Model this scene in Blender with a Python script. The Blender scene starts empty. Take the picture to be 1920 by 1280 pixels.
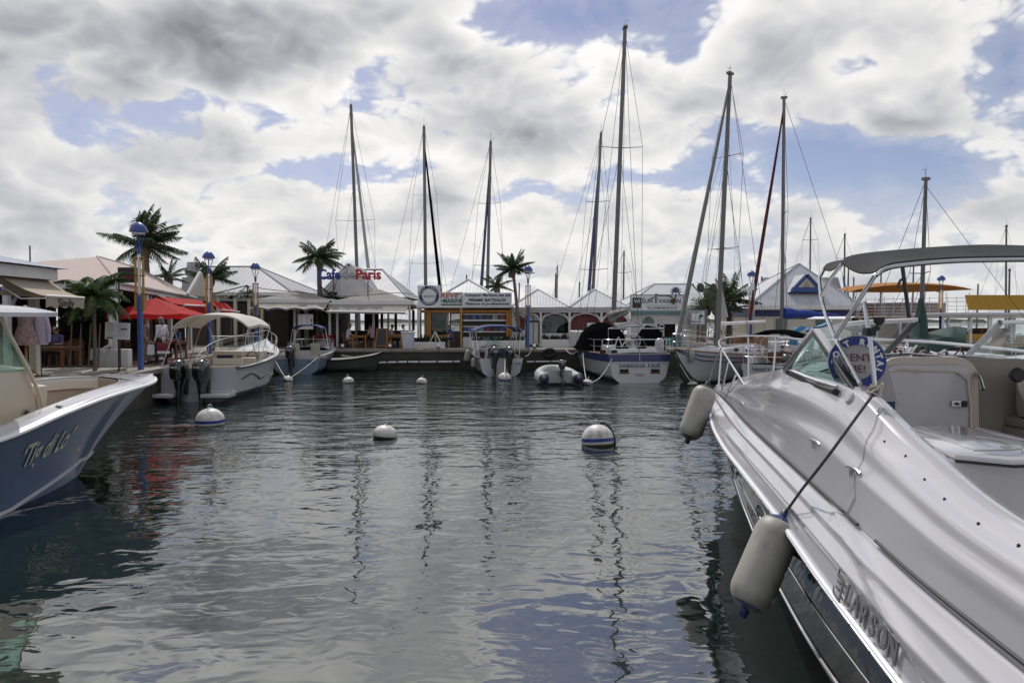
import bpy, bmesh, math, random
from mathutils import Vector, Matrix
random.seed(11)
R = math.radians
SC = bpy.context.scene
COL = SC.collection
# ------------------------------------------------------------------ camera, sky, sun, exposure
FPX = 1280.0
PITCH = math.atan(38 / 1280)
CAMZ = 2.67
cam_d = bpy.data.cameras.new('camera')
cam_d.sensor_width = 36; cam_d.lens = 24; cam_d.clip_end = 3000; cam_d.clip_start = 0.05
cam = bpy.data.objects.new('camera', cam_d); COL.objects.link(cam)
cam.location = (0, 0, CAMZ); cam.rotation_euler = (math.pi / 2 - PITCH, 0, 0)
SC.camera = cam
SC.view_settings.view_transform = 'Standard'; SC.view_settings.look = 'None'
SC.view_settings.exposure = 0.0; SC.view_settings.gamma = 1.0
SC.view_settings.use_curve_mapping = False
SC.cycles.max_bounces = 8; SC.cycles.transparent_max_bounces = 16
SC.cycles.caustics_reflective = False; SC.cycles.caustics_refractive = False
SC.cycles.sample_clamp_indirect = 6.0

def ray(px, py):
    v = Vector(((px - 960) / FPX, 1.0, -(py - 640) / FPX))
    return Matrix.Rotation(-PITCH, 3, 'X') @ v
def at(px, py, d):
    r = ray(px, py); return Vector((0, 0, CAMZ)) + r * (d / r.y)
def wx(px, d): return (px - 960) / FPX * d
def atz(px, py, z):
    r = ray(px, py); return Vector((0, 0, CAMZ)) + r * ((z - CAMZ) / r.z)

SUN_AZ, SUN_EL = R(-14), R(50)          # azimuth from +Y towards +X
sd = Vector((math.sin(SUN_AZ) * math.cos(SUN_EL), math.cos(SUN_AZ) * math.cos(SUN_EL), math.sin(SUN_EL)))
sl = bpy.data.lights.new('sun', 'SUN'); sl.energy = 2.5; sl.angle = R(0.6); sl.color = (1.0, 0.965, 0.92)
so = bpy.data.objects.new('sun', sl); COL.objects.link(so)
so.rotation_euler = (-sd).to_track_quat('-Z', 'Y').to_euler(); so.location = sd * 60

world = bpy.data.worlds.new('World'); SC.world = world; world.use_nodes = True
def build_sky():
    nt = world.node_tree; N = nt.nodes; L = nt.links; N.clear()
    def nd(t, **k):
        n = N.new(t)
        for a, b in k.items(): setattr(n, a, b)
        return n
    def put(sock, v):
        if isinstance(v, bpy.types.NodeSocket): L.new(v, sock)
        elif v is not None: sock.default_value = v
    def mt(op, a, b=None, c=None, clamp=False):
        n = nd('ShaderNodeMath', operation=op, use_clamp=clamp)
        put(n.inputs[0], a); put(n.inputs[1], b)
        if c is not None: put(n.inputs[2], c)
        return n.outputs[0]
    def vm(op, a, b=None):
        n = nd('ShaderNodeVectorMath', operation=op)
        put(n.inputs[0], a); put(n.inputs[1], b)
        return n.outputs['Value'] if op in ('DOT_PRODUCT', 'LENGTH') else n.outputs[0]
    def sstep(x, a, b):
        n = nd('ShaderNodeMapRange', interpolation_type='SMOOTHSTEP')
        put(n.inputs[0], x); n.inputs[1].default_value = a; n.inputs[2].default_value = b
        return n.outputs[0]
    def mix(f, a, b):
        n = nd('ShaderNodeMix', data_type='RGBA')
        put(n.inputs[0], f); put(n.inputs[6], a); put(n.inputs[7], b); return n.outputs[2]
    def noise(v, scale, detail, rough, lac=2.0):
        n = nd('ShaderNodeTexNoise'); put(n.inputs['Vector'], v)
        n.inputs['Scale'].default_value = scale; n.inputs['Detail'].default_value = detail
        n.inputs['Roughness'].default_value = rough; n.inputs['Lacunarity'].default_value = lac
        return n.outputs[0]
    tc = nd('ShaderNodeTexCoord'); D = vm('NORMALIZE', tc.outputs['Generated'])
    sx = nd('ShaderNodeSeparateXYZ'); L.new(D, sx.inputs[0]); X, Y, Z = sx.outputs
    sky = nd('ShaderNodeTexSky', sky_type='NISHITA', sun_disc=False)
    sky.sun_elevation = SUN_EL; sky.sun_rotation = SUN_AZ
    sky.air_density = 1.0; sky.dust_density = .5; sky.ozone_density = 1.6
    # where the photograph has clouds and gaps, as bearings on the sky (tangent coordinates of the +Y direction)
    yc = mt('MAXIMUM', Y, 0.15)
    cb = nd('ShaderNodeCombineXYZ'); L.new(mt('DIVIDE', X, yc), cb.inputs[0]); L.new(mt('DIVIDE', Z, yc), cb.inputs[1])
    UV = cb.outputs[0]
    front = sstep(Y, 0.15, 0.5)
    def field(blobs):
        tot = None
        for px, py, rx, ry, w in blobs:
            r = ray(px, py); u, v = r.x / r.y, r.z / r.y
            q = vm('MULTIPLY', vm('SUBTRACT', UV, (u, v, 0)), (FPX / rx, FPX / ry, 0))
            g = mt('POWER', 0.3679, vm('DOT_PRODUCT', q, q))
            tot = mt('MULTIPLY', g, w) if tot is None else mt('MULTIPLY_ADD', g, w, tot)
        return mt('MULTIPLY', tot, front)
    cover = field([
        (300, 70, 430, 130, .30), (60, 190, 220, 90, .18), (300, 285, 210, 62, .30), (870, 180, 170, 95, .30), (560, 265, 110, 60, .10),
        (1250, 150, 120, 90, .20), (1430, 130, 120, 110, .22), (1660, 200, 190, 70, .30), (1740, 60, 170, 70, .26), (1560, 40, 130, 60, .12),
        (1240, 400, 220, 60, .18), (1560, 410, 110, 50, .20), (1840, 390, 120, 55, .26), (820, 350, 60, 32, .26), (560, 400, 330, 70, .16), (120, 400, 260, 70, .22),
        (1000, 500, 700, 50, .04), (1010, 270, 120, 50, .14), (960, 330, 60, 30, -.12),
        (905, 45, 75, 50, -.34), (1050, 30, 130, 45, -.34), (725, 110, 60, 34, -.34), (672, 165, 50, 44, -.32), (365, 195, 95, 26, -.30),
        (490, 215, 80, 40, -.26), (540, 318, 90, 26, -.26), (140, 262, 150, 24, -.16), (1080, 330, 100, 40, -.26), (1300, 100, 70, 50, -.22),
        (1180, 85, 60, 40, -.20), (1590, 140, 70, 46, -.34), (1470, 300, 180, 70, -.30), (1640, 330, 190, 60, -.32), (1790, 310, 150, 50, -.30), (1890, 120, 50, 70, -.34),
        (1660, 450, 130, 50, -.22), (1240, 330, 120, 26, -.20), (1170, 200, 60, 34, -.14), (700, 320, 80, 40, -.12)])
    grey = field([
        (330, 60, 420, 100, .36), (200, 165, 220, 46, .12), (310, 305, 150, 34, .34), (880, 220, 110, 40, .22), (815, 372, 46, 16, .22),
        (620, 345, 130, 26, .10), (1330, 215, 80, 36, .10), (1640, 240, 130, 26, .14), (1130, 255, 90, 24, .12), (60, 430, 200, 50, .12), (30, 250, 160, 60, .12)])
    # heaps of cloud: rounded lobes on a broad field that shrinks a little towards the horizon
    den = mt('ADD', mt('MAXIMUM', Z, -0.05), 0.72)
    def place(dz):
        cq = nd('ShaderNodeCombineXYZ'); zz = mt('ADD', Z, dz) if dz else Z
        L.new(mt('DIVIDE', X, den), cq.inputs[0]); L.new(mt('DIVIDE', Y, den), cq.inputs[1]); L.new(mt('MULTIPLY', mt('DIVIDE', zz, den), 1.6), cq.inputs[2])
        return cq.outputs[0]
    wrp = nd('ShaderNodeTexNoise'); L.new(place(0), wrp.inputs['Vector']); wrp.inputs['Scale'].default_value = 9; wrp.inputs['Detail'].default_value = 3
    wv = vm('MULTIPLY', vm('SUBTRACT', wrp.outputs['Color'], (.5, .5, .5)), (.07, .07, .07))
    Pw = vm('ADD', place(0.0), wv); Pu = vm('ADD', place(0.042), wv)
    def heap(v, octs):
        h = mt('MULTIPLY', noise(v, 4.2, 2, .5), 1.35)
        for sc, am in octs: h = mt('MULTIPLY_ADD', mt('ABSOLUTE', mt('MULTIPLY_ADD', noise(v, sc, 0, .5), 2.0, -1.0)), am, h)
        return h
    OC = ((7.5, .50), (16.0, .30), (33.0, .16), (68.0, .09))
    h0, h1 = heap(Pw, OC), heap(Pu, OC[:3])
    f3 = noise(Pw, 30.0, 5, 0.65)
    hz = mt('ADD', mt('MULTIPLY', sstep(Z, 0.30, 0.0), 0.02), mt('MULTIPLY', sstep(Z, 0.06, 0.0), 0.35))
    dens = mt('ADD', mt('ADD', mt('ADD', h0, CLOUD_T), cover), mt('ADD', hz, mt('MULTIPLY_ADD', f3, .22, -.11)))
    alpha = sstep(dens, -0.02, 0.16)
    thick = mt('ADD', mt('MULTIPLY', sstep(dens, 0.10, 0.62), mt('MULTIPLY_ADD', sstep(Z, 0.02, 0.25), .24, .30)), grey, clamp=True)
    relief = mt('SUBTRACT', h0, h1)
    val = mt('ADD', mt('SUBTRACT', 1.0, mt('MULTIPLY', thick, 0.70)), mt('MULTIPLY', relief, .64))
    val = mt('MULTIPLY_ADD', mt('SUBTRACT', f3, .5), .20, val)
    val = mt('MINIMUM', mt('MAXIMUM', val, 0.32), 1.08)
    # light through the cloud deck is stronger round the sun
    glow = mt('POWER', mt('MAXIMUM', vm('DOT_PRODUCT', D, tuple(sd)), 0.0), 3.0)
    val = mt('MULTIPLY', val, mt('MULTIPLY_ADD', glow, 0.30, 0.75))
    tint = mix(sstep(val, .25, .95), (0.87, 0.895, 1.0, 1), (1.0, 0.99, 0.975, 1))
    cv = nd('ShaderNodeCombineXYZ')
    for i in range(3): L.new(val, cv.inputs[i])
    cloud = vm('MULTIPLY', tint, cv.outputs[0])
    skyc = vm('MULTIPLY', sky.outputs[0], (SKY_K * 1.0, SKY_K * .86, SKY_K * .90))
    skyc = mix(sstep(Z, 0.20, 0.02), skyc, (.60, .63, .71, 1))
    skyc = mix(sstep(dens, -0.35, 0.0), skyc, vm('ADD', vm('MULTIPLY', skyc, (.74, .74, .74)), (.19, .19, .20)))
    out = mix(alpha, skyc, cloud)
    bg = nd('ShaderNodeBackground'); L.new(out, bg.inputs[0]); bg.inputs[1].default_value = 1.0
    wo = nd('ShaderNodeOutputWorld'); L.new(bg.outputs[0], wo.inputs[0])
SKY_K = 0.095; CLOUD_T = -.755
world.cycles.sampling_method = 'MANUAL'; world.cycles.sample_map_resolution = 256
build_sky()

# ------------------------------------------------------------------ helpers
MATS = {}
def mat(name, col=(.5, .5, .5), rough=.5, metal=0.0, var=.10, scale=4.0, bump=0.0, bscale=30.0, coat=0.0, spec=.5, dirt=None, dirt_amt=.5, dirt_scale=3.0, trans=0.0, stretch=(1, 1, 1)):
    if name in MATS: return MATS[name]
    m = bpy.data.materials.new(name); m.use_nodes = True
    nt = m.node_tree; N = nt.nodes; L = nt.links; b = N['Principled BSDF']
    b.inputs['Roughness'].default_value = rough; b.inputs['Metallic'].default_value = metal
    b.inputs['Coat Weight'].default_value = coat; b.inputs['Coat Roughness'].default_value = .08
    b.inputs['Specular IOR Level'].default_value = spec
    tc = N.new('ShaderNodeTexCoord'); mp = N.new('ShaderNodeMapping'); mp.inputs['Scale'].default_value = stretch
    L.new(tc.outputs['Object'], mp.inputs[0])
    n = N.new('ShaderNodeTexNoise'); n.inputs['Scale'].default_value = scale; n.inputs['Detail'].default_value = 6; L.new(mp.outputs[0], n.inputs['Vector'])
    mx = N.new('ShaderNodeMix'); mx.data_type = 'RGBA'
    lo = tuple(max(0, c * (1 - var * 1.6)) for c in col) + (1,); hi = tuple(min(1, c * (1 + var)) for c in col) + (1,)
    mx.inputs[6].default_value = lo; mx.inputs[7].default_value = hi; L.new(n.outputs[0], mx.inputs[0])
    outc = mx.outputs[2]
    if dirt:
        n2 = N.new('ShaderNodeTexNoise'); n2.inputs['Scale'].default_value = dirt_scale; n2.inputs['Detail'].default_value = 9; n2.inputs['Roughness'].default_value = .65
        L.new(mp.outputs[0], n2.inputs['Vector'])
        cr = N.new('ShaderNodeMapRange'); cr.inputs[1].default_value = .48; cr.inputs[2].default_value = .75; cr.inputs[4].default_value = dirt_amt; L.new(n2.outputs[0], cr.inputs[0])
        m2 = N.new('ShaderNodeMix'); m2.data_type = 'RGBA'; L.new(cr.outputs[0], m2.inputs[0]); L.new(outc, m2.inputs[6]); m2.inputs[7].default_value = tuple(dirt) + (1,); outc = m2.outputs[2]
    L.new(outc, b.inputs['Base Color'])
    mr = N.new('ShaderNodeMapRange'); mr.inputs[3].default_value = max(0, rough - .06); mr.inputs[4].default_value = min(1, rough + .08); L.new(n.outputs[0], mr.inputs[0]); L.new(mr.outputs[0], b.inputs['Roughness'])
    if bump:
        n3 = N.new('ShaderNodeTexNoise'); n3.inputs['Scale'].default_value = bscale; n3.inputs['Detail'].default_value = 4; L.new(mp.outputs[0], n3.inputs['Vector'])
        bp = N.new('ShaderNodeBump'); bp.inputs['Strength'].default_value = min(1, bump); bp.inputs['Distance'].default_value = .02; L.new(n3.outputs[0], bp.inputs['Height']); L.new(bp.outputs[0], b.inputs['Normal'])
    if trans:
        tr = N.new('ShaderNodeBsdfTranslucent'); L.new(outc, tr.inputs[0]); ms = N.new('ShaderNodeMixShader'); ms.inputs[0].default_value = trans
        L.new(b.outputs[0], ms.inputs[1]); L.new(tr.outputs[0], ms.inputs[2]); L.new(ms.outputs[0], N['Material Output'].inputs[0])
    MATS[name] = m; return m
def glass(name, tint=(.75, .88, .84), fres=1.45, refl=1.0):
    if name in MATS: return MATS[name]
    m = bpy.data.materials.new(name); m.use_nodes = True; nt = m.node_tree; N = nt.nodes; L = nt.links
    N.remove(N['Principled BSDF'])
    t = N.new('ShaderNodeBsdfTransparent'); t.inputs[0].default_value = tuple(tint) + (1,)
    g = N.new('ShaderNodeBsdfGlossy'); g.inputs['Roughness'].default_value = .02; g.inputs[0].default_value = (refl, refl, refl, 1)
    lw = N.new('ShaderNodeLayerWeight'); lw.inputs[0].default_value = .5; pw = N.new('ShaderNodeMath'); pw.operation = 'POWER'; L.new(lw.outputs['Facing'], pw.inputs[0]); pw.inputs[1].default_value = 4.0
    f = N.new('ShaderNodeMath'); f.operation = 'MULTIPLY_ADD'; L.new(pw.outputs[0], f.inputs[0]); f.inputs[1].default_value = .85; f.inputs[2].default_value = .05; ms = N.new('ShaderNodeMixShader')
    L.new(f.outputs[0], ms.inputs[0]); L.new(t.outputs[0], ms.inputs[1]); L.new(g.outputs[0], ms.inputs[2]); L.new(ms.outputs[0], N['Material Output'].inputs[0])
    MATS[name] = m; return m

INV = {}
def inv_of(o):
    while o is not None:
        if o.name in INV: return INV[o.name]
        o = o.parent
    return None
def worldly(o):            # parts of this thing are given in world coordinates
    INV[o.name] = (Matrix.Translation(o.location) @ o.rotation_euler.to_matrix().to_4x4()).inverted(); return o
class MB:
    def __init__(s): s.v = []; s.f = []
    def add(s, vs, fs):
        o = len(s.v); s.v += [tuple(v) for v in vs]; s.f += [tuple(i + o for i in f) for f in fs]; return s
    def box(s, c, size, rz=0.0, M=None):
        a, b, d = size[0] / 2, size[1] / 2, size[2] / 2
        vs = [Vector((x, y, z)) for x in (-a, a) for y in (-b, b) for z in (-d, d)]
        m = Matrix.Translation(c) @ (Matrix.Rotation(rz, 4, 'Z') if rz else Matrix.Identity(4))
        if M: m = m @ M
        vs = [m @ v for v in vs]
        return s.add(vs, [(0, 1, 3, 2), (4, 6, 7, 5), (0, 4, 5, 1), (2, 3, 7, 6), (0, 2, 6, 4), (1, 5, 7, 3)])
    def b2(s, lo, hi):
        return s.box([(l + h) / 2 for l, h in zip(lo, hi)], [h - l for l, h in zip(lo, hi)])
    def bar(s, p, q, w, h=None, up=(0, 0, 1)):
        p, q = Vector(p), Vector(q); h = h or w; t = (q - p).normalized(); u = Vector(up)
        if abs(t.dot(u)) > .98: u = Vector((0, 1, 0))
        a = t.cross(u).normalized(); b = a.cross(t)
        vs = [e + a * (i * w / 2) + b * (j * h / 2) for e in (p, q) for i, j in ((-1, -1), (1, -1), (1, 1), (-1, 1))]
        return s.add(vs, [(0, 1, 2, 3), (7, 6, 5, 4), (0, 4, 5, 1), (1, 5, 6, 2), (2, 6, 7, 3), (3, 7, 4, 0)])
    def tube(s, pts, r, n=6, closed=False, caps=True, flat=1.0):
        pts = [Vector(p) for p in pts]; k = len(pts); rs = r if isinstance(r, (list, tuple)) else [r] * k
        rings = []; up = None
        for i, p in enumerate(pts):
            a = pts[(i - 1) % k] if (i or closed) else p; b = pts[(i + 1) % k] if (i < k - 1 or closed) else p
            t = (b - a).normalized()
            if up is None:
                up = Vector((0, 0, 1)) if abs(t.z) < .9 else Vector((1, 0, 0))
            u = (up - t * up.dot(t)).normalized(); up = u; w = t.cross(u)
            rings.append([p + (u * (math.cos(2 * math.pi * j / n) * flat) + w * math.sin(2 * math.pi * j / n)) * rs[i] for j in range(n)])
        vs = [v for g in rings for v in g]; fs = []
        for i in range(k if closed else k - 1):
            a, b = i * n, ((i + 1) % k) * n
            for j in range(n): fs.append((a + j, a + (j + 1) % n, b + (j + 1) % n, b + j))
        if caps and not closed: fs += [tuple(range(n - 1, -1, -1)), tuple((k - 1) * n + j for j in range(n))]
        return s.add(vs, fs)
    def lathe(s, prof, c=(0, 0, 0), n=20, M=None, sx=1.0, sy=1.0):
        vs = []; fs = []; c = Vector(c)
        for r, z in prof:
            for j in range(n):
                a = 2 * math.pi * j / n; v = Vector((r * math.cos(a) * sx, r * math.sin(a) * sy, z))
                vs.append((M @ v if M else v) + c)
        for i in range(len(prof) - 1):
            for j in range(n): fs.append((i * n + j, i * n + (j + 1) % n, (i + 1) * n + (j + 1) % n, (i + 1) * n + j))
        fs += [tuple(range(n - 1, -1, -1)), tuple((len(prof) - 1) * n + j for j in range(n))]
        return s.add(vs, fs)
    def prism(s, poly, ext):
        k = len(poly); e = Vector(ext); a = [Vector(p) for p in poly]; b = [p + e for p in a]
        fs = [tuple(range(k - 1, -1, -1)), tuple(range(k, 2 * k))] + [(i, (i + 1) % k, k + (i + 1) % k, k + i) for i in range(k)]
        return s.add(a + b, fs)
    def grid(s, rows, closed=False):
        n = len(rows[0]); vs = [p for r in rows for p in r]; fs = []
        for i in range(len(rows) - 1):
            for j in range(n if closed else n - 1): fs.append((i * n + j, i * n + (j + 1) % n, (i + 1) * n + (j + 1) % n, (i + 1) * n + j))
        return s.add(vs, fs)
    def quad(s, *p): return s.add(p, [tuple(range(len(p)))])
    def sheet(s, p, t):          # a polygon given thickness along its normal
        p = [Vector(q) for q in p]; nn = (p[1] - p[0]).cross(p[2] - p[0]).normalized() * t
        return s.prism(p, nn)
    def sphere(s, c, r, n=12, m=8, sz=1.0):
        return s.lathe([(max(1e-4, r * math.sin(math.pi * i / m)), -r * math.cos(math.pi * i / m) * sz) for i in range(m + 1)], c, n)
    def build(s, name, material, parent=None, smooth=True, angle=38, recalc=True, bevel=0.0):
        me = bpy.data.meshes.new(name); me.from_pydata(s.v, [], s.f); me.update()
        iv = inv_of(parent)
        if iv: me.transform(iv)
        if recalc or bevel:
            bm = bmesh.new(); bm.from_mesh(me)
            if bevel:
                bmesh.ops.remove_doubles(bm, verts=bm.verts, dist=1e-5)
                bmesh.ops.recalc_face_normals(bm, faces=bm.faces)
                ed = [e for e in bm.edges if len(e.link_faces) == 2 and e.calc_face_angle(0) > .6]
                bmesh.ops.bevel(bm, geom=ed, offset=bevel, segments=2, affect='EDGES', profile=.6, clamp_overlap=True)
            bmesh.ops.recalc_face_normals(bm, faces=bm.faces); bm.to_mesh(me); bm.free()
        if smooth:
            me.shade_smooth(); me.set_sharp_from_angle(angle=R(angle))
        me.materials.append(material if not isinstance(material, str) else MATS[material])
        o = bpy.data.objects.new(name, me); COL.objects.link(o)
        if parent: o.parent = parent
        return o
def tag(o, label=None, cat=None, group=None, kind=None):
    if label: o['label'] = label
    if cat: o['category'] = cat
    if group: o['group'] = group
    if kind: o['kind'] = kind
    return o
def thing(name, label, cat, loc=(0, 0, 0), rz=0.0, group=None):
    o = bpy.data.objects.new(name, None); COL.objects.link(o); o.location = loc; o.rotation_euler = (0, 0, rz); o.empty_display_size = .2
    return tag(o, label, cat, group)
def copy_tree(o, parent=None):
    c = o.copy(); COL.objects.link(c); c.parent = parent
    for ch in list(o.children): copy_tree(ch, c)
    return c
def text(name, s, m, parent=None, M=None, size=.2, ext=.004, align='CENTER', shear=0.0, offset=0.0, space=1.0, sx=1.0):
    cu = bpy.data.curves.new(name, 'FONT'); cu.body = s; cu.size = size; cu.extrude = ext; cu.align_x = align; cu.align_y = 'CENTER'
    cu.shear = shear; cu.offset = offset; cu.space_character = space; cu.resolution_u = 3
    t = bpy.data.objects.new(name, cu); COL.objects.link(t)
    dg = bpy.context.evaluated_depsgraph_get(); me = bpy.data.meshes.new_from_object(t.evaluated_get(dg)); bpy.data.objects.remove(t); bpy.data.curves.remove(cu)
    me.transform((inv_of(parent) or Matrix.Identity(4)) @ (M or Matrix.Identity(4)) @ Matrix.Diagonal((sx, 1, 1, 1)))
    me.materials.clear(); me.materials.append(m if not isinstance(m, str) else MATS[m])
    o = bpy.data.objects.new(name, me); COL.objects.link(o); o.parent = parent; return o
FACE = Matrix.Rotation(math.pi / 2, 4, 'X')           # text plane turned to face -Y
def face_at(p, rz=0.0): return Matrix.Translation(p) @ Matrix.Rotation(rz, 4, 'Z') @ FACE
def curve1(tbl):
    xs = [t[0] for t in tbl]; ys = [t[1] for t in tbl]; n = len(xs)
    d = [(ys[i + 1] - ys[i]) / (xs[i + 1] - xs[i]) for i in range(n - 1)]
    m = [d[0]] + [0 if d[i - 1] * d[i] <= 0 else 2 * d[i - 1] * d[i] / (d[i - 1] + d[i]) for i in range(1, n - 1)] + [d[-1]]
    def f(x):
        if x <= xs[0]: return ys[0]
        if x >= xs[-1]: return ys[-1]
        i = max(k for k in range(n - 1) if xs[k] <= x); h = xs[i + 1] - xs[i]; t = (x - xs[i]) / h
        return (2*t**3-3*t*t+1)*ys[i] + (t**3-2*t*t+t)*h*m[i] + (-2*t**3+3*t*t)*ys[i+1] + (t**3-t*t)*h*m[i+1]
    return f
def lerp(a, b, t): return a + (b - a) * t
def cat_rom(pts, k=6):
    pts = [Vector(p) for p in pts]; P = [pts[0] * 2 - pts[1]] + pts + [pts[-1] * 2 - pts[-2]]; out = []
    for i in range(1, len(P) - 2):
        for j in range(k):
            t = j / k; a, b, c, d = P[i-1:i+3]
            out.append(.5 * ((2*b) + (c-a)*t + (2*a-5*b+4*c-d)*t*t + (3*b-a-3*c+d)*t**3))
    return out + [pts[-1]]
def sag(p, q, s, n=14):
    p, q = Vector(p), Vector(q)
    return [p.lerp(q, i / n) - Vector((0, 0, s * 4 * (i / n) * (1 - i / n))) for i in range(n + 1)]
# ------------------------------------------------------------------ water and quay
QZ = 1.10
def water_mat():
    m = bpy.data.materials.new('harbour_water'); m.use_nodes = True; nt = m.node_tree; N = nt.nodes; L = nt.links; b = N['Principled BSDF']
    b.inputs['IOR'].default_value = 3.1; b.inputs['Roughness'].default_value = .012
    tc = N.new('ShaderNodeTexCoord')
    def noise(sc, rot, scale, detail, rough=.5, dist=0.0):
        mp = N.new('ShaderNodeMapping'); mp.inputs['Scale'].default_value = sc; mp.inputs['Rotation'].default_value = (0, 0, R(rot)); L.new(tc.outputs['Object'], mp.inputs[0])
        n = N.new('ShaderNodeTexNoise'); n.inputs['Scale'].default_value = scale; n.inputs['Detail'].default_value = detail; n.inputs['Roughness'].default_value = rough; n.inputs['Distortion'].default_value = dist
        L.new(mp.outputs[0], n.inputs['Vector']); return n.outputs[0]
    def mt(op, a, b_=None, c=None, clamp=False):
        n = N.new('ShaderNodeMath'); n.operation = op; n.use_clamp = clamp
        for i, v in enumerate((a, b_, c)):
            if v is None: continue
            if isinstance(v, bpy.types.NodeSocket): L.new(v, n.inputs[i])
            else: n.inputs[i].default_value = v
        return n.outputs[0]
    def rng(x, a, b_, c=0.0, d=1.0):
        n = N.new('ShaderNodeMapRange'); n.interpolation_type = 'SMOOTHSTEP'; L.new(x, n.inputs[0]); n.inputs[1].default_value = a; n.inputs[2].default_value = b_; n.inputs[3].default_value = c; n.inputs[4].default_value = d; return n.outputs[0]
    patch = noise((.5, 1, 1), 12, .16, 3, .5)                 # cat's-paws of wind
    breeze = rng(patch, .40, .62)
    sx = N.new('ShaderNodeSeparateXYZ'); L.new(tc.outputs['Object'], sx.inputs[0])
    far = rng(mt('ADD', sx.outputs[1], mt('MULTIPLY', patch, 8.0)), 11.0, 26.0)      # the sheltered corner is calmer than the open basin
    long_ = noise((.70, 1.25, 1), 8, 1.5, 1, .4, .7)              # gentle wavelets
    mid = noise((.75, 1.30, 1), -16, 3.6, 1, .4, 1.0)
    fine = noise((.9, 1.5, 1), 20, 11.0, 2, .5, .4)
    chop = noise((.50, 1.0, 1), 4, 1.0, 2, .5, .6)
    near = mt('SUBTRACT', 1.0, far)
    h = mt('MULTIPLY', chop, mt('MULTIPLY', far, .10))
    h = mt('ADD', h, mt('MULTIPLY', long_, mt('MULTIPLY_ADD', breeze, .015, .0125)))
    h = mt('ADD', h, mt('MULTIPLY', mid, mt('ADD', mt('MULTIPLY_ADD', breeze, .0045, .0042), mt('MULTIPLY', far, .012))))
    h = mt('ADD', h, mt('MULTIPLY', fine, mt('ADD', mt('MULTIPLY', breeze, .0012), mt('MULTIPLY', far, .003))))
    bp = N.new('ShaderNodeBump'); bp.inputs['Strength'].default_value = 1; bp.inputs['Distance'].default_value = 1.0; L.new(h, bp.inputs['Height']); L.new(bp.outputs[0], b.inputs['Normal'])
    murk = noise((1, 1, 1), 0, .35, 4)
    mx = N.new('ShaderNodeMix'); mx.data_type = 'RGBA'; L.new(murk, mx.inputs[0]); mx.inputs[6].default_value = (.004, .009, .008, 1); mx.inputs[7].default_value = (.012, .022, .019, 1); L.new(mx.outputs[2], b.inputs['Base Color'])
    return m
w = MB(); w.quad((-1500, -60, 0), (1500, -60, 0), (1500, 2600, 0), (-1500, 2600, 0))
tag(w.build('water', water_mat(), smooth=False), kind='structure')

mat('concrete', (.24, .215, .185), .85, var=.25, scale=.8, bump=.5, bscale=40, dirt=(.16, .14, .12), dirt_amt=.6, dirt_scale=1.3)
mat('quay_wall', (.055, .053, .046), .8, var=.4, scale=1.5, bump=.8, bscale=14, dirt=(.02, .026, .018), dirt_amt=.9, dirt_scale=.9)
mat('capping', (.30, .275, .24), .85, var=.2, scale=2, bump=.4, dirt=(.2, .18, .15), dirt_amt=.6)
EDGE = [(-9.6, -3), (-10.0, 10), (-11.45, 21.2), (-13.2, 34.5), (-11.9, 38.0), (16.8, 38.0), (18.6, 41.5), (60, 41.5), (140, 43)]
BACK = [(140, 60), (60, 58), (14, 57.0), (-12, 57.0), (-30, 56), (-60, 50), (-60, -3)]
poly = EDGE + BACK
m = MB(); m.quad(*[(x, y, QZ) for x, y in poly]); quay = tag(m.build('quay', 'concrete', smooth=False), kind='structure')
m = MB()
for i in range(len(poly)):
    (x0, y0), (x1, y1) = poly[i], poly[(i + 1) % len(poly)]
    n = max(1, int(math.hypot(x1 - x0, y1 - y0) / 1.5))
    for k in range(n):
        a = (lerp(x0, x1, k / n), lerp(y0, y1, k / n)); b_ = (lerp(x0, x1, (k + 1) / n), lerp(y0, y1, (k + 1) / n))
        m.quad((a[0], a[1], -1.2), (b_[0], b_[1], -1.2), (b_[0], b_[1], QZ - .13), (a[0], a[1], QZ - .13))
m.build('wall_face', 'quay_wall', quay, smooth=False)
def strip(pts, w_in, w_out, z0, z1, name, mt_, parent):
    k = 0
    for i in range(len(pts) - 1):
        p, q = Vector(pts[i]), Vector(pts[i + 1]); d = (q - p); ln = d.length; d /= ln; nn = Vector((-d.y, d.x))
        cnt = max(1, int(ln / 2.4))
        for j in range(cnt):
            a = p + d * (ln * j / cnt + .012); b_ = p + d * (ln * (j + 1) / cnt - .012); mb = MB()
            zj = z1 + random.uniform(-.006, .006)
            mb.prism([(*(a - nn * w_out), z0), (*(b_ - nn * w_out), z0), (*(b_ + nn * w_in), z0), (*(a + nn * w_in), z0)], (0, 0, zj - z0))
            mb.build(name, mt_, parent, smooth=False, bevel=.015)
strip([Vector(p) for p in EDGE[1:7]], .42, .06, QZ - .14, QZ + .025, 'capping_slab', 'capping', quay)

# the pier the photographer stands on
m = MB(); m.b2((-9.6, -6, QZ - .35), (1.25, 1.3, QZ)); pier = tag(m.build('pavement', 'concrete', smooth=False, bevel=.03), kind='structure')
for x in (-8, -5, -2, .8):
    m = MB(); m.tube([(x, .9, -1.2), (x, .9, QZ - .36)], .16, 12); m.build('pile', 'quay_wall', pier)
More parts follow.
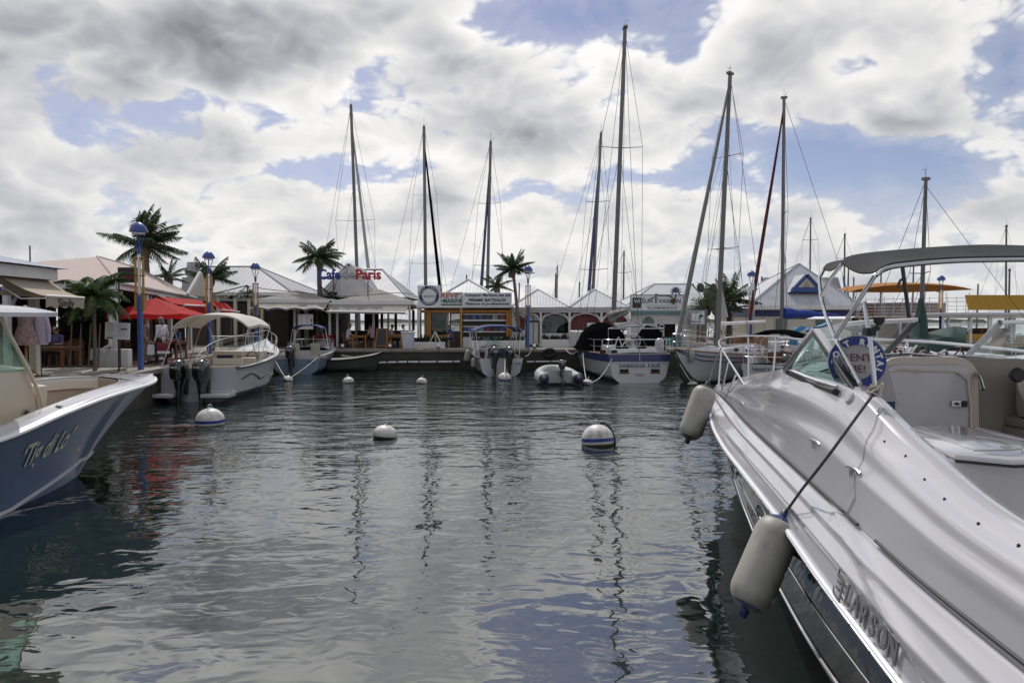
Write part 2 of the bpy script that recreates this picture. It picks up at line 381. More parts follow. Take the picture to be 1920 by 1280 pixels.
# ------------------------------------------------------------------ building materials
mat('white_paint', (.72, .72, .72), .55, var=.06, scale=2, dirt=(.40, .38, .34), dirt_amt=.35, dirt_scale=1.2)
mat('cream_paint', (.62, .58, .50), .6, var=.08, scale=2, dirt=(.35, .31, .25), dirt_amt=.4, dirt_scale=1.0)
mat('grey_wall', (.42, .42, .42), .7, var=.12, scale=1.5, dirt=(.22, .21, .2), dirt_amt=.5)
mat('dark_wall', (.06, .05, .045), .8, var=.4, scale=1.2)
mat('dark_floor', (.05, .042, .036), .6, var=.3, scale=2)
mat('maroon_wall', (.16, .045, .035), .7, var=.2, scale=1)
mat('orange_wood', (.40, .17, .035), .6, var=.18, scale=3, dirt=(.3, .14, .04), dirt_amt=.5)
mat('yellow_paint', (.42, .25, .05), .5, var=.12, scale=3)
mat('blue_paint', (.028, .07, .27), .35, var=.12, scale=3, dirt=(.05, .06, .14), dirt_amt=.4)
mat('blue_dark', (.015, .03, .14), .45, var=.15)
mat('teal_paint', (.10, .25, .28), .6, var=.15)
mat('wood_brown', (.20, .09, .04), .55, var=.3, scale=6, stretch=(1, 1, 6))
mat('grey_roof', (.27, .28, .31), .55, metal=.0, var=.12, scale=.8, dirt=(.17, .165, .165), dirt_amt=.6, dirt_scale=1.2)
mat('white_roof', (.40, .41, .46), .55, metal=.0, var=.08, scale=.8, dirt=(.25, .24, .235), dirt_amt=.6, dirt_scale=1.3)
mat('pink_roof', (.42, .33, .30), .75, var=.10, scale=.7, dirt=(.30, .22, .2), dirt_amt=.4, dirt_scale=.7)
mat('blue_roof', (.12, .15, .25), .5, var=.15, scale=1)
mat('canvas_grey', (.34, .325, .30), .85, var=.10, scale=1.2, bump=.3, bscale=6, dirt=(.2, .19, .17), dirt_amt=.4, trans=.25)
mat('canvas_beige', (.55, .47, .38), .85, var=.08, scale=1.5, trans=.3, dirt=(.38, .31, .25), dirt_amt=.35)
mat('canvas_red', (.64, .022, .022), .8, var=.15, scale=2, bump=.3, bscale=5, trans=.5)
mat('canvas_blue', (.02, .07, .33), .75, var=.15, scale=2, bump=.3, bscale=6, trans=.25)
mat('black', (.012, .012, .013), .4, var=.2)
mat('dark_metal', (.05, .05, .055), .4, metal=.6, var=.2)
mat('letter_navy', (.012, .02, .10), .4, var=.1)
mat('letter_blue', (.015, .04, .24), .4, var=.1)
mat('letter_red', (.42, .012, .015), .4, var=.1)
mat('letter_green', (.02, .11, .07), .4, var=.1)
mat('letter_orange', (.50, .13, .04), .4, var=.1)
mat('letter_grey', (.34, .35, .37), .4, var=.1)
mat('sign_white', (.74, .75, .78), .4, var=.03, scale=1)
mat('sign_black', (.02, .018, .018), .5, var=.1)
mat('steel', (.62, .62, .64), .22, metal=1.0, var=.08)
mat('galv', (.40, .41, .42), .45, metal=.7, var=.2, scale=6)
mat('mauve', (.24, .20, .33), .5, var=.1)
glass('shop_glass', (.55, .62, .6), 1.45)
glass('clear_glass', (.82, .92, .89), 1.42)
mat('photo_blue', (.05, .12, .30), .3, var=.6, scale=9); mat('photo_dark', (.06, .06, .09), .3, var=.8, scale=7); mat('photo_red', (.24, .06, .04), .3, var=.6, scale=8)
mat('photo_grey', (.36, .40, .42), .3, var=.5, scale=6)

def corrugated(mb, a, b, c, d, pitch=.30, amp=.004):
    """roof sheet a-b (eave) up to d-c (ridge; may be a point), ribs running up the slope"""
    a, b, c, d = map(Vector, (a, b, c, d)); ln = (b - a).length; n = max(4, int(ln / pitch)) * 2
    nn = (b - a).cross(d - a); nn = (nn if nn.length > 1e-6 else (b - a).cross(c - a)).normalized()
    if nn.z < 0: nn = -nn
    # ribs keep their direction up the slope: cut against the hips
    e = (b - a) / ln
    up = nn.cross(e); up = up if up.z > 0 else -up
    def top(t):
        x = t * ln; dx, cx = (d - a).dot(e), (c - a).dot(e); h = (d - a).dot(up)
        if x < dx: return h * x / dx if dx > 1e-6 else h
        if x > cx: return h * (ln - x) / (ln - cx) if ln - cx > 1e-6 else h
        return h
    lo = []; hi = []
    for i in range(n + 1):
        t = i / n; o = nn * (amp if i % 2 else 0); p = a + e * (t * ln) + o
        lo.append(p); hi.append(p + up * max(.001, top(t)))
    mb.grid([lo, hi]); return mb
def ridge_caps(mb, pts, r=.07):
    for p, q in pts: mb.tube([p, q], r, 6)
    return mb
def planter(x0, x1, y, h, label, leafy=True, dy=.45):
    t = thing('planter', label, 'planter', ((x0 + x1) / 2, y, QZ))
    w = x1 - x0; m = MB()
    for s in (-1, 1):
        m.box((0, s * (dy / 2 - .03), h / 2), (w, .06, h)); m.box((s * (w / 2 - .03), 0, h / 2), (.06, dy - .121, h))
    m.build('trough', 'white_paint', t, smooth=False)
    m = MB(); m.box((0, 0, h * .82 / 2 + .01), (w - .125, dy - .125, h * .82)); m.build('soil', 'dark_wall', t, smooth=False)
    if leafy:
        m = MB(); rr = random.Random(int(x0 * 10))
        for i in range(int(w * 90)):
            p = Vector((rr.uniform(-w / 2, w / 2) * .95, rr.uniform(-dy, dy) * .42, h * .8)); hgt = rr.uniform(.12, .5) * (1.2 if rr.random() < .2 else .8); a = rr.uniform(0, 6.3); o = Vector((math.cos(a), math.sin(a), 0))
            q = p + o * hgt * rr.uniform(.2, .7) + Vector((0, 0, hgt)); s = Vector((-o.y, o.x, 0)) * .025
            m.add([p - s, p + s, p.lerp(q, .6) + s * 1.6 + o * .02, q, p.lerp(q, .6) - s * 1.6 + o * .02], [(0, 1, 2, 3, 4)])
        m.build('foliage', 'leaf_dark', t, smooth=False, recalc=False)['kind'] = 'stuff'
    return t
mat('leaf_dark', (.030, .055, .022), .55, var=.5, scale=5, trans=.25)
mat('leaf_palm', (.045, .08, .026), .5, var=.45, scale=3, trans=.30)
mat('leaf_light', (.07, .12, .035), .5, var=.4, scale=4, trans=.35)
mat('palm_bark', (.17, .14, .11), .85, var=.3, scale=8, bump=.8, bscale=20, stretch=(1, 1, 3))

# ---- boutique on the near left bank
t = worldly(thing('boutique_building', 'boutique with blue metal roof, white fascia and glass shopfront at left edge', 'building', (-15.5, 13.5, QZ)))
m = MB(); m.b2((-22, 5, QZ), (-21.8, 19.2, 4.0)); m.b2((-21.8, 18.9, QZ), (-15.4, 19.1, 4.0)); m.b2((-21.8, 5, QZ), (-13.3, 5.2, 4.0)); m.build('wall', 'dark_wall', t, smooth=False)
m = MB(); m.b2((-13.35, 5.2, 3.35), (-13.15, 19.1, 4.0)); m.build('header', 'cream_paint', t, smooth=False)
m = MB(); m.b2((-21.8, 5.2, 3.72), (-13.4, 18.85, 3.8)); m.build('ceiling', 'grey_wall', t, smooth=False)
for y in (15.95, 17.2, 18.95):
    m = MB(); m.b2((-13.36, y - .09, QZ), (-13.16, y + .09, 3.34)); m.build('post', 'cream_paint', t, smooth=False)
for y0, y1 in ((11, 15.85), (16.05, 17.1)):
    m = MB(); m.b2((-13.27, y0, QZ + .1), (-13.25, y1, 3.33)); m.build('shop_window', 'shop_glass', t, smooth=False)
m = MB(); m.b2((-13.0, 5, 3.82), (-12.78, 19.25, 4.12)); m.b2((-22, 19.1, 3.82), (-13.01, 19.3, 4.12)); m.build('fascia', 'white_paint', t, smooth=False)
m = MB(); zt = 4.14; A, B, C, D = (-12.6, 4.8, zt), (-12.6, 19.5, zt), (-22.4, 19.5, zt), (-22.4, 4.8, zt); R0, R1 = (-17.5, 9, 5.35), (-17.5, 15.4, 5.35)
corrugated(m, A, B, R1, R0, .35); corrugated(m, B, C, R1, R1, .35); m.quad(C, D, R0, R1); m.quad(D, A, R0); roof = m.build('roof', 'blue_roof', t, smooth=False)
m = MB(); p = [(-13.9, 13.1, 4.4), (-13.9, 16.95, 4.4), (-13.9, 15.0, 6.3)]
m.bar(p[0], p[2], .16, .3); m.bar(p[1], p[2], .16, .3); m.build('barge_board', 'mauve', roof, smooth=False)
m = MB(); m.sheet([(-14.0, 13.2, 4.36), (-14.0, 16.8, 4.36), (-14.0, 15.0, 6.1)], .06); m.build('gable', 'white_paint', roof, smooth=False)
m = MB(); m.quad((-13.8, 13.0, 4.42), (-13.8, 15, 6.42), (-17.5, 15, 6.3), (-17.5, 13, 5.3)); m.quad((-13.8, 17.0, 4.42), (-13.8, 15, 6.42), (-17.5, 15, 6.3), (-17.5, 17, 5.0)); m.build('dormer_roof', 'blue_roof', roof, smooth=False)
m = MB(); m.tube([(-13.3, 18.9, 4.2), (-13.3, 18.9, 4.75)], .02); m.build('vent_pipe', 'dark_metal', roof)

def awning(name, p0, p1, q0, q1, drop, material, label, wavy=0, words=None, wm=None, wsize=.3, seg=14, shear=0.0):
    """canvas from wall edge p0-p1 down to front bar q0-q1 with a valance hanging `drop`"""
    p0, p1, q0, q1 = map(Vector, (p0, p1, q0, q1)); t = worldly(thing(name, label, 'awning', (p0 + p1) / 2))
    rows = []
    for i in range(7):
        s = i / 6; row = []
        for j in range(seg + 1):
            u = j / seg; v = p0.lerp(p1, u).lerp(q0.lerp(q1, u), s); v = v - Vector((0, 0, .07 * math.sin(math.pi * s)))
            if wavy: v = v + Vector((0, 0, .09 * s * (abs(math.sin(math.pi * wavy * u)) - .3)))
            row.append(v)
        rows.append(row)
    m = MB(); m.grid(rows); m.grid([[v - Vector((0, 0, .012)) for v in r_] for r_ in rows]); m.build('canvas', material, t, recalc=False)
    m = MB(); top = rows[-1]
    m.grid([top, [v - Vector((0, 0, drop * (.9 + .1 * math.cos(j * 1.9)))) + Vector((0.004, -.004, 0)) for j, v in enumerate(top)]]); val = m.build('valance', material, t, recalc=False)
    m = MB(); m.tube([v + Vector((0, 0, .01)) for v in top], .035, 6); m.build('front_bar', 'white_paint', t)
    for a, b in ((p0, q0), (p1, q1)):
        m = MB(); mid = a.lerp(b, .5) - Vector((0, 0, .35)); m.tube([a - Vector((0, 0, .25)), mid, b - Vector((0, 0, .05))], .02, 5); m.build('arm', 'white_paint', t)
    if words:
        d = (q1 - q0); rz = math.atan2(d.y, d.x); nrm = Vector((math.sin(rz), -math.cos(rz), 0))
        text('lettering', words, wm, val, face_at((q0 + q1) / 2 - Vector((0, 0, drop * .52)) + nrm * .02, rz), wsize, .003, shear=shear)
    return t
awning('shop_awning', (-13.15, 17.45, 3.88), (-13.15, 19.4, 3.86), (-11.8, 17.3, 3.30), (-11.8, 18.85, 3.30), .30, 'canvas_beige', 'beige awning with lettered valance on the boutique', words='Sindy', wm='sign_black', wsize=.30)
awning('shop_awning', (-13.15, 13.0, 3.80), (-13.15, 17.2, 3.80), (-12.35, 13.0, 3.50), (-12.35, 16.55, 3.50), .10, 'canvas_blue', 'short blue awning on the boutique beside the beige one')

# ---- restaurant with the pink roof on the left bank
E_ = Vector((-.265, .964, 0)); LF = Vector((-.964, -.265, 0)); C0 = Vector((-13.86, 24.0, 0))
def rp(a, b, z): return tuple(C0 + E_ * a + LF * b + Vector((0, 0, z)))
t = worldly(thing('restaurant_building', 'open-fronted restaurant with faded pink hip roof on the left bank', 'building', (-18, 30, QZ)))
m = MB(); z0 = 4.06; a, b, c, d = rp(0, 0, z0), rp(14.5, 0, z0), rp(14.5, 7.5, z0), rp(0, 7.5, z0); r0, r1 = rp(6, 2.3, 5.42), rp(12.4, 2.3, 5.42)
m.quad(a, b, r1, r0); m.quad(b, c, r1); m.quad(c, d, r0, r1); m.quad(d, a, r0); roof = m.build('roof', 'pink_roof', t, smooth=False)
m = MB(); ridge_caps(m, [(r0, r1), (a, r0), (b, r1)], .05); m.build('ridge_cap', 'pink_roof', roof)
m = MB(); m.bar(rp(-.02, -.05, z0 - .14), rp(14.5, -.05, z0 - .14), .10, .26); m.build('fascia', 'white_paint', roof, smooth=False)
m = MB(); m.bar(rp(-.05, .02, z0 - .14), rp(-.05, 7.5, z0 - .14), .10, .26); m.build('fascia', 'white_paint', roof, smooth=False)
m = MB(); m.tube([rp(0, -.16, z0 - .06), rp(14.5, -.16, z0 - .10)], .07, 8); m.build('gutter', 'grey_wall', roof)
for k, (pa, pb) in enumerate(((.15, .15), (4.6, .15), (9.2, .15), (14.2, .15), (.15, 3.4))):
    m = MB(); p = Vector(rp(pa, pb, 0)); m.b2((p.x - .09, p.y - .09, QZ), (p.x + .09, p.y + .09, z0 - .28)); post = m.build('post', 'white_paint', t, smooth=False)
    m = MB(); m.bar(rp(pa, pb, z0 - 1.25), rp(pa + .95, pb, z0 - .30), .09); m.build('brace', 'white_paint', post, smooth=False)
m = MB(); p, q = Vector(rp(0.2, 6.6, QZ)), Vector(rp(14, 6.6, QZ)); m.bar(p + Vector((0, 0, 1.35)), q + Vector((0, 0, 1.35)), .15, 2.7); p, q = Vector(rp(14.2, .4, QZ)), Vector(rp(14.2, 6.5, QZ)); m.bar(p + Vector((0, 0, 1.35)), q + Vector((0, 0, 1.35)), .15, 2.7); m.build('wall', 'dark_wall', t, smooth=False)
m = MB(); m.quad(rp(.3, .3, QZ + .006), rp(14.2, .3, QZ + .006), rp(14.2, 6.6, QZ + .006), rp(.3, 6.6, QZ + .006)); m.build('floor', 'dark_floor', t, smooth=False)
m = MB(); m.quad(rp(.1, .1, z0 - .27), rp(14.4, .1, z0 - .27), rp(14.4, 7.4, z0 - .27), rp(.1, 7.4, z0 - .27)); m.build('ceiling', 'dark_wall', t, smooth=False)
# little triangular gable board over the eave
m = MB(); g0, g1, gt = at(352, 553, 33.0), at(393, 557, 36.0), at(376, 511, 34.3); m.sheet([g0, g1, gt], .08); gb = m.build('sign_gable', 'cream_paint', t, smooth=False)
m = MB(); m.bar(g0, gt, .12, .2); m.bar(g1, gt, .06, .1); m.build('barge_board', 'white_paint', gb, smooth=False)
m = MB(); e1 = (g1 - g0).normalized(); rr = random.Random(5)
for row in range(3):
    for i in range(8 - row):
        if rr.random() < .85:
            p = g0.lerp(g1, .24 + .08 * i + .02 * row) + Vector((0, 0, .14 + .15 * row)) + Vector((.06, -.06, 0)); m.bar(p, p + e1 * rr.uniform(.05, .11), .02, rr.uniform(.05, .1))
m.build('lettering', 'letter_red', gb, smooth=False)
m = MB(); p = g0.lerp(g1, .52) + Vector((.06, -.06, .80)); m.bar(p, p + e1 * .2 + Vector((0, 0, .1)), .02, .12); m.bar(p + Vector((0, 0, .16)), p + e1 * .1 + Vector((0, 0, .3)), .02, .09); m.build('emblem', 'dark_metal', gb, smooth=False)
awning('restaurant_awning', at(298, 556, 28.5), at(377, 563, 33.0), at(346, 572, 28.6), at(398, 575, 32.0), .38, 'canvas_red', 'red awning with a white bar on the pink-roofed restaurant', seg=10)
awning('restaurant_awning', at(393, 563, 33.5), at(425, 569, 36.5), at(416, 581, 33.6), at(449, 585, 36.6), .30, 'canvas_red', 'red awning farther along the restaurant beside the lamp post', seg=10)
# parasol
def parasol(c, r, h, rise, material, label):
    t = thing('parasol', label, 'parasol', c); m = MB(); n = 8
    for k in range(n):
        a0, a1 = 2 * math.pi * k / n + .2, 2 * math.pi * (k + 1) / n + .2; rows = []
        for i in range(6):
            s = i / 5; row = []
            for j in range(5):
                u = j / 4; a = lerp(a0, a1, u); rad = r * s * (1 - .06 * math.sin(math.pi * u)); row.append((rad * math.cos(a), rad * math.sin(a), h - rise * s ** 1.15 - .05 * math.sin(math.pi * s) - .05 * s * math.sin(math.pi * u)))
            rows.append(row)
        m.grid(rows); m.grid([rows[-1], [(x * 1.005, y * 1.005, z - .16) for x, y, z in rows[-1]]])
    m.build('canopy', material, t, recalc=False, angle=60)
    m = MB(); m.tube([(0, 0, .02), (0, 0, h + .06)], .025, 8); m.build('pole', 'wood_brown', t)
    m = MB(); m.lathe([(.3, 0), (.3, .06), (.06, .1), (.05, .3)], (0, 0, 0), 16); m.build('base', 'dark_metal', t)
    for k in range(n):
        a = 2 * math.pi * k / n + .2; m = MB(); m.tube([(0, 0, h - .05), (r * math.cos(a), r * math.sin(a), h - rise - .03)], .012, 4); m.build('rib', 'wood_brown', t)
    return t
pp = at(292, 575, 26.2); parasol((pp.x, pp.y, QZ), 1.75, at(292, 558, 26.2).z - QZ, .62, 'canvas_red', 'big red parasol in front of the pink-roofed restaurant')

# ---- grey hip-roofed house behind, with a flue
def hip_house(name, label, pxl, pxr, y_eave, px_r0, px_r1, y_ridge, d, depth, rm, wm, fascia='white_paint', ribs=.35, cat='building', zwall=QZ):
    a, b = at(pxl, y_eave, d), at(pxr, y_eave, d); zr = at(960, y_ridge, d + depth / 2).z
    r0, r1 = at(px_r0, y_ridge, d + depth / 2), at(px_r1, y_ridge, d + depth / 2); r0.z = r1.z = zr; z = a.z; b.z = z
    t = worldly(thing(name, label, cat, ((a.x + b.x) / 2, d + depth / 2, QZ)))
    c, e = Vector((b.x, d + depth, z)), Vector((a.x, d + depth, z)); m = MB()
    corrugated(m, a, b, r1, r0, ribs); corrugated(m, b, c, r1, r1, ribs); corrugated(m, c, e, r0, r1, ribs); corrugated(m, e, a, r0, r0, ribs); roof = m.build('roof', rm, t, smooth=False, recalc=False)
    m = MB(); ridge_caps(m, [(r0, r1), (a, r0), (b, r1), (c, r1), (e, r0)], .075); m.build('ridge_cap', rm, roof)
    m = MB(); m.bar(a + Vector((-.05, -.05, -.1)), b + Vector((.05, -.05, -.1)), .08, .2); m.build('fascia', fascia, roof, smooth=False)
    return t, a, b, z
t, a, b, z = hip_house('grey_roof_house', 'house with plain grey hip roof and flue behind the lamp posts', 330, 548, 548, 385, 482, 500, 44, 10, 'grey_roof', 'grey_wall')
m = MB(); m.b2((a.x + .4, 44.4, QZ), (b.x - .4, 53.5, z)); m.build('wall', 'dark_wall', t, smooth=False)
for px in (408, 440, 466, 490):
    m = MB(); m.b2((wx(px, 44) - .1, 44.1, QZ), (wx(px, 44) + .1, 44.3, z - .02)); m.build('post', 'cream_paint', t, smooth=False)
m = MB(); m.b2((a.x + .3, 44.15, z - .55), (b.x - .3, 44.38, z - .05)); m.build('header', 'grey_wall', t, smooth=False)
m = MB(); p, q = at(452, 536, 43.9), at(466, 556, 43.9); m.bar(at(395, 552, 43.9), at(464, 535, 43.9), .06); m.bar(at(464, 535, 43.9), at(464, 558, 43.9), .07); m.bar(at(441, 556, 43.9), at(464, 535, 43.9), .05); m.bar(at(464, 535, 43.9), at(474, 552, 43.9), .05); m.build('roof_truss', 'dark_metal', t, smooth=False)
f0 = at(363, 520, 43.0); t = thing('flue', 'round grey cooking flue with cowl on a square base above the roofs', 'flue', (f0.x, 43.0, 4.3))
m = MB(); m.box((0, 0, .55), (1.0, 1.0, 1.1)); m.build('base', 'grey_wall', t, smooth=False)
m = MB(); m.lathe([(.40, 1.05), (.40, 1.25), (.5, 1.3), (.5, 1.62), (.4, 1.68), (.38, 2.05)], (0, 0, 0), 20); m.build('cowl', 'galv', t)

# ---- cafe: two tented canopies, the gabled house behind, its sign
def tent(pxl, pxr, ye, pxa, ya, d, depth, label, wavy, aw_y, pxal, pxar, posts):
    a, b = at(pxl, ye, d), at(pxr, ye, d); ap = at(pxa, ya, d + depth / 2); t = worldly(thing('terrace_canopy', label, 'canopy', ((a.x + b.x) / 2, d + depth / 2, QZ)))
    cs = [a, b, Vector((b.x, d + depth, b.z)), Vector((a.x, d + depth, a.z))]; m = MB()
    for i in range(4):
        p, q = cs[i], cs[(i + 1) % 4]; rows = []
        for s in range(9):
            k = s / 8; row = []
            for j in range(9):
                v = p.lerp(q, j / 8).lerp(ap, k); v.z = lerp(p.z, ap.z, k ** 1.25) - .05 * math.sin(math.pi * j / 8) * (1 - k); row.append(v)
            rows.append(row)
        m.grid(rows)
    m.build('canvas_roof', 'canvas_grey', t, recalc=False, angle=25)
    for i in range(4):
        m = MB(); p, q = cs[i], cs[(i + 1) % 4]; m.bar(p - Vector((0, 0, .10)), q - Vector((0, 0, .10)), .12, .22); m.build('gutter_beam', 'white_paint', t, smooth=False)
    for px in posts:
        m = MB(); p = at(px, ye, d + .1); m.b2((p.x - .06, d + .05, QZ), (p.x + .06, d + .17, p.z - .21)); m.build('post', 'white_paint', t, smooth=False)
        m = MB(); m.b2((p.x - .06, d + depth - .3, QZ), (p.x + .06, d + depth - .18, p.z - .21)); m.build('post', 'cream_paint', t, smooth=False)
    return t
tent(476, 622, 561, 555, 543, 40.4, 5.2, 'grey tented canopy over the cafe terrace with a wavy awning', 4, 0, 0, 0, (480, 552, 618))
tent(618, 772, 564, 712, 542, 40.4, 5.2, 'grey tented canopy over the cafe terrace beneath the cafe sign', 0, 0, 0, 0, (632, 700, 768))
awning('cafe_awning', at(480, 568, 40.3), at(615, 568, 40.3), at(468, 578, 38.9), at(606, 579, 38.9), .10, 'canvas_grey', 'scalloped grey awning under the canopy nearest the blue bimini boat', wavy=4, seg=40)
awning('cafe_awning', at(622, 571, 40.3), at(766, 571, 40.3), at(613, 584, 38.9), at(760, 586, 38.9), .10, 'canvas_grey', 'straight-edged grey awning above the seated cafe guests', wavy=0, seg=20)
# cafe house (walls, windows to the far side, gable)
t = worldly(thing('cafe_house', 'white cafe house with boarded gable and grey metal roof behind the canopies', 'building', (-8.5, 48, QZ)))
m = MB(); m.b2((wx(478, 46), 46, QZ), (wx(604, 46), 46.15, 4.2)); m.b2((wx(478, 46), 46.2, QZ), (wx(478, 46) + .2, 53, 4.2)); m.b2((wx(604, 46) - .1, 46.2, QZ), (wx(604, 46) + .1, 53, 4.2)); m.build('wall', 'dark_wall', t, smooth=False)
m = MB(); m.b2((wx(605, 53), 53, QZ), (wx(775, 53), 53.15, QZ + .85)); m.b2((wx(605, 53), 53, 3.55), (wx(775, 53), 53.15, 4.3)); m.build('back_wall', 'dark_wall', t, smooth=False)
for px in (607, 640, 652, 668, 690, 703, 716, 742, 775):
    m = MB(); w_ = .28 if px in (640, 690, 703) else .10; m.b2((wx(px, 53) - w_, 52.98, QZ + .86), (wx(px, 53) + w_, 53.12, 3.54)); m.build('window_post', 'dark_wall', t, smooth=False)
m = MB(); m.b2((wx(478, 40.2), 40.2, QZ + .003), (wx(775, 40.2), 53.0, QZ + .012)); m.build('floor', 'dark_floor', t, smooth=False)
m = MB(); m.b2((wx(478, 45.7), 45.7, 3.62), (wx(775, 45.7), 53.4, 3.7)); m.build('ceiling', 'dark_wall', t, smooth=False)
for px in (505, 520, 560, 575):
    m = MB(); m.b2((wx(px, 45.8) - .12, 45.7, QZ), (wx(px, 45.8) + .12, 45.9, 3.6)); m.build('pilaster', 'cream_paint', t, smooth=False)
ga, gb_, gt = at(600, 557, 44.0), at(707, 557, 44.0), at(655, 497, 44.0)
m = MB(); m.sheet([ga, gb_, gt], .1); gable = m.build('gable', 'white_paint', t, smooth=False)
nb = 15
for i in range(nb):           # lap boards
    k0, k1 = i / nb, (i + .93) / nb; m = MB(); m.sheet([ga.lerp(gt, k0) + Vector((.02, -.06, 0)), gb_.lerp(gt, k0) + Vector((-.02, -.06, 0)), gb_.lerp(gt, k1) + Vector((-.02, -.03, 0)), ga.lerp(gt, k1) + Vector((.02, -.03, 0))], .02); m.build('board', 'white_paint', gable, smooth=False)
for k in (.36, .5, .64):
    m = MB(); p = ga.lerp(gb_, k); hh = (gt.z - ga.z) * (1 - abs(k - .5) * 2) * .96; m.bar(p + Vector((0, -.1, 0)), p + Vector((0, -.1, hh)), .07, .04); m.build('batten', 'white_paint', gable, smooth=False)
m = MB(); m.bar(ga + Vector((-.15, -.12, -.1)), gt + Vector((0, -.12, .06)), .1, .24); m.bar(gb_ + Vector((.15, -.12, -.1)), gt + Vector((0, -.12, .06)), .1, .24); m.build('barge_board', 'white_paint', gable, smooth=False)
m = MB(); rr0 = gt + Vector((0, -.2, .08)); rr1 = at(716, 511, 51.0); rr1.z = rr0.z; rr0b = rr0 + Vector((0, 7, 0))
ev = at(764, 555, 46.0)
corrugated(m, gb_ + Vector((.2, -.2, 0)), gb_ + Vector((.2, 7, 0)), rr0b, rr0, .3); corrugated(m, ga + Vector((-.2, 7, 0)), ga + Vector((-.2, -.2, 0)), rr0, rr0b, .3)
h0, h1 = at(662, 499, 49), at(717, 513, 49); h1.z = h0.z = at(690, 505, 49).z
e0, e1 = at(600, 557, 45.2), at(764, 557, 45.2); e2, e3 = Vector((e1.x, 53.5, e1.z)), Vector((e0.x, 53.5, e0.z))
corrugated(m, e0, e1, h1, h0, .3); corrugated(m, e1, e2, h1, h1, .3); m.quad(e2, e3, h0, h1); m.quad(e3, e0, h0); roof = m.build('roof', 'grey_roof', t, smooth=False, recalc=False)
m = MB(); ridge_caps(m, [(h0, h1), (e1, h1)], .08); m.build('ridge_cap', 'white_roof', roof)
t = worldly(thing('cafe_sign', 'big blue, grey and red letters of the cafe name above the canopies', 'sign', at(655, 527, 41.6)))
for s, px0, px1, mm in (('Cafe', 597, 638, 'letter_blue'), ('de', 641, 666, 'letter_grey'), ('Paris', 667, 714, 'letter_red')):
    w_ = wx(px1, 41.6) - wx(px0, 41.6); p = at((px0 + px1) / 2, 515.5, 41.6); o = text('letters', s, mm, t, face_at(p), 1.0, .06, offset=.028)
    xs = [v.co.x for v in o.data.vertices]; zs = [v.co.z for v in o.data.vertices]; cx = (min(xs) + max(xs)) / 2; kx = w_ / (max(xs) - min(xs)); kz = 20 * 41.6 / FPX / (max(zs) - min(zs)) * (1.0 if s != 'Paris' else 1.0); zb = (min(zs) + max(zs)) / 2
    for v in o.data.vertices: v.co.x = cx + (v.co.x - cx) * kx; v.co.z = zb + (v.co.z - zb) * kz
m = MB(); m.bar(at(597, 519, 41.75), at(714, 519, 41.75), .05); m.bar(at(625, 519, 41.75), at(625, 560, 41.75), .05); m.bar(at(690, 519, 41.75), at(690, 560, 41.75), .05); m.build('frame', 'dark_metal', t, smooth=False)

# ---- boat rental kiosk with its three boards
KD = 41.2
t = worldly(thing('rental_kiosk', 'orange-framed boat rental kiosk with lattice door and poster window', 'building', (wx(872, KD), KD + 2, QZ)))
xl, xr = wx(797, KD), wx(958, KD)
ztop = at(900, 577, KD).z
def kx(px): return wx(px, KD + 3.5)
def kz(py): return at(0, py, KD + 3.5).z
m = MB(); m.b2((xl, KD + 3.4, QZ), (kx(841), KD + 3.6, ztop)); m.b2((kx(866), KD + 3.4, QZ), (xr, KD + 3.6, ztop)); m.b2((kx(841), KD + 3.4, QZ), (kx(866), KD + 3.6, kz(623))); m.b2((kx(841), KD + 3.4, kz(586)), (kx(866), KD + 3.6, ztop)); m.build('back_wall', 'grey_wall', t, smooth=False)
m = MB(); m.b2((xl - .1, KD + .5, QZ), (xl, KD + 3.6, ztop)); m.b2((xr, KD + .4, QZ), (xr + .1, KD + 3.6, ztop)); m.build('wall', 'grey_wall', t, smooth=False)
m = MB(); m.b2((xl - .5, KD - .3, ztop), (xr + .15, KD + 3.7, ztop + .12)); m.build('eave', 'white_paint', t, smooth=False)
m = MB(); m.b2((xl - .2, KD - .02, ztop - .30), (xr, KD + .1, ztop - .12)); m.build('beam', 'orange_wood', t, smooth=False)
for px, w_ in ((804, .14), (952, .10), (957, .08)):
    m = MB(); m.b2((wx(px, KD) - w_, KD - .05, QZ + .05), (wx(px, KD) + w_, KD + .09, ztop - .13)); m.build('post', 'orange_wood', t, smooth=False)
m = MB(); m.b2((wx(865, 40.4) - .05, 40.35, QZ), (wx(865, 40.4) + .05, 40.45, ztop)); m.build('post', 'yellow_paint', t, smooth=False)
m = MB(); m.b2((wx(785, KD) - .06, KD - .2, QZ), (wx(785, KD) + .06, KD - .08, ztop)); m.build('post', 'white_paint', t, smooth=False)
m = MB(); m.b2((wx(809, KD), KD + .15, QZ + .75), (wx(838, KD), KD + .17, ztop - .32)); m.build('window', 'shop_glass', t, smooth=False)
m = MB(); m.b2((wx(809, KD), KD + .10, QZ), (wx(838, KD), KD + .2, QZ + .74)); m.build('counter', 'yellow_paint', t, smooth=False)
m = MB(); m.b2((wx(839, KD), KD + .1, QZ), (wx(842, KD), KD + .2, ztop - .3)); m.build('jamb', 'cream_paint', t, smooth=False)
x0, x1 = wx(843, KD), wx(863, KD)
m = MB(); zl0, zl1 = at(0, 621, KD).z, at(0, 588, KD).z; m.b2((x0, KD + .12, QZ), (x0 + .08, KD + .2, ztop - .3)); m.b2((x1 - .05, KD + .12, QZ), (x1, KD + .2, ztop - .3)); m.b2((x0 + .08, KD + .12, QZ), (x1 - .05, KD + .2, zl0)); m.b2((x0 + .08, KD + .12, zl1), (x1 - .05, KD + .2, ztop - .3)); door = m.build('door', 'dark_wall', t, smooth=False)
m = MB(); n = 9
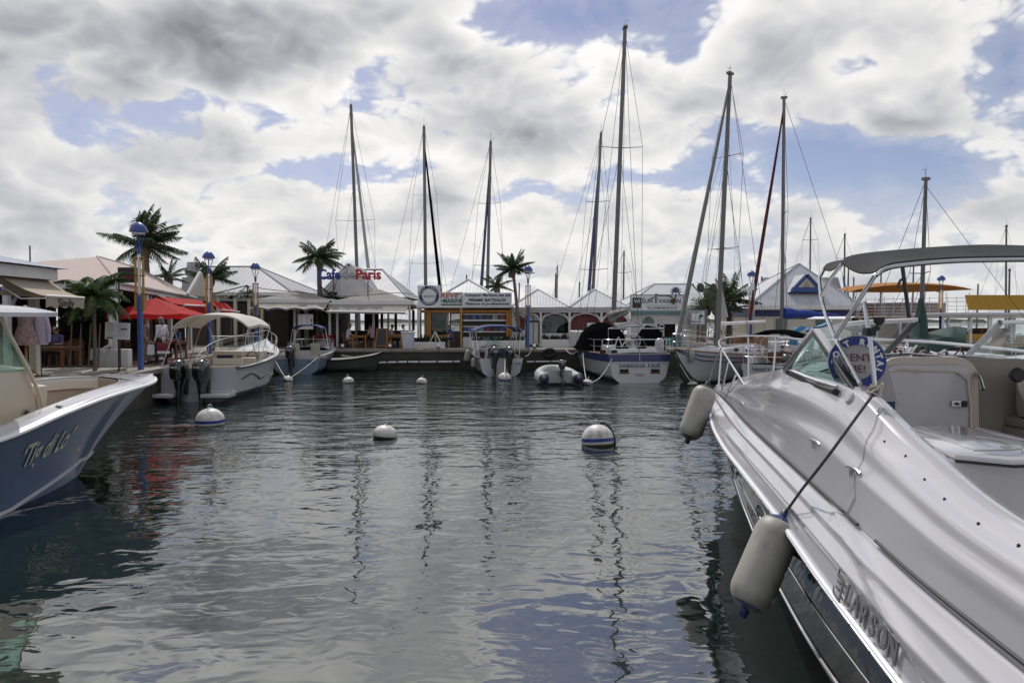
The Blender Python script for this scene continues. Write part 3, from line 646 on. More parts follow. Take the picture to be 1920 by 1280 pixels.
for i in range(-n, 7):
    for sgn in (1, -1):
        pts = []
        for k in range(2):
            z = lerp(zl0, zl1, k); xx = x0 + .09 + (i * .1 + (z - zl0) * .55 if sgn > 0 else (i * .1 + (zl1 - z) * .55)); pts.append(Vector((xx, KD + .15 + .012 * sgn, z)))
        # clip
        p, q = pts; lo_, hi_ = x0 + .09, x1 - .06
        def clip(p, q):
            for lim, s_ in ((lo_, 1), (hi_, -1)):
                if (p.x - lim) * s_ < 0 and (q.x - lim) * s_ < 0: return None
                if (p.x - lim) * s_ < 0: p = p.lerp(q, (lim - p.x) / (q.x - p.x))
                elif (q.x - lim) * s_ < 0: q = q.lerp(p, (lim - q.x) / (p.x - q.x))
            return p, q
        c_ = clip(p, q)
        if c_ and (c_[0] - c_[1]).length > .05: m.bar(c_[0], c_[1], .02, .035)
m.build('lattice', 'black', door, smooth=False)
x0, x1 = wx(868, KD), wx(948, KD)
m = MB(); m.b2((x0, KD + .32, QZ), (x1, KD + .36, ztop - .3)); m.build('display_back', 'dark_wall', t, smooth=False)
for ya, yb in ((588, 590), (599, 602), (611, 613), (621, 623)):
    m = MB(); m.b2((x0, KD + .1, at(0, yb, KD).z), (x1, KD + .31, at(0, ya, KD).z)); m.build('shelf', 'white_paint', t, smooth=False)
m = MB(); m.b2((x0, KD + .02, QZ), (x1, KD + .31, at(0, 632, KD).z)); m.build('counter', 'white_paint', t, smooth=False)
for row, (ya, yb) in enumerate(((590.5, 598.5), (613.5, 620.5))):
    for k in range(6):
        m = MB(); xa = lerp(x0, x1, k / 6) + .05; xb = lerp(x0, x1, (k + 1) / 6) - .05; m.b2((xa, KD + .26, at(0, yb, KD).z), (xb, KD + .3, at(0, ya, KD).z)); m.build('poster', ['photo_dark', 'photo_blue', 'photo_blue', 'photo_dark', 'photo_grey', 'photo_red'][(k + row * 2) % 6], t, smooth=False)
t2, a, b, z = hip_house('kiosk_gable_roof', 'small white ribbed hip roof peaking behind the rental boards', 832, 924, 551, 877, 880, 525, 42.2, 4.0, 'white_roof', 'grey_wall', ribs=.22, cat='roof')
m = MB(); m.b2((a.x + .2, 42.5, ztop + .13), (b.x - .2, 46, z)); m.build('wall', 'white_paint', t2, smooth=False)
# boards
def board(name, label, px0, px1, y0, y1, d, mm='sign_white', frame=None):
    p, q = at(px0, y1, d), at(px1, y0, d); t = worldly(thing(name, label, 'sign', ((p.x + q.x) / 2, d, p.z))); m = MB(); m.b2((p.x, d, p.z), (q.x, d + .06, q.z)); m.build('panel', mm, t, smooth=False, bevel=.01)
    if frame:
        m = MB(); w_ = .05
        m.b2((p.x - w_, d - .02, p.z - w_), (q.x + w_, d + .08, p.z)); m.b2((p.x - w_, d - .02, q.z), (q.x + w_, d + .08, q.z + w_)); m.b2((p.x - w_, d - .02, p.z), (p.x, d + .08, q.z)); m.b2((q.x, d - .02, p.z), (q.x + w_, d + .08, q.z)); m.build('frame', frame, t, smooth=False)
    return t, p, q
def fit_text(t, s, mm, px0, px1, y0, y1, d, shear=0.0, off=.01, name='lettering', rz=0.0):
    p = at((px0 + px1) / 2, (y0 + y1) / 2, d - .012); o = text(name, s, mm, t, face_at(p, rz), 1.0, .008, shear=shear, offset=off)
    vs = o.data.vertices; xs = [v.co.x for v in vs]; zs = [v.co.z for v in vs]; W, H = (px1 - px0) * d / FPX, (y1 - y0) * d / FPX; c = inv_of(t) @ p if inv_of(t) else p
    cx, cz = (min(xs) + max(xs)) / 2, (min(zs) + max(zs)) / 2; kx, kz = W / (max(xs) - min(xs)), H / (max(zs) - min(zs))
    for v in vs: v.co.x = c.x + (v.co.x - cx) * kx; v.co.z = c.z + (v.co.z - cz) * kz
    return o
def ring_disc(t, c, r0, r1, mm, name, y=0.0, n=40):
    m = MB(); ro = []; ri = []
    for k in range(n): a = 2 * math.pi * k / n; ro.append((c.x + r1 * math.cos(a), c.y - y, c.z + r1 * math.sin(a))); ri.append((c.x + r0 * math.cos(a), c.y - y, c.z + r0 * math.sin(a)))
    m.grid([ro, ri], closed=True); m.grid([ro, [(x, yy + .01, z) for x, yy, z in ro]], closed=True); return m.build(name, mm, t, smooth=False)
def arc_text(t, s, c, r, a0, a1, size, mm, flip=False, y=.01, name='lettering', rot=None):
    n = len(s)
    for i, ch in enumerate(s):
        if ch == ' ': continue
        a = lerp(a0, a1, i / (n - 1)); p = Vector((c.x + r * math.cos(R(a)), c.y - y, c.z + r * math.sin(R(a))))
        M = Matrix.Translation(p) @ FACE @ Matrix.Rotation(R(a - 90 + (180 if flip else 0)), 4, 'Z'); M = (rot @ M) if rot else M
        text(name, ch, mm, t, M, size, .003, offset=.004)
t, p, q = board('rental_sign', 'square white board with a navy ring boat rental logo on the kiosk', 783, 826, 535, 573, 40.7)
c = at(804.5, 554, 40.69)
ring_disc(t, c, .42, .60, 'letter_navy', 'ring', .008)
arc_text(t, 'BOAT RENTAL', c, .505, 170, 10, .15, 'sign_white', y=.02); arc_text(t, 'COMPANY', c, .505, 222, 318, .15, 'sign_white', flip=True, y=.02)
fit_text(t, 'MARINE', 'letter_grey', 795, 815, 553, 557, 40.7)
t, p, q = board('marine_sign', 'white board with orange and green marine shop name on the kiosk', 826.5, 868, 547.5, 573, 40.75)
fit_text(t, 'REVE', 'letter_orange', 826.5, 860, 549.5, 558, 40.75, shear=.1, off=.02); fit_text(t, 'MARINE', 'letter_green', 831, 867.5, 559.5, 568, 40.75, off=.03)
m = MB(); p = at(847, 571, 40.74); m.box(p, (1.25, .02, .08)); m.build('stripe', 'letter_green', t, smooth=False)
m = MB()
for px, py in ((858, 552.5), (863.5, 550), (865.5, 556), (828.5, 564)): pz = at(px, py, 40.74); m.box(pz, (.08, .02, .08), 0, Matrix.Rotation(.78, 4, 'Y'))
m.build('star', 'letter_navy', t, smooth=False)
t, p, q = board('permit_sign', 'long white board advertising boat permits on the kiosk roof edge', 868.5, 959.5, 548.5, 574, 40.8)
fit_text(t, 'Comptoir Maritime des iles', 'letter_navy', 872, 957, 550, 557.5, 40.8, off=.015); fit_text(t, 'PERMIS BATEAUX', 'sign_black', 879, 949, 559.5, 565.2, 40.8, off=.03); fit_text(t, 'Plaisance et professionnel', 'letter_navy', 872, 955, 566.5, 573, 40.8, shear=.25, off=.02)
planter(wx(776, 40.2), wx(835, 40.2), 40.2, .36, 'long white planter beside the white bin')
planter(wx(882, 40.0), wx(984, 40.0), 40.0, .45, 'white planter with plants in front of the poster window')
planter(wx(1016, 41.2), wx(1066, 41.2), 41.2, .48, 'white planter with green grass under the picture windows')

# ---- arcade with two ribbed hip roofs
AD = 42.0
t = worldly(thing('arcade_building', 'white arcade of shops under two ribbed hip roofs with bracketed columns', 'building', (wx(1070, AD), AD + 3, QZ)))
ze = at(0, 575.5, AD).z
for pl, pa, pr in ((957, 1009, 1068.5), (1068.5, 1115, 1181)):
    a, b = Vector((wx(pl, AD), AD, ze)), Vector((wx(pr, AD), AD, ze)); ap = at(pa, 542.5, AD + 3.0); ap2 = ap + Vector((0, 4, 0)); m = MB()
    corrugated(m, a, b, ap, ap, .19, .006); corrugated(m, b, b + Vector((0, 9, 0)), ap2, ap, .25); corrugated(m, a + Vector((0, 9, 0)), a, ap, ap2, .25); roof = m.build('roof', 'white_roof', t, smooth=False, recalc=False)
    m = MB(); ridge_caps(m, [(a, ap), (b, ap), (ap, ap2)], .07); m.build('ridge_cap', 'white_roof', roof)
m = MB(); m.b2((wx(957, AD), AD - .06, ze - .22), (wx(1182, AD), AD + .06, ze - .02)); m.build('fascia', 'grey_wall', t, smooth=False)
m = MB(); m.b2((wx(957, AD), AD + .07, ze - .34), (wx(1182, AD), AD + .15, ze - .21)); m.build('lintel', 'white_paint', t, smooth=False)
cols = (961, 1014, 1068, 1128, 1179)
for i, px in enumerate(cols):
    x = wx(px, AD); m = MB(); m.tube([(x, AD + .1, QZ), (x, AD + .1, ze - .34)], .075, 10); m.lathe([(.13, 0), (.13, .12), (.08, .2)], (x, AD + .1, QZ), 10); m.lathe([(.07, 0), (.11, .06), (.11, .1)], (x, AD + .1, ze - .95), 10); col = m.build('column', 'white_paint', t)
    for s in (-1, 1):
        if (i == 0 and s < 0) or (i == 4 and s > 0): continue
        m = MB(); nx = wx(cols[i + s], AD); hw = abs(nx - x) / 2
        m.tube([(x + s * (.06 + (hw - .06) * (1 - math.cos(k * math.pi / 16))), AD + .1, ze - .95 + .56 * math.sin(k * math.pi / 16)) for k in range(9)], .035, 5)
        m.tube([(x + s * (.05 + .34 * k / 6), AD + .1, ze - .75 + .33 * math.sin(k * math.pi / 12)) for k in range(7)], .022, 5); m.build('bracket', 'white_paint', col)
m = MB(); m.b2((wx(961, AD), AD + .55, QZ + 1.0), (wx(985, AD), AD + .7, ze)); m.b2((wx(1069, AD), AD + .55, QZ + 1.0), (wx(1178, AD), AD + .7, ze)); m.b2((wx(985, AD), AD + .55, ze - .5), (wx(1069, AD), AD + .7, ze)); m.build('wall', 'maroon_wall', t, smooth=False)
m = MB(); m.b2((wx(961, AD), AD + .5, QZ), (wx(985, AD), AD + .75, QZ + .99)); m.build('low_wall', 'white_paint', t, smooth=False)
m = MB(); m.b2((wx(1016, AD), AD + .45, QZ), (wx(1066, AD), AD + .75, QZ + .82)); m.build('low_wall', 'white_paint', t, smooth=False)
m = MB(); m.b2((wx(1069, AD), AD + .45, QZ), (wx(1126, AD), AD + .75, QZ + .9)); m.build('low_wall', 'white_paint', t, smooth=False)
m = MB(); m.b2((wx(985.5, AD), AD + .9, QZ), (wx(1068, AD), AD + 1.0, ze)); m.build('inner_wall', 'dark_wall', t, smooth=False)
for px0, px1 in ((993, 999.5), (1001, 1010)):
    for za, zb in ((QZ + .1, QZ + 1.5), (QZ + 1.6, QZ + 1.95)):
        m = MB(); m.b2((wx(px0, AD), AD + .6, za), (wx(px1, AD), AD + .66, zb)); m.build('door_panel', 'white_paint', t, smooth=False)
for px0, px1 in ((1023, 1034), (1037, 1047.5), (1050, 1061)):
    for k in range(5):
        za = lerp(QZ + .95, QZ + 2.2, k / 5); m = MB(); m.b2((wx(px0, AD), AD + .7, za), (wx(px1, AD), AD + .76, za + .235)); m.build('photo_panel', 'photo_grey', t, smooth=False)
m = MB(); m.b2((wx(1017, AD), AD + .62, QZ + .83), (wx(1065, AD), AD + .64, ze - .5)); m.build('window', 'shop_glass', t, smooth=False)
for px, py, r_ in ((964, 589, .1), (971, 589, .13), (981, 590, .19), (968, 607, .25)):
    m = MB(); c = at(px, py, AD + .5); m.lathe([(r_, 0), (r_ * .95, .03)], c, 16, Matrix.Rotation(math.pi / 2, 4, 'X')); m.build('wall_plate', 'sign_white', t)
m = MB(); m.b2((wx(1102, AD), AD + .4, at(0, 613, AD).z), (wx(1122, AD), AD + .44, at(0, 605, AD).z)); m.build('notice', 'sign_white', t, smooth=False)

# ---- charter office with the palm and dolphin board
SD = 42.6
t2, a, b, z = hip_house('charter_office', 'pale charter office with low white ribbed roof and fan-lit door', 1176, 1330, 572, 1226, 1302, 533, 43.4, 9, 'white_roof', 'white_paint', ribs=.24)
m = MB(); xo = wx(1187, SD); m.b2((xo, SD + .8, QZ), (wx(1238, SD), SD + 1.0, z)); m.b2((wx(1285, SD), SD + .8, QZ), (wx(1322, SD), SD + 1.0, z)); m.b2((wx(1238, SD), SD + .8, z - 1.2), (wx(1285, SD), SD + 1.0, z)); m.build('wall', 'white_paint', t2, smooth=False)
m = MB(); m.b2((wx(1238, SD), SD + 2.6, QZ), (wx(1285, SD), SD + 2.7, z - 1.0)); m.build('inner_wall', 'dark_wall', t2, smooth=False)
m = MB(); m.b2((wx(1187, SD), SD + .55, at(0, 588, SD).z), (wx(1290, SD), SD + .79, at(0, 582, SD).z)); m.build('beam', 'teal_paint', t2, smooth=False)
m = MB(); m.b2((wx(1187, SD), SD + .6, QZ), (wx(1284, SD), SD + .79, QZ + .55)); m.build('plinth', 'teal_paint', t2, smooth=False)
m = MB(); x0, x1 = wx(1208, SD), wx(1232, SD); m.b2((x0, SD + .72, QZ + .56), (x1, SD + .79, QZ + 1.35)); door = m.build('door', 'sign_white', t2, smooth=False)
m = MB(); cx = (x0 + x1) / 2; m.prism([(cx + .38 * math.cos(k * math.pi / 10), SD + .70, QZ + 1.45 + .42 * math.sin(k * math.pi / 10)) for k in range(11)], (0, .05, 0)); m.build('fanlight', 'shop_glass', door, smooth=False)
m = MB()
for k in range(7):
    cz = at(0, 594 + k * 6, SD).z; x = wx(1245, SD); m.tube([(x + .14 * math.cos(a_ * math.pi / 6), SD + .6, cz + .11 * math.sin(a_ * math.pi / 6)) for a_ in range(12)], .03, 4, closed=True)
m.build('lattice_panel', 'white_paint', t2)
t, p, q = board('charter_sign', 'white charter company board with sun, palm and dolphin outline', 1183, 1281, 553.5, 581.5, SD - .3, frame='letter_grey')
m = MB(); p, q = at(1186, 577, SD - .33), at(1202, 558, SD - .33); m.b2((p.x, SD - .34, p.z), (q.x, SD - .31, q.z)); m.build('black_square', 'sign_black', t, smooth=False)
fit_text(t, 'WI', 'sign_white', 1188.5, 1199.5, 561, 568, SD - .35)
fit_text(t, 'S', 'letter_navy', 1204, 1208.5, 558.5, 568, SD - .3); fit_text(t, 'UN', 'letter_navy', 1209.5, 1223.5, 560.5, 568, SD - .3); fit_text(t, 'E', 'letter_navy', 1228.5, 1233.5, 558.5, 568, SD - .3); fit_text(t, 'VASI', 'letter_navy', 1234.5, 1256.5, 560.5, 568, SD - .3); fit_text(t, 'N', 'letter_navy', 1269, 1276, 560.5, 568, SD - .3)
m = MB(); c = at(1262.5, 564.5, SD - .32); m.lathe([(.175, -.02), (.175, .02)], c, 24, Matrix.Rotation(math.pi / 2, 4, 'X')); m.build('sun_disc', mat('sun_disc', (.10, .055, .03), .6), t)
m = MB(); dl = [at(x, y, SD - .33) for x, y in ((1217, 562), (1222, 559), (1228, 557), (1231, 555.5), (1228.5, 551.5), (1233, 552), (1236, 554), (1246, 553.7), (1255, 555), (1262, 558))]; m.tube(cat_rom(dl, 3), .028, 4); m.build('dolphin_outline', 'letter_navy', t)
m = MB(); pc = at(1267, 547, SD - .33); m.tube([at(1265, 562, SD - .33), at(1267.5, 553, SD - .33), pc], .04, 5)
for k in range(9):
    a_ = R(-30 + k * 30); tip = pc + Vector((math.cos(a_) * .42, 0, math.sin(a_) * .42 - .05)); s_ = Vector((-math.sin(a_), 0, math.cos(a_))) * .05; mid = pc.lerp(tip, .5) + Vector((0, 0, .06)); m.prism([pc, mid + s_, tip, mid - s_], (0, .02, 0))
m.build('palm_cutout', 'letter_navy', t, smooth=False)
fit_text(t, 'Tel. (+590) 690 35 63 18', 'letter_navy', 1214, 1269, 576, 580, SD - .3)
m = MB()
for py in (572, 574.7): m.box(at(1241, py, SD - .31), (2.0, .01, .022))
m.build('rule_line', 'letter_grey', t, smooth=False)
t, p, q = board('notice_sign', 'small white notice board with green emblem under the cactus', 1297, 1320.5, 583, 607, 38.9, frame='letter_grey')
m = MB(); m.b2((at(1298, 0, 38.9).x, 38.88, at(0, 603.5, 38.9).z), (at(1319, 0, 38.9).x, 38.895, at(0, 602, 38.9).z)); m.b2((at(1301, 0, 38.9).x, 38.88, at(0, 586, 38.9).z), (at(1318, 0, 38.9).x, 38.895, at(0, 585, 38.9).z)); m.build('stripe', 'letter_navy', t, smooth=False)
m = MB(); c = at(1314.5, 594, 38.88); m.prism([c + Vector((x * .03, 0, y * .03)) for x, y in ((-4, -5), (-2, -5), (-1, 0), (3, -1), (4, 3), (0, 5), (-4, 3))], (0, .012, 0)); m.build('emblem', 'letter_green', t, smooth=False)
m = MB(); x = wx(1308, 39.0); m.b2((x - .05, 38.98, QZ), (x + .05, 39.06, at(0, 600, 39).z)); m.build('post', 'wood_brown', t, smooth=False)

# ---- big pavilion with blue dormer
t, a, b, z = hip_house('pavilion', 'large pavilion with steep grey ribbed roof and blue dormer', 1404, 1614, 572, 1496, 1499, 495, 46.5, 8.2, 'white_roof', 'cream_paint', ribs=.30)
m = MB(); m.b2((a.x + .4, 46.9, QZ), (b.x - .4, 54.2, z - .75)); m.build('wall', 'cream_paint', t, smooth=False)
m = MB(); m.b2((a.x + .3, 46.8, z - .74), (b.x - .3, 54.3, z - .18)); m.build('frieze', 'blue_dark', t, smooth=False)
n = 44; m = MB()
for k in range(n):
    x = lerp(a.x, b.x, (k + .5) / n); m.prism([(x - .09, 46.38, z - .2), (x + .09, 46.38, z - .2), (x + .06, 46.38, z - .30), (x, 46.38, z - .34), (x - .06, 46.38, z - .30)], (0, .02, 0))
m.build('scalloped_trim', 'white_paint', t, smooth=False)
dd = 47.4
g0, g1, gt = at(1486, 546, dd), at(1537, 546, dd), at(1512, 517, dd); g1.z = g0.z; m = MB(); m.sheet([g0, g1, gt], .06); dm = m.build('dormer', 'cream_paint', t, smooth=False)
m = MB(); m.bar(g0 + Vector((-.1, -.08, 0)), gt + Vector((0, -.08, .05)), .1, .24); m.bar(g1 + Vector((.1, -.08, 0)), gt + Vector((0, -.08, .05)), .1, .24); m.bar(g0 + Vector((-.1, -.09, .1)), g1 + Vector((.1, -.09, .1)), .1, .32); m.build('dormer_frame', 'blue_paint', dm, smooth=False)
m = MB(); m.sheet([g0.lerp(g1, .36) + Vector((0, -.1, .30)), g0.lerp(g1, .64) + Vector((0, -.1, .30)), gt + Vector((0, -.1, -.36))], .02); m.build('dormer_window', 'canvas_beige', dm, smooth=False)
m = MB(); bk = Vector((0, 3.0, 0)); m.quad(g0 + Vector((-.25, -.2, -.05)), gt + Vector((0, -.2, .12)), gt + bk + Vector((0, 0, .12)), g0 + bk + Vector((-.25, 0, -.05))); m.quad(g1 + Vector((.25, -.2, -.05)), gt + Vector((0, -.2, .12)), gt + bk + Vector((0, 0, .12)), g1 + bk + Vector((.25, 0, -.05))); m.build('dormer_roof', 'white_roof', dm, smooth=False)
for (x0, x1) in ((1455, 1475), (1530, 1550)):
    m = MB(); m.b2((wx(x0, 46.8), 46.83, QZ + .9), (wx(x1, 46.8), 46.89, z - .9)); m.build('window', 'shop_glass', t, smooth=False)
t = worldly(thing('rear_house', 'house ridge with blue gable ends showing behind the pavilion', 'building', (wx(1505, 57), 56, QZ)))
a, b = at(1428, 555, 55.2), at(1582, 555, 55.2); r0, r1 = at(1430, 520, 56.2), at(1578, 521, 56.2); m = MB(); b.z = a.z; r1.z = r0.z; corrugated(m, a, b, r1, r0, .4); m.build('roof', 'grey_roof', t, smooth=False, recalc=False)
m = MB(); m.bar(a + Vector((-.1, -.1, 0)), r0 + Vector((-.1, -.1, 0)), .12, .3); m.bar(b + Vector((.1, -.1, 0)), r1 + Vector((.1, -.1, 0)), .12, .3); m.build('barge_board', 'blue_paint', t, smooth=False)
m = MB(); m.b2((a.x, 55.5, QZ), (b.x, 56.6, a.z)); m.build('wall', 'cream_paint', t, smooth=False)
# ------------------------------------------------------------------ boats: shared pieces
mat('gelcoat', (.52, .515, .55), .16, var=.03, scale=1.2, coat=.8, dirt=(.47, .46, .44), dirt_amt=.35, dirt_scale=2.0)
mat('gelcoat_cream', (.60, .535, .44), .3, var=.04, scale=1.2, coat=.3)
mat('liner_tan', (.36, .29, .22), .45, var=.08, scale=2)
mat('liner_taupe', (.30, .275, .24), .35, var=.06, scale=1.2, coat=.3)
mat('hull_black', (.008, .008, .009), .06, var=.2, scale=2, spec=.25)
mat('hull_under', (.05, .055, .05), .5, var=.4, scale=2)
mat('hull_blue', (.042, .10, .21), .28, var=.12, scale=.9, coat=.15, dirt=(.09, .13, .2), dirt_amt=.35, dirt_scale=5)
mat('hull_lightblue', (.19, .26, .35), .3, var=.08, coat=.4)
mat('navy_band', (.018, .028, .13), .3, var=.1, coat=.4)
mat('rubber', (.02, .02, .02), .6, var=.2)
mat('outboard_black', (.010, .010, .011), .16, var=.2, coat=.8)
mat('sail_grey', (.42, .41, .39), .85, var=.15, scale=3, bump=.4)
mat('sail_blue', (.012, .04, .26), .75, var=.2, scale=3, bump=.5, bscale=8)
mat('sail_red', (.085, .012, .016), .8, var=.2, scale=3)
mat('sail_furled', (.20, .195, .19), .85, var=.2, scale=3, bump=.4)
mat('tarp_black', (.006, .006, .007), .9, spec=0.0, var=.3, scale=3, bump=.6, bscale=6)
mat('tarp_green', (.008, .045, .034), .7, var=.2, scale=2, bump=.6, bscale=5)
mat('tarp_sky', (.05, .22, .42), .7, var=.2, scale=2, bump=.5, bscale=6)
mat('mast_alu', (.17, .165, .165), .45, metal=.55, var=.12, scale=3)
mat('wire', (.10, .10, .11), .5, metal=.5, var=.1)
mat('rope_white', (.55, .52, .47), .9, var=.2, scale=20, bump=.6, bscale=60)
mat('rope_dark', (.05, .055, .06), .85, var=.3, scale=30, bump=.6, bscale=60)
mat('fender_white', (.36, .35, .32), .5, var=.10, scale=3, dirt=(.17, .155, .12), dirt_amt=.75, dirt_scale=5)
mat('fender_end', (.015, .03, .11), .4, var=.2)
mat('canvas_charcoal', (.060, .062, .064), .85, spec=.15, var=.12, scale=1.5, bump=.3, bscale=10, trans=.15)
mat('bimini_beige', (.70, .665, .60), .8, var=.06, scale=1.5, bump=.2, bscale=6, trans=.25)
mat('bimini_blue', (.030, .050, .17), .8, var=.1, scale=1.5, bump=.2, bscale=6, trans=.2)
mat('teak', (.22, .10, .04), .5, var=.25, scale=8, stretch=(6, 1, 1))
mat('hypalon', (.33, .335, .34), .55, var=.06, scale=2, dirt=(.28, .28, .27), dirt_amt=.4)
mat('cushion', (.56, .50, .42), .6, var=.05, scale=3, bump=.15)
mat('navy_vinyl', (.02, .025, .06), .5, var=.1)

class Hull:
    """hull lines in local axes: x to starboard, y forward from the transom, z up from the water"""
    def __init__(s, L, B, zb, zs, draft=.4, tr=.88, full=.42, rake=.9, flare=1.5, dip=0.0, chine=.80, sharp=2.2):
        s.__dict__.update(L=L, B=B, zb=zb, zs=zs, draft=draft, tr=tr, full=full, rake=rake, flare=flare, dip=dip, chine=chine, sharp=sharp)
    def hb(s, y):
        k = y / s.L
        if k < s.full: return s.B / 2 * lerp(s.tr, 1, math.sin(math.pi / 2 * k / s.full))
        return max(.012, s.B / 2 * (1 - ((k - s.full) / (1 - s.full)) ** s.sharp))
    def zsh(s, y): k = y / s.L; return lerp(s.zs, s.zb, k ** 1.7) - s.dip * math.sin(math.pi * k)
    def zk(s, y):
        y0 = s.L - s.rake
        if y <= y0: return -s.draft
        k = (y - y0) / s.rake; return -s.draft + (s.zsh(s.L) + s.draft - .04) * k ** 1.5
    def pt(s, y, v, sd=1):
        zk, zt = s.zk(y), s.zsh(y); z = lerp(zk, zt, v); hb = s.hb(y); k = y / s.L; p = lerp(.35, s.flare, max(0, (k - .3) / .7)) if k > .3 else .35
        if v < .42: h = hb * s.chine * lerp(1, .55, max(0, (k - .5) / .5)) * (v / .42) ** .75
        else:
            c = s.chine * lerp(1, .55, max(0, (k - .5) / .5)); h = hb * lerp(c, 1, ((v - .42) / .58) ** lerp(.8, 1.3, k))
        return Vector((sd * h, y, z))
    def build(s, t, m_top, m_low=None, split=.5, ny=40, nv=14, name='hull', y_list=None):
        ys = [s.L * (1 - (1 - i / ny) ** 1.25) for i in range(ny + 1)]
        def part(v0, v1, nm, mm, parent):
            m = MB()
            for sd in (-1, 1): m.grid([[s.pt(y, lerp(v0, v1, j / nv), sd) for j in range(nv + 1)] for y in ys])
            a = [s.pt(0, lerp(v0, v1, j / nv), -1) for j in range(nv + 1)]; b = [s.pt(0, lerp(v0, v1, j / nv), 1) for j in range(nv + 1)]; m.grid([a, b])
            return m.build(nm, mm, parent, angle=50)
        h = part(split if m_low else 0, 1, name, m_top, t)
        if m_low: part(0, split, 'hull_bottom', m_low, h)
        return h
    def line(s, v, out=0.0, ny=40, y0=0, y1=None, dz=0.0):
        y1 = y1 or s.L; pts = []
        for i in range(ny + 1):
            y = lerp(y0, y1, 1 - (1 - i / ny) ** 1.2); p = s.pt(y, v); p.x += out; p.z += dz; pts.append(p)
        return pts
    def rail(s, t, v, r, mm, name='rub_rail', out=.01, dz=0.0):
        a = s.line(v, out, dz=dz); b = [Vector((-p.x, p.y, p.z)) for p in a]; m = MB(); m.tube(a + b[::-1], r, 6); return m.build(name, mm, t)
    def deck(s, t, y0, y1, mm, inset=.0, crown=.06, drop=.03, name='deck', ny=24, nx=10, hole=None, hx=.7):
        m = MB(); rows = []
        for i in range(ny + 1):
            y = lerp(y0, y1, i / ny); hb = max(.005, s.hb(y) - inset); z = s.zsh(y) - drop
            rows.append([Vector((hb * (2 * j / nx - 1), y, z + crown * (1 - (2 * j / nx - 1) ** 2))) for j in range(nx + 1)])
        m.grid(rows); return m.build(name, mm, t, angle=50)
    def cockpit(s, t, y0, y1, zf, w, mm, mf, cap=.16, mcap=None, ny=16):
        """well with side decks: cap from the sheer inwards by w, inner wall down to zf, floor"""
        rows = []
        for i in range(ny + 1):
            y = lerp(y0, y1, i / ny); hb = s.hb(y); z = s.zsh(y); hi = max(.02, hb - w); rows.append((y, hb, hi, z))
        for sd in (-1, 1):
            m = MB(); m.grid([[Vector((sd * hb, y, z)), Vector((sd * (hb * .5 + hi * .5), y, z + .03)), Vector((sd * hi, y, z + .01)), Vector((sd * hi, y, z - .05))] for y, hb, hi, z in rows]); m.build('side_deck', mcap or mm, t, angle=50)
            m = MB(); m.grid([[Vector((sd * hi, y, z - .05)), Vector((sd * (hi - .03), y, zf))] for y, hb, hi, z in rows]); m.build('cockpit_side', mm, t)
        m = MB(); m.grid([[Vector((-hi, y, zf)), Vector((hi, y, zf))] for y, hb, hi, z in rows]); m.build('cockpit_floor', mf, t)
        y, hb, hi, z = rows[-1]; m = MB(); m.sheet([(-hi, y, zf), (hi, y, zf), (hi, y, z), (-hi, y, z)], .03); m.build('bulkhead', mm, t, smooth=False)

def outboard(t, x, y, z, h=1.45, tilt=0.0, mm='outboard_black', M0=None):
    """powerhead cowl, midsection and lower unit hung behind y"""
    M = Matrix.Translation((x, y, z)) @ Matrix.Rotation(tilt, 4, 'X') @ Matrix.Scale(h / 1.45, 4)
    def sec(m, secs, n=14, p=2.8):
        rows = []
        for cy, cz, wx_, wy_ in secs:
            row = []
            for k in range(n):
                a = 2 * math.pi * k / n; c, s_ = math.cos(a), math.sin(a); row.append(M @ Vector((wx_ * math.copysign(abs(c) ** (2 / p), c), cy + wy_ * math.copysign(abs(s_) ** (2 / p), s_), cz)))
            rows.append(row)
        m.grid(rows, closed=True); m.quad(*rows[-1]); m.quad(*rows[0][::-1])
    m = MB(); sec(m, [(-.30, .22, .17, .26), (-.30, .30, .21, .32), (-.32, .50, .22, .35), (-.32, .66, .205, .33), (-.30, .76, .17, .27), (-.28, .80, .11, .18)]); cowl = m.build('outboard_cowl', mm, t, angle=60)
    m = MB(); m.box(M @ Vector((0, -.66, .60)), (.16 * h / 1.45, .012, .03)); m.build('badge', 'sign_white', cowl, smooth=False)
    m = MB(); sec(m, [(-.28, -.62, .035, .17), (-.28, -.35, .06, .17), (-.28, 0, .10, .19), (-.28, .22, .15, .23)]); m.build('outboard_leg', mm, t, angle=60)
    m = MB(); m.box(M @ Vector((0, -.04, .02)), (.24 * h / 1.45, .18 * h / 1.45, .5 * h / 1.45)); m.build('outboard_bracket', 'dark_metal', t, smooth=False, bevel=.02)
    m = MB(); pts = [M @ Vector((0, -.28 + dy, -.66)) for dy in (-.24, -.16, .1, .24)]; m.tube(pts, [.05, .075, .07, .02], 8); m.build('gearcase', mm, t)
    m = MB()
    for k in range(3):
        a = 2 * math.pi * k / 3 + .4; d = Vector((math.cos(a), 0, math.sin(a))); e = Vector((-d.z, 0, d.x)); c = Vector((0, -.50, -.66)); m.prism([M @ (c + d * .05 - e * .03), M @ (c + d * .17 - e * .06 + Vector((0, .03, 0))), M @ (c + d * .19 + e * .04 - Vector((0, .03, 0))), M @ (c + d * .05 + e * .03)], (0, .008, 0))
    m.build('propeller', 'dark_metal', t, smooth=False)

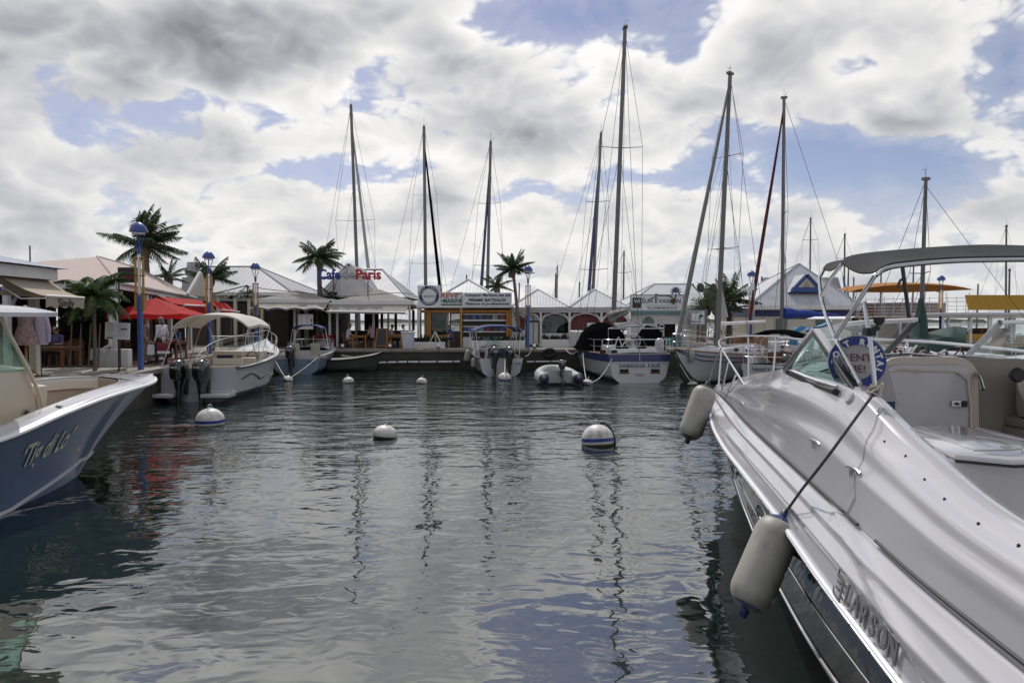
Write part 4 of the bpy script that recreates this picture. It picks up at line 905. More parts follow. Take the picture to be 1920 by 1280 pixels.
def bimini(t, y0, y1, hw, z_top, z_base, mm, hoops=3, crown=.22, pivot_y=None, drop=.10, hwb=None, legm='steel'):
    hwb = hwb or hw; pivot_y = (y0 + y1) / 2 if pivot_y is None else pivot_y
    def arch(y, k=1.0, n=16):
        pts = []
        for i in range(n + 1):
            a = -1 + 2 * i / n; pts.append(Vector((hw * a, y, z_top - crown * abs(a) ** 3.2 - .02)))
        return pts
    rows = []
    for i in range(13):
        s = i / 12; y = lerp(y0, y1, s); dz = -drop * (2 * s - 1) ** 2 - .03 * abs(math.sin(math.pi * s * (hoops - 1)))
        rows.append([p + Vector((0, 0, dz)) for p in arch(y)])
    m = MB(); m.grid(rows); m.grid([[p - Vector((0, 0, .02)) for p in r_] for r_ in rows]); m.grid([[r_[0] for r_ in rows], [r_[0] - Vector((0, 0, .09)) for r_ in rows]]); m.grid([[r_[-1] for r_ in rows], [r_[-1] - Vector((0, 0, .09)) for r_ in rows]]); m.grid([rows[0], [p - Vector((0, 0, .06)) for p in rows[0]]]); m.grid([rows[-1], [p - Vector((0, 0, .06)) for p in rows[-1]]])
    can = m.build('bimini_canvas', mm, t, recalc=False, angle=50)
    for k in range(hoops):
        s = k / (hoops - 1); y = lerp(y0 + .03, y1 - .03, s); a = [p + Vector((0, 0, -drop * (2 * s - 1) ** 2 - .035)) for p in arch(y)]
        for sd, e in ((-1, a[0]), (1, a[-1])):
            pass
        pts = [Vector((-hwb, pivot_y + (s - .5) * .25, z_base))] + a + [Vector((hwb, pivot_y + (s - .5) * .25, z_base))]
        m = MB(); m.tube(pts, .014, 6); m.build('bimini_hoop', legm, t)
    return can
def guard_rail(t, pts, stanchions, r=.013, mm='steel', name='bow_rail'):
    m = MB(); m.tube(pts, r, 6); o = m.build(name, mm, t)
    for a, b in stanchions:
        m = MB(); m.tube([a, b], r * .9, 6); m.build('stanchion', mm, o)
    return o
def mast(t, base, top, r, spread, bow, stern, hbm, zdeck, furl=None, furl_r=.07, boom=None, boom_cover=None, wires=True, wr=.011, mm='mast_alu', head=True):
    base, top = Vector(base), Vector(top); m = MB(); n = 8
    m.tube([base.lerp(top, i / n) for i in range(n + 1)], [r * lerp(1, .72, i / n) for i in range(n + 1)], 10); mo = m.build('mast', mm, t)
    if head:
        m = MB(); m.tube([top, top + Vector((0, 0, .5))], .008, 4); m.tube([top + Vector((.05, 0, 0)), top + Vector((.12, -.15, .35))], .008, 4); m.tube([top + Vector((.02, -.2, .36)), top + Vector((.2, -.12, .36))], .01, 4); m.box(top + Vector((0, 0, .05)), (r * 1.6, r * 3, .1)); m.build('masthead', mm, mo)
    ax = (top - base).normalized(); sx = Vector((1, 0, 0))
    for f, hw in spread:
        p = base.lerp(top, f); m = MB(); m.tube([p - sx * hw - Vector((0, .12, -.04)), p, p + sx * hw - Vector((0, .12, -.04))], [.016, .026, .016], 5); m.build('spreader', mm, mo)
    if wires:
        for sd in (-1, 1):
            pts = [Vector((sd * hbm, base.y - .1, zdeck))] + [base.lerp(top, f) + sx * sd * hw - Vector((0, .12, -.04)) for f, hw in spread] + [top - ax * .15]
            m = MB(); m.tube(pts, wr, 4); m.build('shroud', 'wire', mo)
            if spread:
                m = MB(); m.tube([Vector((sd * hbm * .95, base.y - .5, zdeck)), base.lerp(top, spread[-1][0] * .98)], wr, 4); m.build('shroud', 'wire', mo)
        if bow is not None:
            m = MB(); m.tube([bow, top - ax * .2], wr, 4); m.build('forestay', 'wire', mo)
        if stern is not None:
            m = MB(); m.tube([stern, top], wr, 4); m.build('backstay', 'wire', mo)
        m = MB(); p = base.lerp(top, .985); m.tube([p + sx * .05, base + sx * .35 + Vector((0, -.3, .6))], wr * .8, 4); m.build('halyard', 'wire', mo)
    if furl and bow is not None:
        bow = Vector(bow); q = top - ax * .5; m = MB(); m.tube([bow.lerp(q, k) for k in (.02, .06, .2, .5, .8, .97)], [furl_r * .6, furl_r, furl_r * 1.15, furl_r, furl_r * .7, furl_r * .4], 8); m.build('furled_jib', furl, mo)
    if boom:
        b0, b1 = Vector(boom[0]), Vector(boom[1]); m = MB(); m.tube([b0, b1], .075, 8); bo = m.build('boom', 'white_paint' if boom_cover is None else mm, t)
        if boom_cover:
            m = MB(); k = 8; pts = [b0.lerp(b1, i / k) + Vector((0, 0, .13 + .12 * (1 - i / k))) for i in range(k + 1)]; m.tube(pts, [(.30 if boom_cover == 'sail_blue' else .20) * (1 - .72 * (i / k)) + .05 * math.sin(i * 2.3) for i in range(k + 1)], 8); m.build('sail_cover', boom_cover, bo)
    return mo
def portlight(t, c, w, h, n, frame='steel', name='porthole'):
    """small oval port on a vertical face with outward normal n"""
    c = Vector(c); n = Vector(n).normalized(); u = Vector((0, 0, 1)).cross(n).normalized(); v = n.cross(u); m = MB()
    m.prism([c - n * .01 + u * (w * math.cos(2 * math.pi * k / 16)) + v * (h * math.sin(2 * math.pi * k / 16)) for k in range(16)], n * .018); m.build(name, 'hull_black', t)
def rope(name, pts, r, mm, label, cat='rope', group=None):
    m = MB(); m.tube(pts, r, 6); o = m.build(name, mm); return tag(o, label, cat, group)
def fender(p_top, p_bot, r, label, blue=True, rope_to=None):
    a, b = Vector(p_top), Vector(p_bot); ax = (b - a); ln = ax.length; ax /= ln; t = worldly(thing('fender', label, 'fender', b))
    q = Vector((0, 0, 1)).rotation_difference(-ax).to_matrix().to_4x4(); M = Matrix.Translation(b) @ q
    def lt(m, prof): m.lathe(prof, (0, 0, 0), 24, M)
    m = MB(); e = r * .95; pr = [(r * .52, e * .52)] + [(r * math.sin(k * math.pi / 16) if k < 8 else r, e - e * math.cos(k * math.pi / 16) if k < 8 else e) for k in range(4, 9)] + [(r, ln - e)] + [(r * math.cos(k * math.pi / 16), ln - e + e * math.sin(k * math.pi / 16)) for k in range(1, 5)]; pr[0] = (pr[1][0], pr[1][1]); pr = pr[1:]; lt(m, pr); m.build('body', 'fender_white', t, angle=60)
    for sgn in (0, 1):
        m = MB(); z0, r0 = pr[0][1] + .002, pr[0][0] + .003; prof = [(r0, z0), (r0 * .72, z0 * .45), (r0 * .32, z0 * .08), (r0 * .26, -.05), (.01, -.06)]
        if sgn: prof = [(r_, ln - z_) for r_, z_ in prof]
        lt(m, prof); m.build('end_cap', 'fender_end' if blue else 'rubber', t, angle=60)
    if rope_to:
        m = MB(); m.tube([a - ax * .04] + [Vector(p) for p in rope_to], .009, 6); m.build('lanyard', 'rope_dark', t)
    return t
# ------------------------------------------------------------------ the big white cruiser on the right
TH = math.atan(.06); LB = 10.6; bowp = Vector((3.75, 12.5, 0))
rt = bowp - LB * Vector((math.sin(TH), math.cos(TH), 0))
lar = worldly(thing('cabin_cruiser', 'big white cabin cruiser with black hull band and grey bimini at right', 'boat', rt, -TH))
MW = Matrix.Translation(rt) @ Matrix.Rotation(-TH, 4, 'Z')
def W(u, x, z): return MW @ Vector((x, LB - u, z))
hr = curve1([(0, .03), (.35, .16), (1, .36), (2.1, .61), (3.5, .88), (4.5, 1.06), (6, 1.25), (7.8, 1.38), (9, 1.48), (10.6, 1.54)])
zr = curve1([(0, 1.36), (3, 1.38), (6, 1.36), (7.8, 1.28), (9, 1.21), (10.6, 1.08)])
hs = curve1([(0, .012), (1, .16), (2, .40), (4.3, .86), (7.2, 1.23), (8.65, 1.37), (10.6, 1.42)])
zs_ = curve1([(0, 1.26), (2, 1.17), (4.3, 1.0), (6, .76), (7.2, .64), (8.65, .62), (10.6, .60)])
h2 = curve1([(0, .02), (1, .26), (2.1, .42), (3.3, .60), (5, .87), (7.1, 1.13), (8.9, 1.31), (9.75, 1.39), (10.6, 1.42)])
z2 = curve1([(0, 1.47), (1, 1.51), (3.3, 1.56), (5, 1.58), (7.1, 1.575), (8.9, 1.545), (10.6, 1.52)])
ht = curve1([(0, .004), (1, .09), (2, .23), (3.3, .44), (5, .72), (6.7, .985), (8, 1.035), (8.96, 1.10), (9.9, 1.24), (10.6, 1.28)])
zt = curve1([(0, 1.50), (1, 1.60), (2, 1.73), (3.3, 1.86), (5, 2.03), (6.5, 2.22), (7.4, 2.26), (8, 2.23), (8.96, 2.0), (9.9, 1.88), (10.6, 1.84)])
zcr = curve1([(0, 1.51), (1, 1.63), (2, 1.79), (2.6, 1.90), (4.5, 2.12), (6, 2.31), (6.7, 2.37), (7.3, 2.40)])
zkl = curve1([(0, 1.22), (.5, .86), (1.1, .42), (1.8, -.02), (3, -.36), (10.6, -.42)])
us = [10.6 * (i / 90) ** 1.15 for i in range(91)]
def g_(t, c, w): return math.exp(-((t - c) / w) ** 2)
def fold(t, c, w): x = (t - c) / w; return max(0, 1 - abs(x)) ** 1.3 if x < 0 else max(0, 1 - x / 1.9) ** 1.6
def up_pt(u, t):
    f = min(1, u / 2.5); bul = .035 * math.sin(math.pi * t) * f
    d = bul + f * (.030 * fold(t, .36 + .010 * (u - 6), .13) + .026 * fold(t, .70, .11)) * min(1, max(0, (u - 1.2) / 2)) + .028 * fold(t, 1.15 - (u - 8.1) * .48, .10) * min(1, max(0, (u - 7.9) / .5))
    d -= .022 * g_(t, .96, .035) * f
    return (lerp(hr(u), h2(u), t) + d * .80, lerp(zr(u), z2(u), t) + d * .45)
def dk_pt(u, t):
    f = min(1, u / 2.5); h = lerp(h2(u), ht(u), t); z = lerp(z2(u), zt(u), t); k = max(0, min(1, (8.6 - u) / 3))
    d = f * (.045 * math.sin(math.pi * t) * (1 - .6 * k) + .026 * g_(t, .32 + .02 * (u - 6), .12) + .026 * g_(t, .70, .12) * min(1, max(0, (u - 3) / 2)))
    z += (-.015 * math.sin(math.pi * min(1, t * 1.7)) * k) * f
    return (h + d * .62, z + d * .60)
def two(fn, n, name, mm, u_list=us, parent=lar, angle=70):
    m = MB()
    for sd in (-1, 1): m.grid([[W(u, sd * fn(u, j / n)[0], fn(u, j / n)[1]) for j in range(n + 1)] for u in u_list])
    return m.build(name, mm, parent, angle=angle)
two(lambda u, t: (hs(u) * (math.sin(math.pi / 2 * t) ** .8) * (1 - .10 * math.sin(math.pi * t)), lerp(zkl(u), zs_(u), t ** 1.2)), 12, 'hull_bottom', 'hull_under')
band = two(lambda u, t: (lerp(hs(u), hr(u), t) - .03 * math.sin(math.pi * t), lerp(zs_(u), zr(u) - .035, t)), 10, 'hull_band', 'hull_black')
two(up_pt, 44, 'topsides', 'gelcoat')
dk = two(dk_pt, 40, 'side_deck', 'gelcoat')
m = MB(); rows = []
for i in range(50):
    u = 7.3 * (i / 49) ** 1.1; row = []
    for j in range(25):
        a = -1 + 2 * j / 24; w_ = ht(u); row.append(W(u, a * w_, lerp(zcr(u), zt(u), abs(a) ** 2.6) + .012 * fold(abs(a), .72, .12) * min(1, u / 3)))
    rows.append(row)
m.grid(rows); m.build('foredeck', 'gelcoat', lar, angle=70)
for sd in (-1, 1):
    m = MB(); m.tube([W(u, sd * (hr(u) + .012), zr(u) - .018) for u in us], .022, 8); m.build('rub_rail', 'sign_white', lar)
    m = MB(); m.tube([W(u, sd * (hr(u) + .030), zr(u) - .018) for u in us], .008, 6); m.build('rail_insert', 'steel', lar)
    m = MB(); m.tube([W(u, sd * (hs(u) + .006), zs_(u)) for u in us], .012, 6); m.build('chine_stripe', 'steel', lar)
    m = MB(); m.tube([W(u, sd * (h2(u) + .008), z2(u) + .004) for u in us if .4 < u < 8.95], .0085, 6); m.tube([W(u, sd * (h2(u) + .008), z2(u) + .004) for u in us if 9.0 < u], .0085, 6); m.build('deck_groove', 'rubber', lar)
m = MB(); m.tube([W(u, -1 * (lerp(hs(u), hr(u), .42) - .024), lerp(zs_(u), zr(u), .42)) for u in us if u > 1], .005, 5); m.build('pin_stripe', 'steel', lar)
for u in (2.6, 4.0, 5.6, 7.0):
    c = W(u, -(lerp(hs(u), hr(u), .62) - .022), lerp(zs_(u), zr(u), .62)); c2 = W(u + .3, -(lerp(hs(u + .3), hr(u + .3), .62) - .022), lerp(zs_(u + .3), zr(u + .3), .62)); d = (c2 - c).normalized(); nn = d.cross(Vector((0, 0, 1))).normalized(); nn = -nn if nn.x > 0 else nn; v = nn.cross(d)
    ring = [c + nn * .012 + d * (.20 * math.cos(2 * math.pi * k / 24)) + v * (.085 * math.sin(2 * math.pi * k / 24)) for k in range(24)]
    m = MB(); m.tube(ring, .012, 6, closed=True); pl = m.build('hull_porthole', 'steel', lar); m = MB(); m.quad(*[p - nn * .004 for p in ring]); m.build('pane', 'hull_black', pl, smooth=False)
ol = []
for sd in (-1, 1):
    e = [(hs(10.6) * (math.sin(math.pi / 2 * t / 8) ** .8), lerp(zkl(10.6), zs_(10.6), (t / 8) ** 1.2)) for t in range(1, 9)] + [up_pt(10.6, t / 8) for t in range(9)] + [dk_pt(10.6, t / 8) for t in range(1, 9)]
    e = [W(10.6, sd * h, z) for h, z in e]; ol += e[::-1] if sd < 0 else e
m = MB(); m.quad(*ol); m.build('transom', 'gelcoat', lar, smooth=False)
# cockpit liner
for sd in (-1, 1):
    m = MB(); m.grid([[W(u, sd * ht(u), zt(u)), W(u, sd * (ht(u) - .03), zt(u) + .022), W(u, sd * (ht(u) - .11), zt(u) + .02), W(u, sd * (ht(u) - .14), zt(u) - .03), W(u, sd * (ht(u) - .17), 1.02)] for u in us if u >= 7.15]); m.build('coaming', 'gelcoat', lar, angle=60)
m = MB(); m.grid([[W(u, -ht(u) + .16, 1.02), W(u, ht(u) - .16, 1.02)] for u in us if u >= 7.15]); m.build('cockpit_floor', 'liner_taupe', lar)
hb_ = ht(7.3); m = MB(); m.sheet([W(7.32, -hb_, 1.0), W(7.32, hb_, 1.0), W(7.32, hb_, zt(7.3)), W(7.32, .5, 2.39), W(7.32, -.5, 2.39), W(7.32, -hb_, zt(7.3))], .05); m.build('bulkhead', 'liner_taupe', lar, smooth=False)
# cabin door with arched surround
def arch_panel(pts, mm, name, dep, parent=lar):
    m = MB(); m.prism(pts, dep); return m.build(name, mm, parent, bevel=.012)
dd = 5.02
def rr_poly(px0, px1, y0, y1, d, r=.07, n=5):
    a, b = at(px0, y1, d), at(px1, y0, d); x0, x1, z0, z1 = a.x, b.x, a.z, b.z; pts = [Vector((x0, d, z0)), Vector((x1 + .05, d, z0))]
    for k in range(n + 1): q = k / n * math.pi / 2; pts.append(Vector((x1 - r + r * math.cos(q), d, z1 - r + r * math.sin(q))))
    for k in range(n + 1): q = math.pi / 2 + k / n * math.pi / 2; pts.append(Vector((x0 + r + r * math.cos(q), d, z1 - r + r * math.sin(q))))
    return pts
arch_panel(rr_poly(1640, 1836, 669, 1010, dd, .16), 'gelcoat_cream', 'door_surround', (0, .03, 0))
door = arch_panel(rr_poly(1654, 1822, 684, 1010, dd - .035, .10), 'gelcoat', 'cabin_door', (0, .03, 0))
m = MB(); p = at(1797, 757, dd - .05); m.box(p, (.10, .008, .045)); m.build('latch_plate', 'steel', door, smooth=False, bevel=.004)
m = MB(); p = at(1809, 757, dd - .06); m.box(p, (.03, .02, .045)); m.box(at(1795, 757, dd - .06), (.018, .02, .018)); m.build('latch', 'rubber', door, smooth=False, bevel=.004)
m = MB(); m.tube([at(1660, 697, dd - .05), at(1690, 693, dd - .05), at(1795, 697, dd - .05), at(1815, 712, dd - .05), at(1820, 760, dd - .05), at(1824, 900, dd - .05)], .008, 5); m.build('door_seam', 'gelcoat_cream', door)
# helm side moulding
def blob(name, c, size, mm, bev=.05, rz=0.0, parent=lar):
    m = MB(); m.box(c, size, rz); return m.build(name, mm, parent, bevel=bev)
blob('helm_pod', W(7.75, .78, 2.14), (.80, .55, .36), 'liner_taupe', .08, -TH)
blob('helm_shelf', W(7.68, .82, 1.93), (.86, .72, .08), 'liner_taupe', .035, -TH)
blob('helm_base', W(7.62, .80, 1.45), (.86, .52, .9), 'liner_taupe', .06, -TH)
m = MB(); c = at(1908, 703, 4.40); m.lathe([(.04, -.03), (.05, 0), (.04, .02)], c, 20, Matrix.Rotation(math.pi / 2, 4, 'X')); m.build('gauge', 'rubber', lar)
# port side ledge and locker
m = MB(); pl = [W(8.42, -.96, 2.0), W(8.36, -.50, 2.0), W(8.62, -.42, 1.99), W(9.05, -.44, 1.985), W(9.28, -.55, 1.98), W(9.32, -.80, 1.98), W(9.2, -1.0, 1.98)]; m.prism(pl, (0, 0, .03)); ledge = m.build('side_ledge', 'gelcoat', lar, bevel=.012)
m = MB(); m.prism([p + Vector((0, 0, -.012)) + (pl[4] - p) * .02 for p in pl], (0, 0, .01)); m.build('ledge_trim', 'dark_metal', ledge, smooth=False)
m = MB(); m.tube(cat_rom([W(9.22, -.92, 2.032), W(9.16, -.66, 2.032), W(8.95, -.54, 2.034), W(8.7, -.56, 2.034)], 5), .004, 4); m.build('lid_seam', 'liner_taupe', ledge)
m = MB(); m.prism([W(8.5, -1.0, 1.0), W(8.5, -.52, 1.0), W(9.15, -.50, 1.0), W(9.2, -1.0, 1.0)], (0, 0, .985)); lock = m.build('side_locker', 'gelcoat', lar, bevel=.03)
m = MB(); a, b = W(9.185, -.86, 1.30), W(9.16, -.56, 1.30); m.prism([a, b, b + Vector((0, 0, .38)), a + Vector((0, 0, .38))], (0, -.012, 0)); m.build('locker_hatch', 'gelcoat_cream', lock, smooth=False)
m = MB(); m.tube([W(8.5, -.48, 2.03), W(8.9, -.40, 2.02), W(9.15, -.42, 2.0)], .012, 6); m.build('ledge_grab_rail', 'steel', ledge)
blob('companion_seat', W(9.9, .75, 1.25), (.8, .9, .5), 'cushion', .07, -TH)
# windshield
FR = 'steel'
Bf, Tf, Ab = at(1475, 690, 5.8), at(1530, 621, 5.2), at(1597, 729, 4.5)
G0, G0t, G1, G1t = at(1655, 669, 5.9), at(1721, 600, 5.2), at(1815, 666, 5.9), at(1876, 604, 5.2)
Sb, St, Sa = W(6.7, 1.0, 2.30), W(7.25, .98, 2.62), W(8.0, 1.03, 2.25)
def pane(name, pts, parent=lar, th=.006):
    m = MB(); m.sheet(pts, th); return m.build(name, 'clear_glass', parent, smooth=False)
def frame_bar(name, pts, w, h, mm=FR):
    m = MB()
    for p, q in zip(pts, pts[1:]): m.bar(p, q, w, h)
    return m.build(name, mm, lar, bevel=.004)
pane('windshield_pane', [Bf, Ab, Tf])
fmid, fmt = Bf.lerp(G0, .5) + Vector((-.02, .22, .01)), Tf.lerp(G0t, .5) + Vector((-.02, .14, .02))
m = MB(); cb = cat_rom([Bf, fmid, G0], 8); ct = cat_rom([Tf, fmt, G0t], 8); m.grid([cb, ct]); m.build('windshield_pane', 'clear_glass', lar)
m = MB(); m.tube(cb, .016, 6); m.build('windshield_frame', FR, lar)
m = MB(); m.tube(ct, .018, 6); m.build('windshield_frame', FR, lar)
frame_bar('windshield_frame', [Bf + Vector((-.01, 0, -.02)), Tf + Vector((0, 0, .01))], .045, .06); frame_bar('windshield_frame', [Tf, Ab + Vector((.015, -.03, -.02))], .05, .055)
m = MB(); m.tube(cat_rom([Bf + Vector((0, 0, -.03)), Bf.lerp(Ab, .45) + Vector((0, 0, -.055)), Ab + Vector((-.05, .12, -.03))], 6), .024, 6); m.build('window_gasket', 'rubber', lar)
m = MB(); m.tube(cat_rom([Bf + Vector((-.01, 0, 0)), Bf.lerp(Ab, .45) + Vector((-.01, 0, -.02)), Ab + Vector((-.04, .12, 0))], 6), .014, 6); m.build('windshield_frame', 'galv', lar)
frame_bar('gate_frame', [G0, G0t], .03, .04, 'dark_metal'); frame_bar('gate_frame', [G1, G1t], .03, .04, 'galv')
m = MB(); smid, smt = G1.lerp(Sb, .5) + Vector((.03, .10, 0)), G1t.lerp(St, .5) + Vector((.03, .08, .02)); sb_, st_ = cat_rom([G1, smid, Sb], 6), cat_rom([G1t, smt, St], 6); m.grid([sb_, st_]); m.build('windshield_pane', 'clear_glass', lar)
m = MB(); m.tube(st_, .016, 6); m.build('windshield_frame', FR, lar)
m = MB(); m.tube(sb_, .014, 6); m.build('windshield_frame', FR, lar)
frame_bar('windshield_frame', [St, Sa], .045, .05); pane('windshield_pane', [Sb, Sa, St])
m = MB(); m.tube([at(1648, 667, 5.45), at(1700, 664, 5.4), at(1795, 672, 5.3), at(1822, 685, 5.1), at(1838, 712, 4.95), at(1843, 730, 4.9)], .014, 8); gr = m.build('grab_rail', 'steel', lar)
for px, y0, y1 in ((1708, 665, 680), (1803, 674, 690)):
    m = MB(); m.tube([at(px, y0, 5.35), at(px - 2, y1, 5.35)], .012, 6); m.build('stanchion', 'steel', gr)
text('windshield_decal', 'EXPRESS', 'letter_grey', lar, Matrix.Translation(at(1925, 640, 5.45)) @ Matrix.Rotation(R(-10), 4, 'Z') @ FACE, .075, .001)
# bow rail
pr = cat_rom([at(1446, 801, 7.0), at(1412, 747, 8.1), at(1380, 697, 9.5), at(1354, 655, 11.6), at(1348, 643, 12.4), at(1357, 634, 12.6), at(1397, 630, 11.9), at(1455, 631, 10.9), at(1514, 637, 9.95), at(1620, 636, 8.3), at(1730, 640, 7.2), at(1820, 648, 6.5), at(1935, 660, 5.85)], 5)
guard_rail(lar, pr, [(at(1353, 655, 11.7), W(1.0, -.20, 1.52)), (at(1366, 675, 10.7), W(1.75, -.33, 1.56)), (at(1381, 698, 9.5), W(2.75, -.5, 1.58)), (at(1403, 630, 11.8), W(1.2, .24, 1.54)), (at(1456, 631, 10.9), W(1.95, .38, 1.56)), (at(1545, 637, 9.4), W(3.4, .6, 1.6)), (at(1700, 639, 7.5), W(5.2, .88, 1.62))], .017)
# bimini
bc = [cat_rom([at(1543, 507, 5.16), at(1552, 499, 5.18), at(1640, 486, 5.3), at(1920, 466, 5.5)], 6), None, None]
def hoop(px_pts, x_end):
    pts = cat_rom([at(x, y, d) for x, y, d in px_pts], 5); c = W(8.0, 0, 0); out = list(pts)
    nrm = MW.to_3x3() @ Vector((1, 0, 0))
    def mir(p): k = (p - c).dot(nrm); return p - nrm * (2 * k)
    pts2 = [p for p in pts if (p - c).dot(nrm) < -.02]
    return pts2 + [mir(p) for p in pts2[::-1]]
H1 = hoop([(1543, 508, 5.16), (1556, 497, 5.19), (1620, 487, 5.25), (1760, 474, 5.3), (1900, 468, 5.3)], 0)
H2 = hoop([(1577, 497, 4.66), (1594, 485, 4.68), (1660, 476, 4.72), (1780, 467, 4.75), (1930, 461, 4.75)], 0)
H3 = hoop([(1641, 516, 4.12), (1662, 502, 4.13), (1705, 495, 4.14), (1800, 488, 4.16), (1935, 486, 4.16)], 0)
def resample(P, n=40):
    L_ = [0]
    for a, b in zip(P, P[1:]): L_.append(L_[-1] + (b - a).length)
    out = []
    for i in range(n + 1):
        s = L_[-1] * i / n; k = max(j for j in range(len(L_)) if L_[j] <= s + 1e-9); k = min(k, len(P) - 2); out.append(P[k].lerp(P[k + 1], (s - L_[k]) / max(1e-9, L_[k + 1] - L_[k])))
    return out
Ha, Hb, Hc = resample(H1), resample(H2), resample(H3); rows = []
for a, b in ((Ha, Hb), (Hb, Hc)):
    for k in range(7):
        s = k / 6; rows.append([p.lerp(q, s) + Vector((0, 0, .022 - .035 * math.sin(math.pi * s) * (.5 + .5 * abs(math.cos(j * .35))))) for j, (p, q) in enumerate(zip(a, b))])
m = MB(); m.grid(rows); m.grid([[p - Vector((0, 0, .008)) for p in r_] for r_ in rows]); m.grid([rows[-1], [p - Vector((0, .012, .04)) for p in rows[-1]]]); m.grid([rows[0], [p - Vector((0, -.01, .035)) for p in rows[0]]]); m.build('bimini_canvas', 'canvas_charcoal', lar, recalc=False, angle=40)
def hoop_tube(P, legs_px):
    c = W(8.0, 0, 0); nrm = MW.to_3x3() @ Vector((1, 0, 0)); leg = [at(*q) for q in legs_px]; lm = [p - nrm * (2 * (p - c).dot(nrm)) for p in leg]; m = MB(); m.tube(leg + P + lm[::-1], .0135, 8); return m.build('bimini_hoop', 'steel', lar)
hoop_tube(H1, [(1613, 719, 4.42), (1590, 676, 4.6), (1566, 634, 4.78), (1549, 594, 4.95), (1539, 555, 5.08), (1536, 522, 5.15)])
hoop_tube(H2, [(1541, 553, 5.02), (1556, 524, 4.86)])
hoop_tube(H3, [(1566, 632, 4.75), (1600, 580, 4.45), (1625, 540, 4.22)])
for mirror in (0, 1):
    pts = [at(1641, 731, 4.15), at(1632, 640, 4.22), at(1620, 566, 4.32)]
    if mirror: c = W(8.0, 0, 0); nrm = MW.to_3x3() @ Vector((1, 0, 0)); pts = [p - nrm * (2 * (p - c).dot(nrm)) for p in pts]
    m = MB(); m.tube(pts, .014, 8); st = m.build('bimini_strut', 'steel', lar)
    if not mirror:
        m = MB(); m.box(at(1630, 622, 4.24), (.06, .05, .05)); m.bar(at(1632, 622, 4.22), at(1648, 612, 4.2), .035); m.lathe([(.01, 0), (.03, .02), (.035, .05)], at(1648, 610, 4.2), 10); m.build('drink_holder', 'rubber', st)
# fittings
for uu, tt in ((4.6, .22), (7.9, .30), (8.65, .34)):
    h, z = dk_pt(uu, tt); c = W(uu, -h, z - .004); m = MB(); d = Vector((.06, 1, 0)).normalized(); m.tube([c - d * .09 + Vector((0, 0, .045)), c - d * .05 + Vector((0, 0, .055)), c + d * .05 + Vector((0, 0, .055)), c + d * .09 + Vector((0, 0, .045))], .009, 6); m.tube([c - d * .03, c - d * .03 + Vector((0, 0, .05))], .008, 5); m.tube([c + d * .03, c + d * .03 + Vector((0, 0, .05))], .008, 5); m.build('cleat', 'steel', lar)
for u, t_ in ((8.75, .86), (9.0, .90), (9.3, .85), (9.55, .84), (9.85, .86), (10.1, .9)):
    h, z = dk_pt(u, t_); m = MB(); m.lathe([(.006, -.01), (.006, .006), (.003, .009)], W(u, -h, z), 8); m.build('snap_stud', 'rubber', lar)
m = MB(); h, z = dk_pt(8.15, .93); m.lathe([(.04, -.02), (.04, .012), (.03, .022)], W(8.15, -h, z), 14, Matrix.Rotation(-1.2, 4, 'Y')); m.build('vent_cap', 'gelcoat', lar)
# maker's name moulded on the topsides
mat('emboss_grey', (.22, .22, .23), .35, metal=.4, var=.1)
def on_top(u, t, out=.006):
    h, z = up_pt(u, t); e = .01; a = W(u, -h, z); h1, z1 = up_pt(u + e, t); h3, z3 = up_pt(u, t + .04); rgt = (W(u + e, -h1, z1) - a).normalized(); up = (W(u, -h3, z3) - a).normalized(); nrm = rgt.cross(up).normalized(); up = nrm.cross(rgt); a = a + nrm * out
    return Matrix(((rgt.x, up.x, nrm.x, a.x), (rgt.y, up.y, nrm.y, a.y), (rgt.z, up.z, nrm.z, a.z), (0, 0, 0, 1)))
for k, ch in enumerate('LARSON'): text('lettering', ch, 'emboss_grey', lar, on_top(9.16 + k * .102, .17, .012), .145, .004, offset=.002, sx=.86)
Mx = on_top(9.04, .17, .012); m = MB()
for poly in (((-.045, .09), (-.035, .05), (.045, .045), (.055, -.07), (.04, -.075), (.032, .03), (-.045, .035)), ((-.03, .022), (.015, .018), (.013, .006), (-.03, .01)), ((-.03, -.008), (.02, -.012), (.018, -.026), (-.03, -.02)), ((-.06, -.03), (-.045, -.045), (.03, -.055), (.028, -.07), (-.05, -.06))):
    m.prism([Mx @ Vector((x, y, 0)) for x, y in poly], Mx.to_3x3() @ Vector((0, 0, .006)))
m.build('maker_emblem', 'emboss_grey', lar, smooth=False)
# round hire board in the cockpit
cc = at(1607, 679, 4.78); hs_ = worldly(thing('hire_sign', 'round blue-ringed rental board propped behind the cruiser windshield', 'sign', cc - Vector((0, 0, .24))))
Mr = Matrix.Rotation(R(-16), 4, 'Z'); rot = Matrix.Translation(cc) @ Mr @ Matrix.Scale(.88, 4) @ Matrix.Translation(-cc)
def turned(o): 
    o.data.transform(INV[hs_.name] @ rot @ INV[hs_.name].inverted()); return o
m = MB(); m.prism([cc + Vector((.215 * math.cos(2 * math.pi * k / 48), .004, .215 * math.sin(2 * math.pi * k / 48))) for k in range(48)], (0, .012, 0)); m.prism([cc + Vector((x, .010, z)) for x, z in ((-.18, -.10), (.30, -.34), (.215, .02), (0, .2))], (0, .008, 0)); turned(m.build('board', mat('sign_dull', (.42, .41, .42), .5, var=.08), hs_, smooth=False))
turned(ring_disc(hs_, cc, .138, .208, 'letter_blue', 'ring', .002))
arc_text(hs_, 'BOAT RENTAL', cc, .163, 178, -22, .062, 'sign_white', y=.004, rot=rot)
mat('red_ink', (.16, .03, .03), .5)
for s, dz, sz in (('RENT', .035, .085), ('ME!', -.055, .085)): turned(text('handwriting', s, 'red_ink', hs_, face_at(cc + Vector((0.005, -.004, dz))), sz, .001, shear=-.12, offset=0))
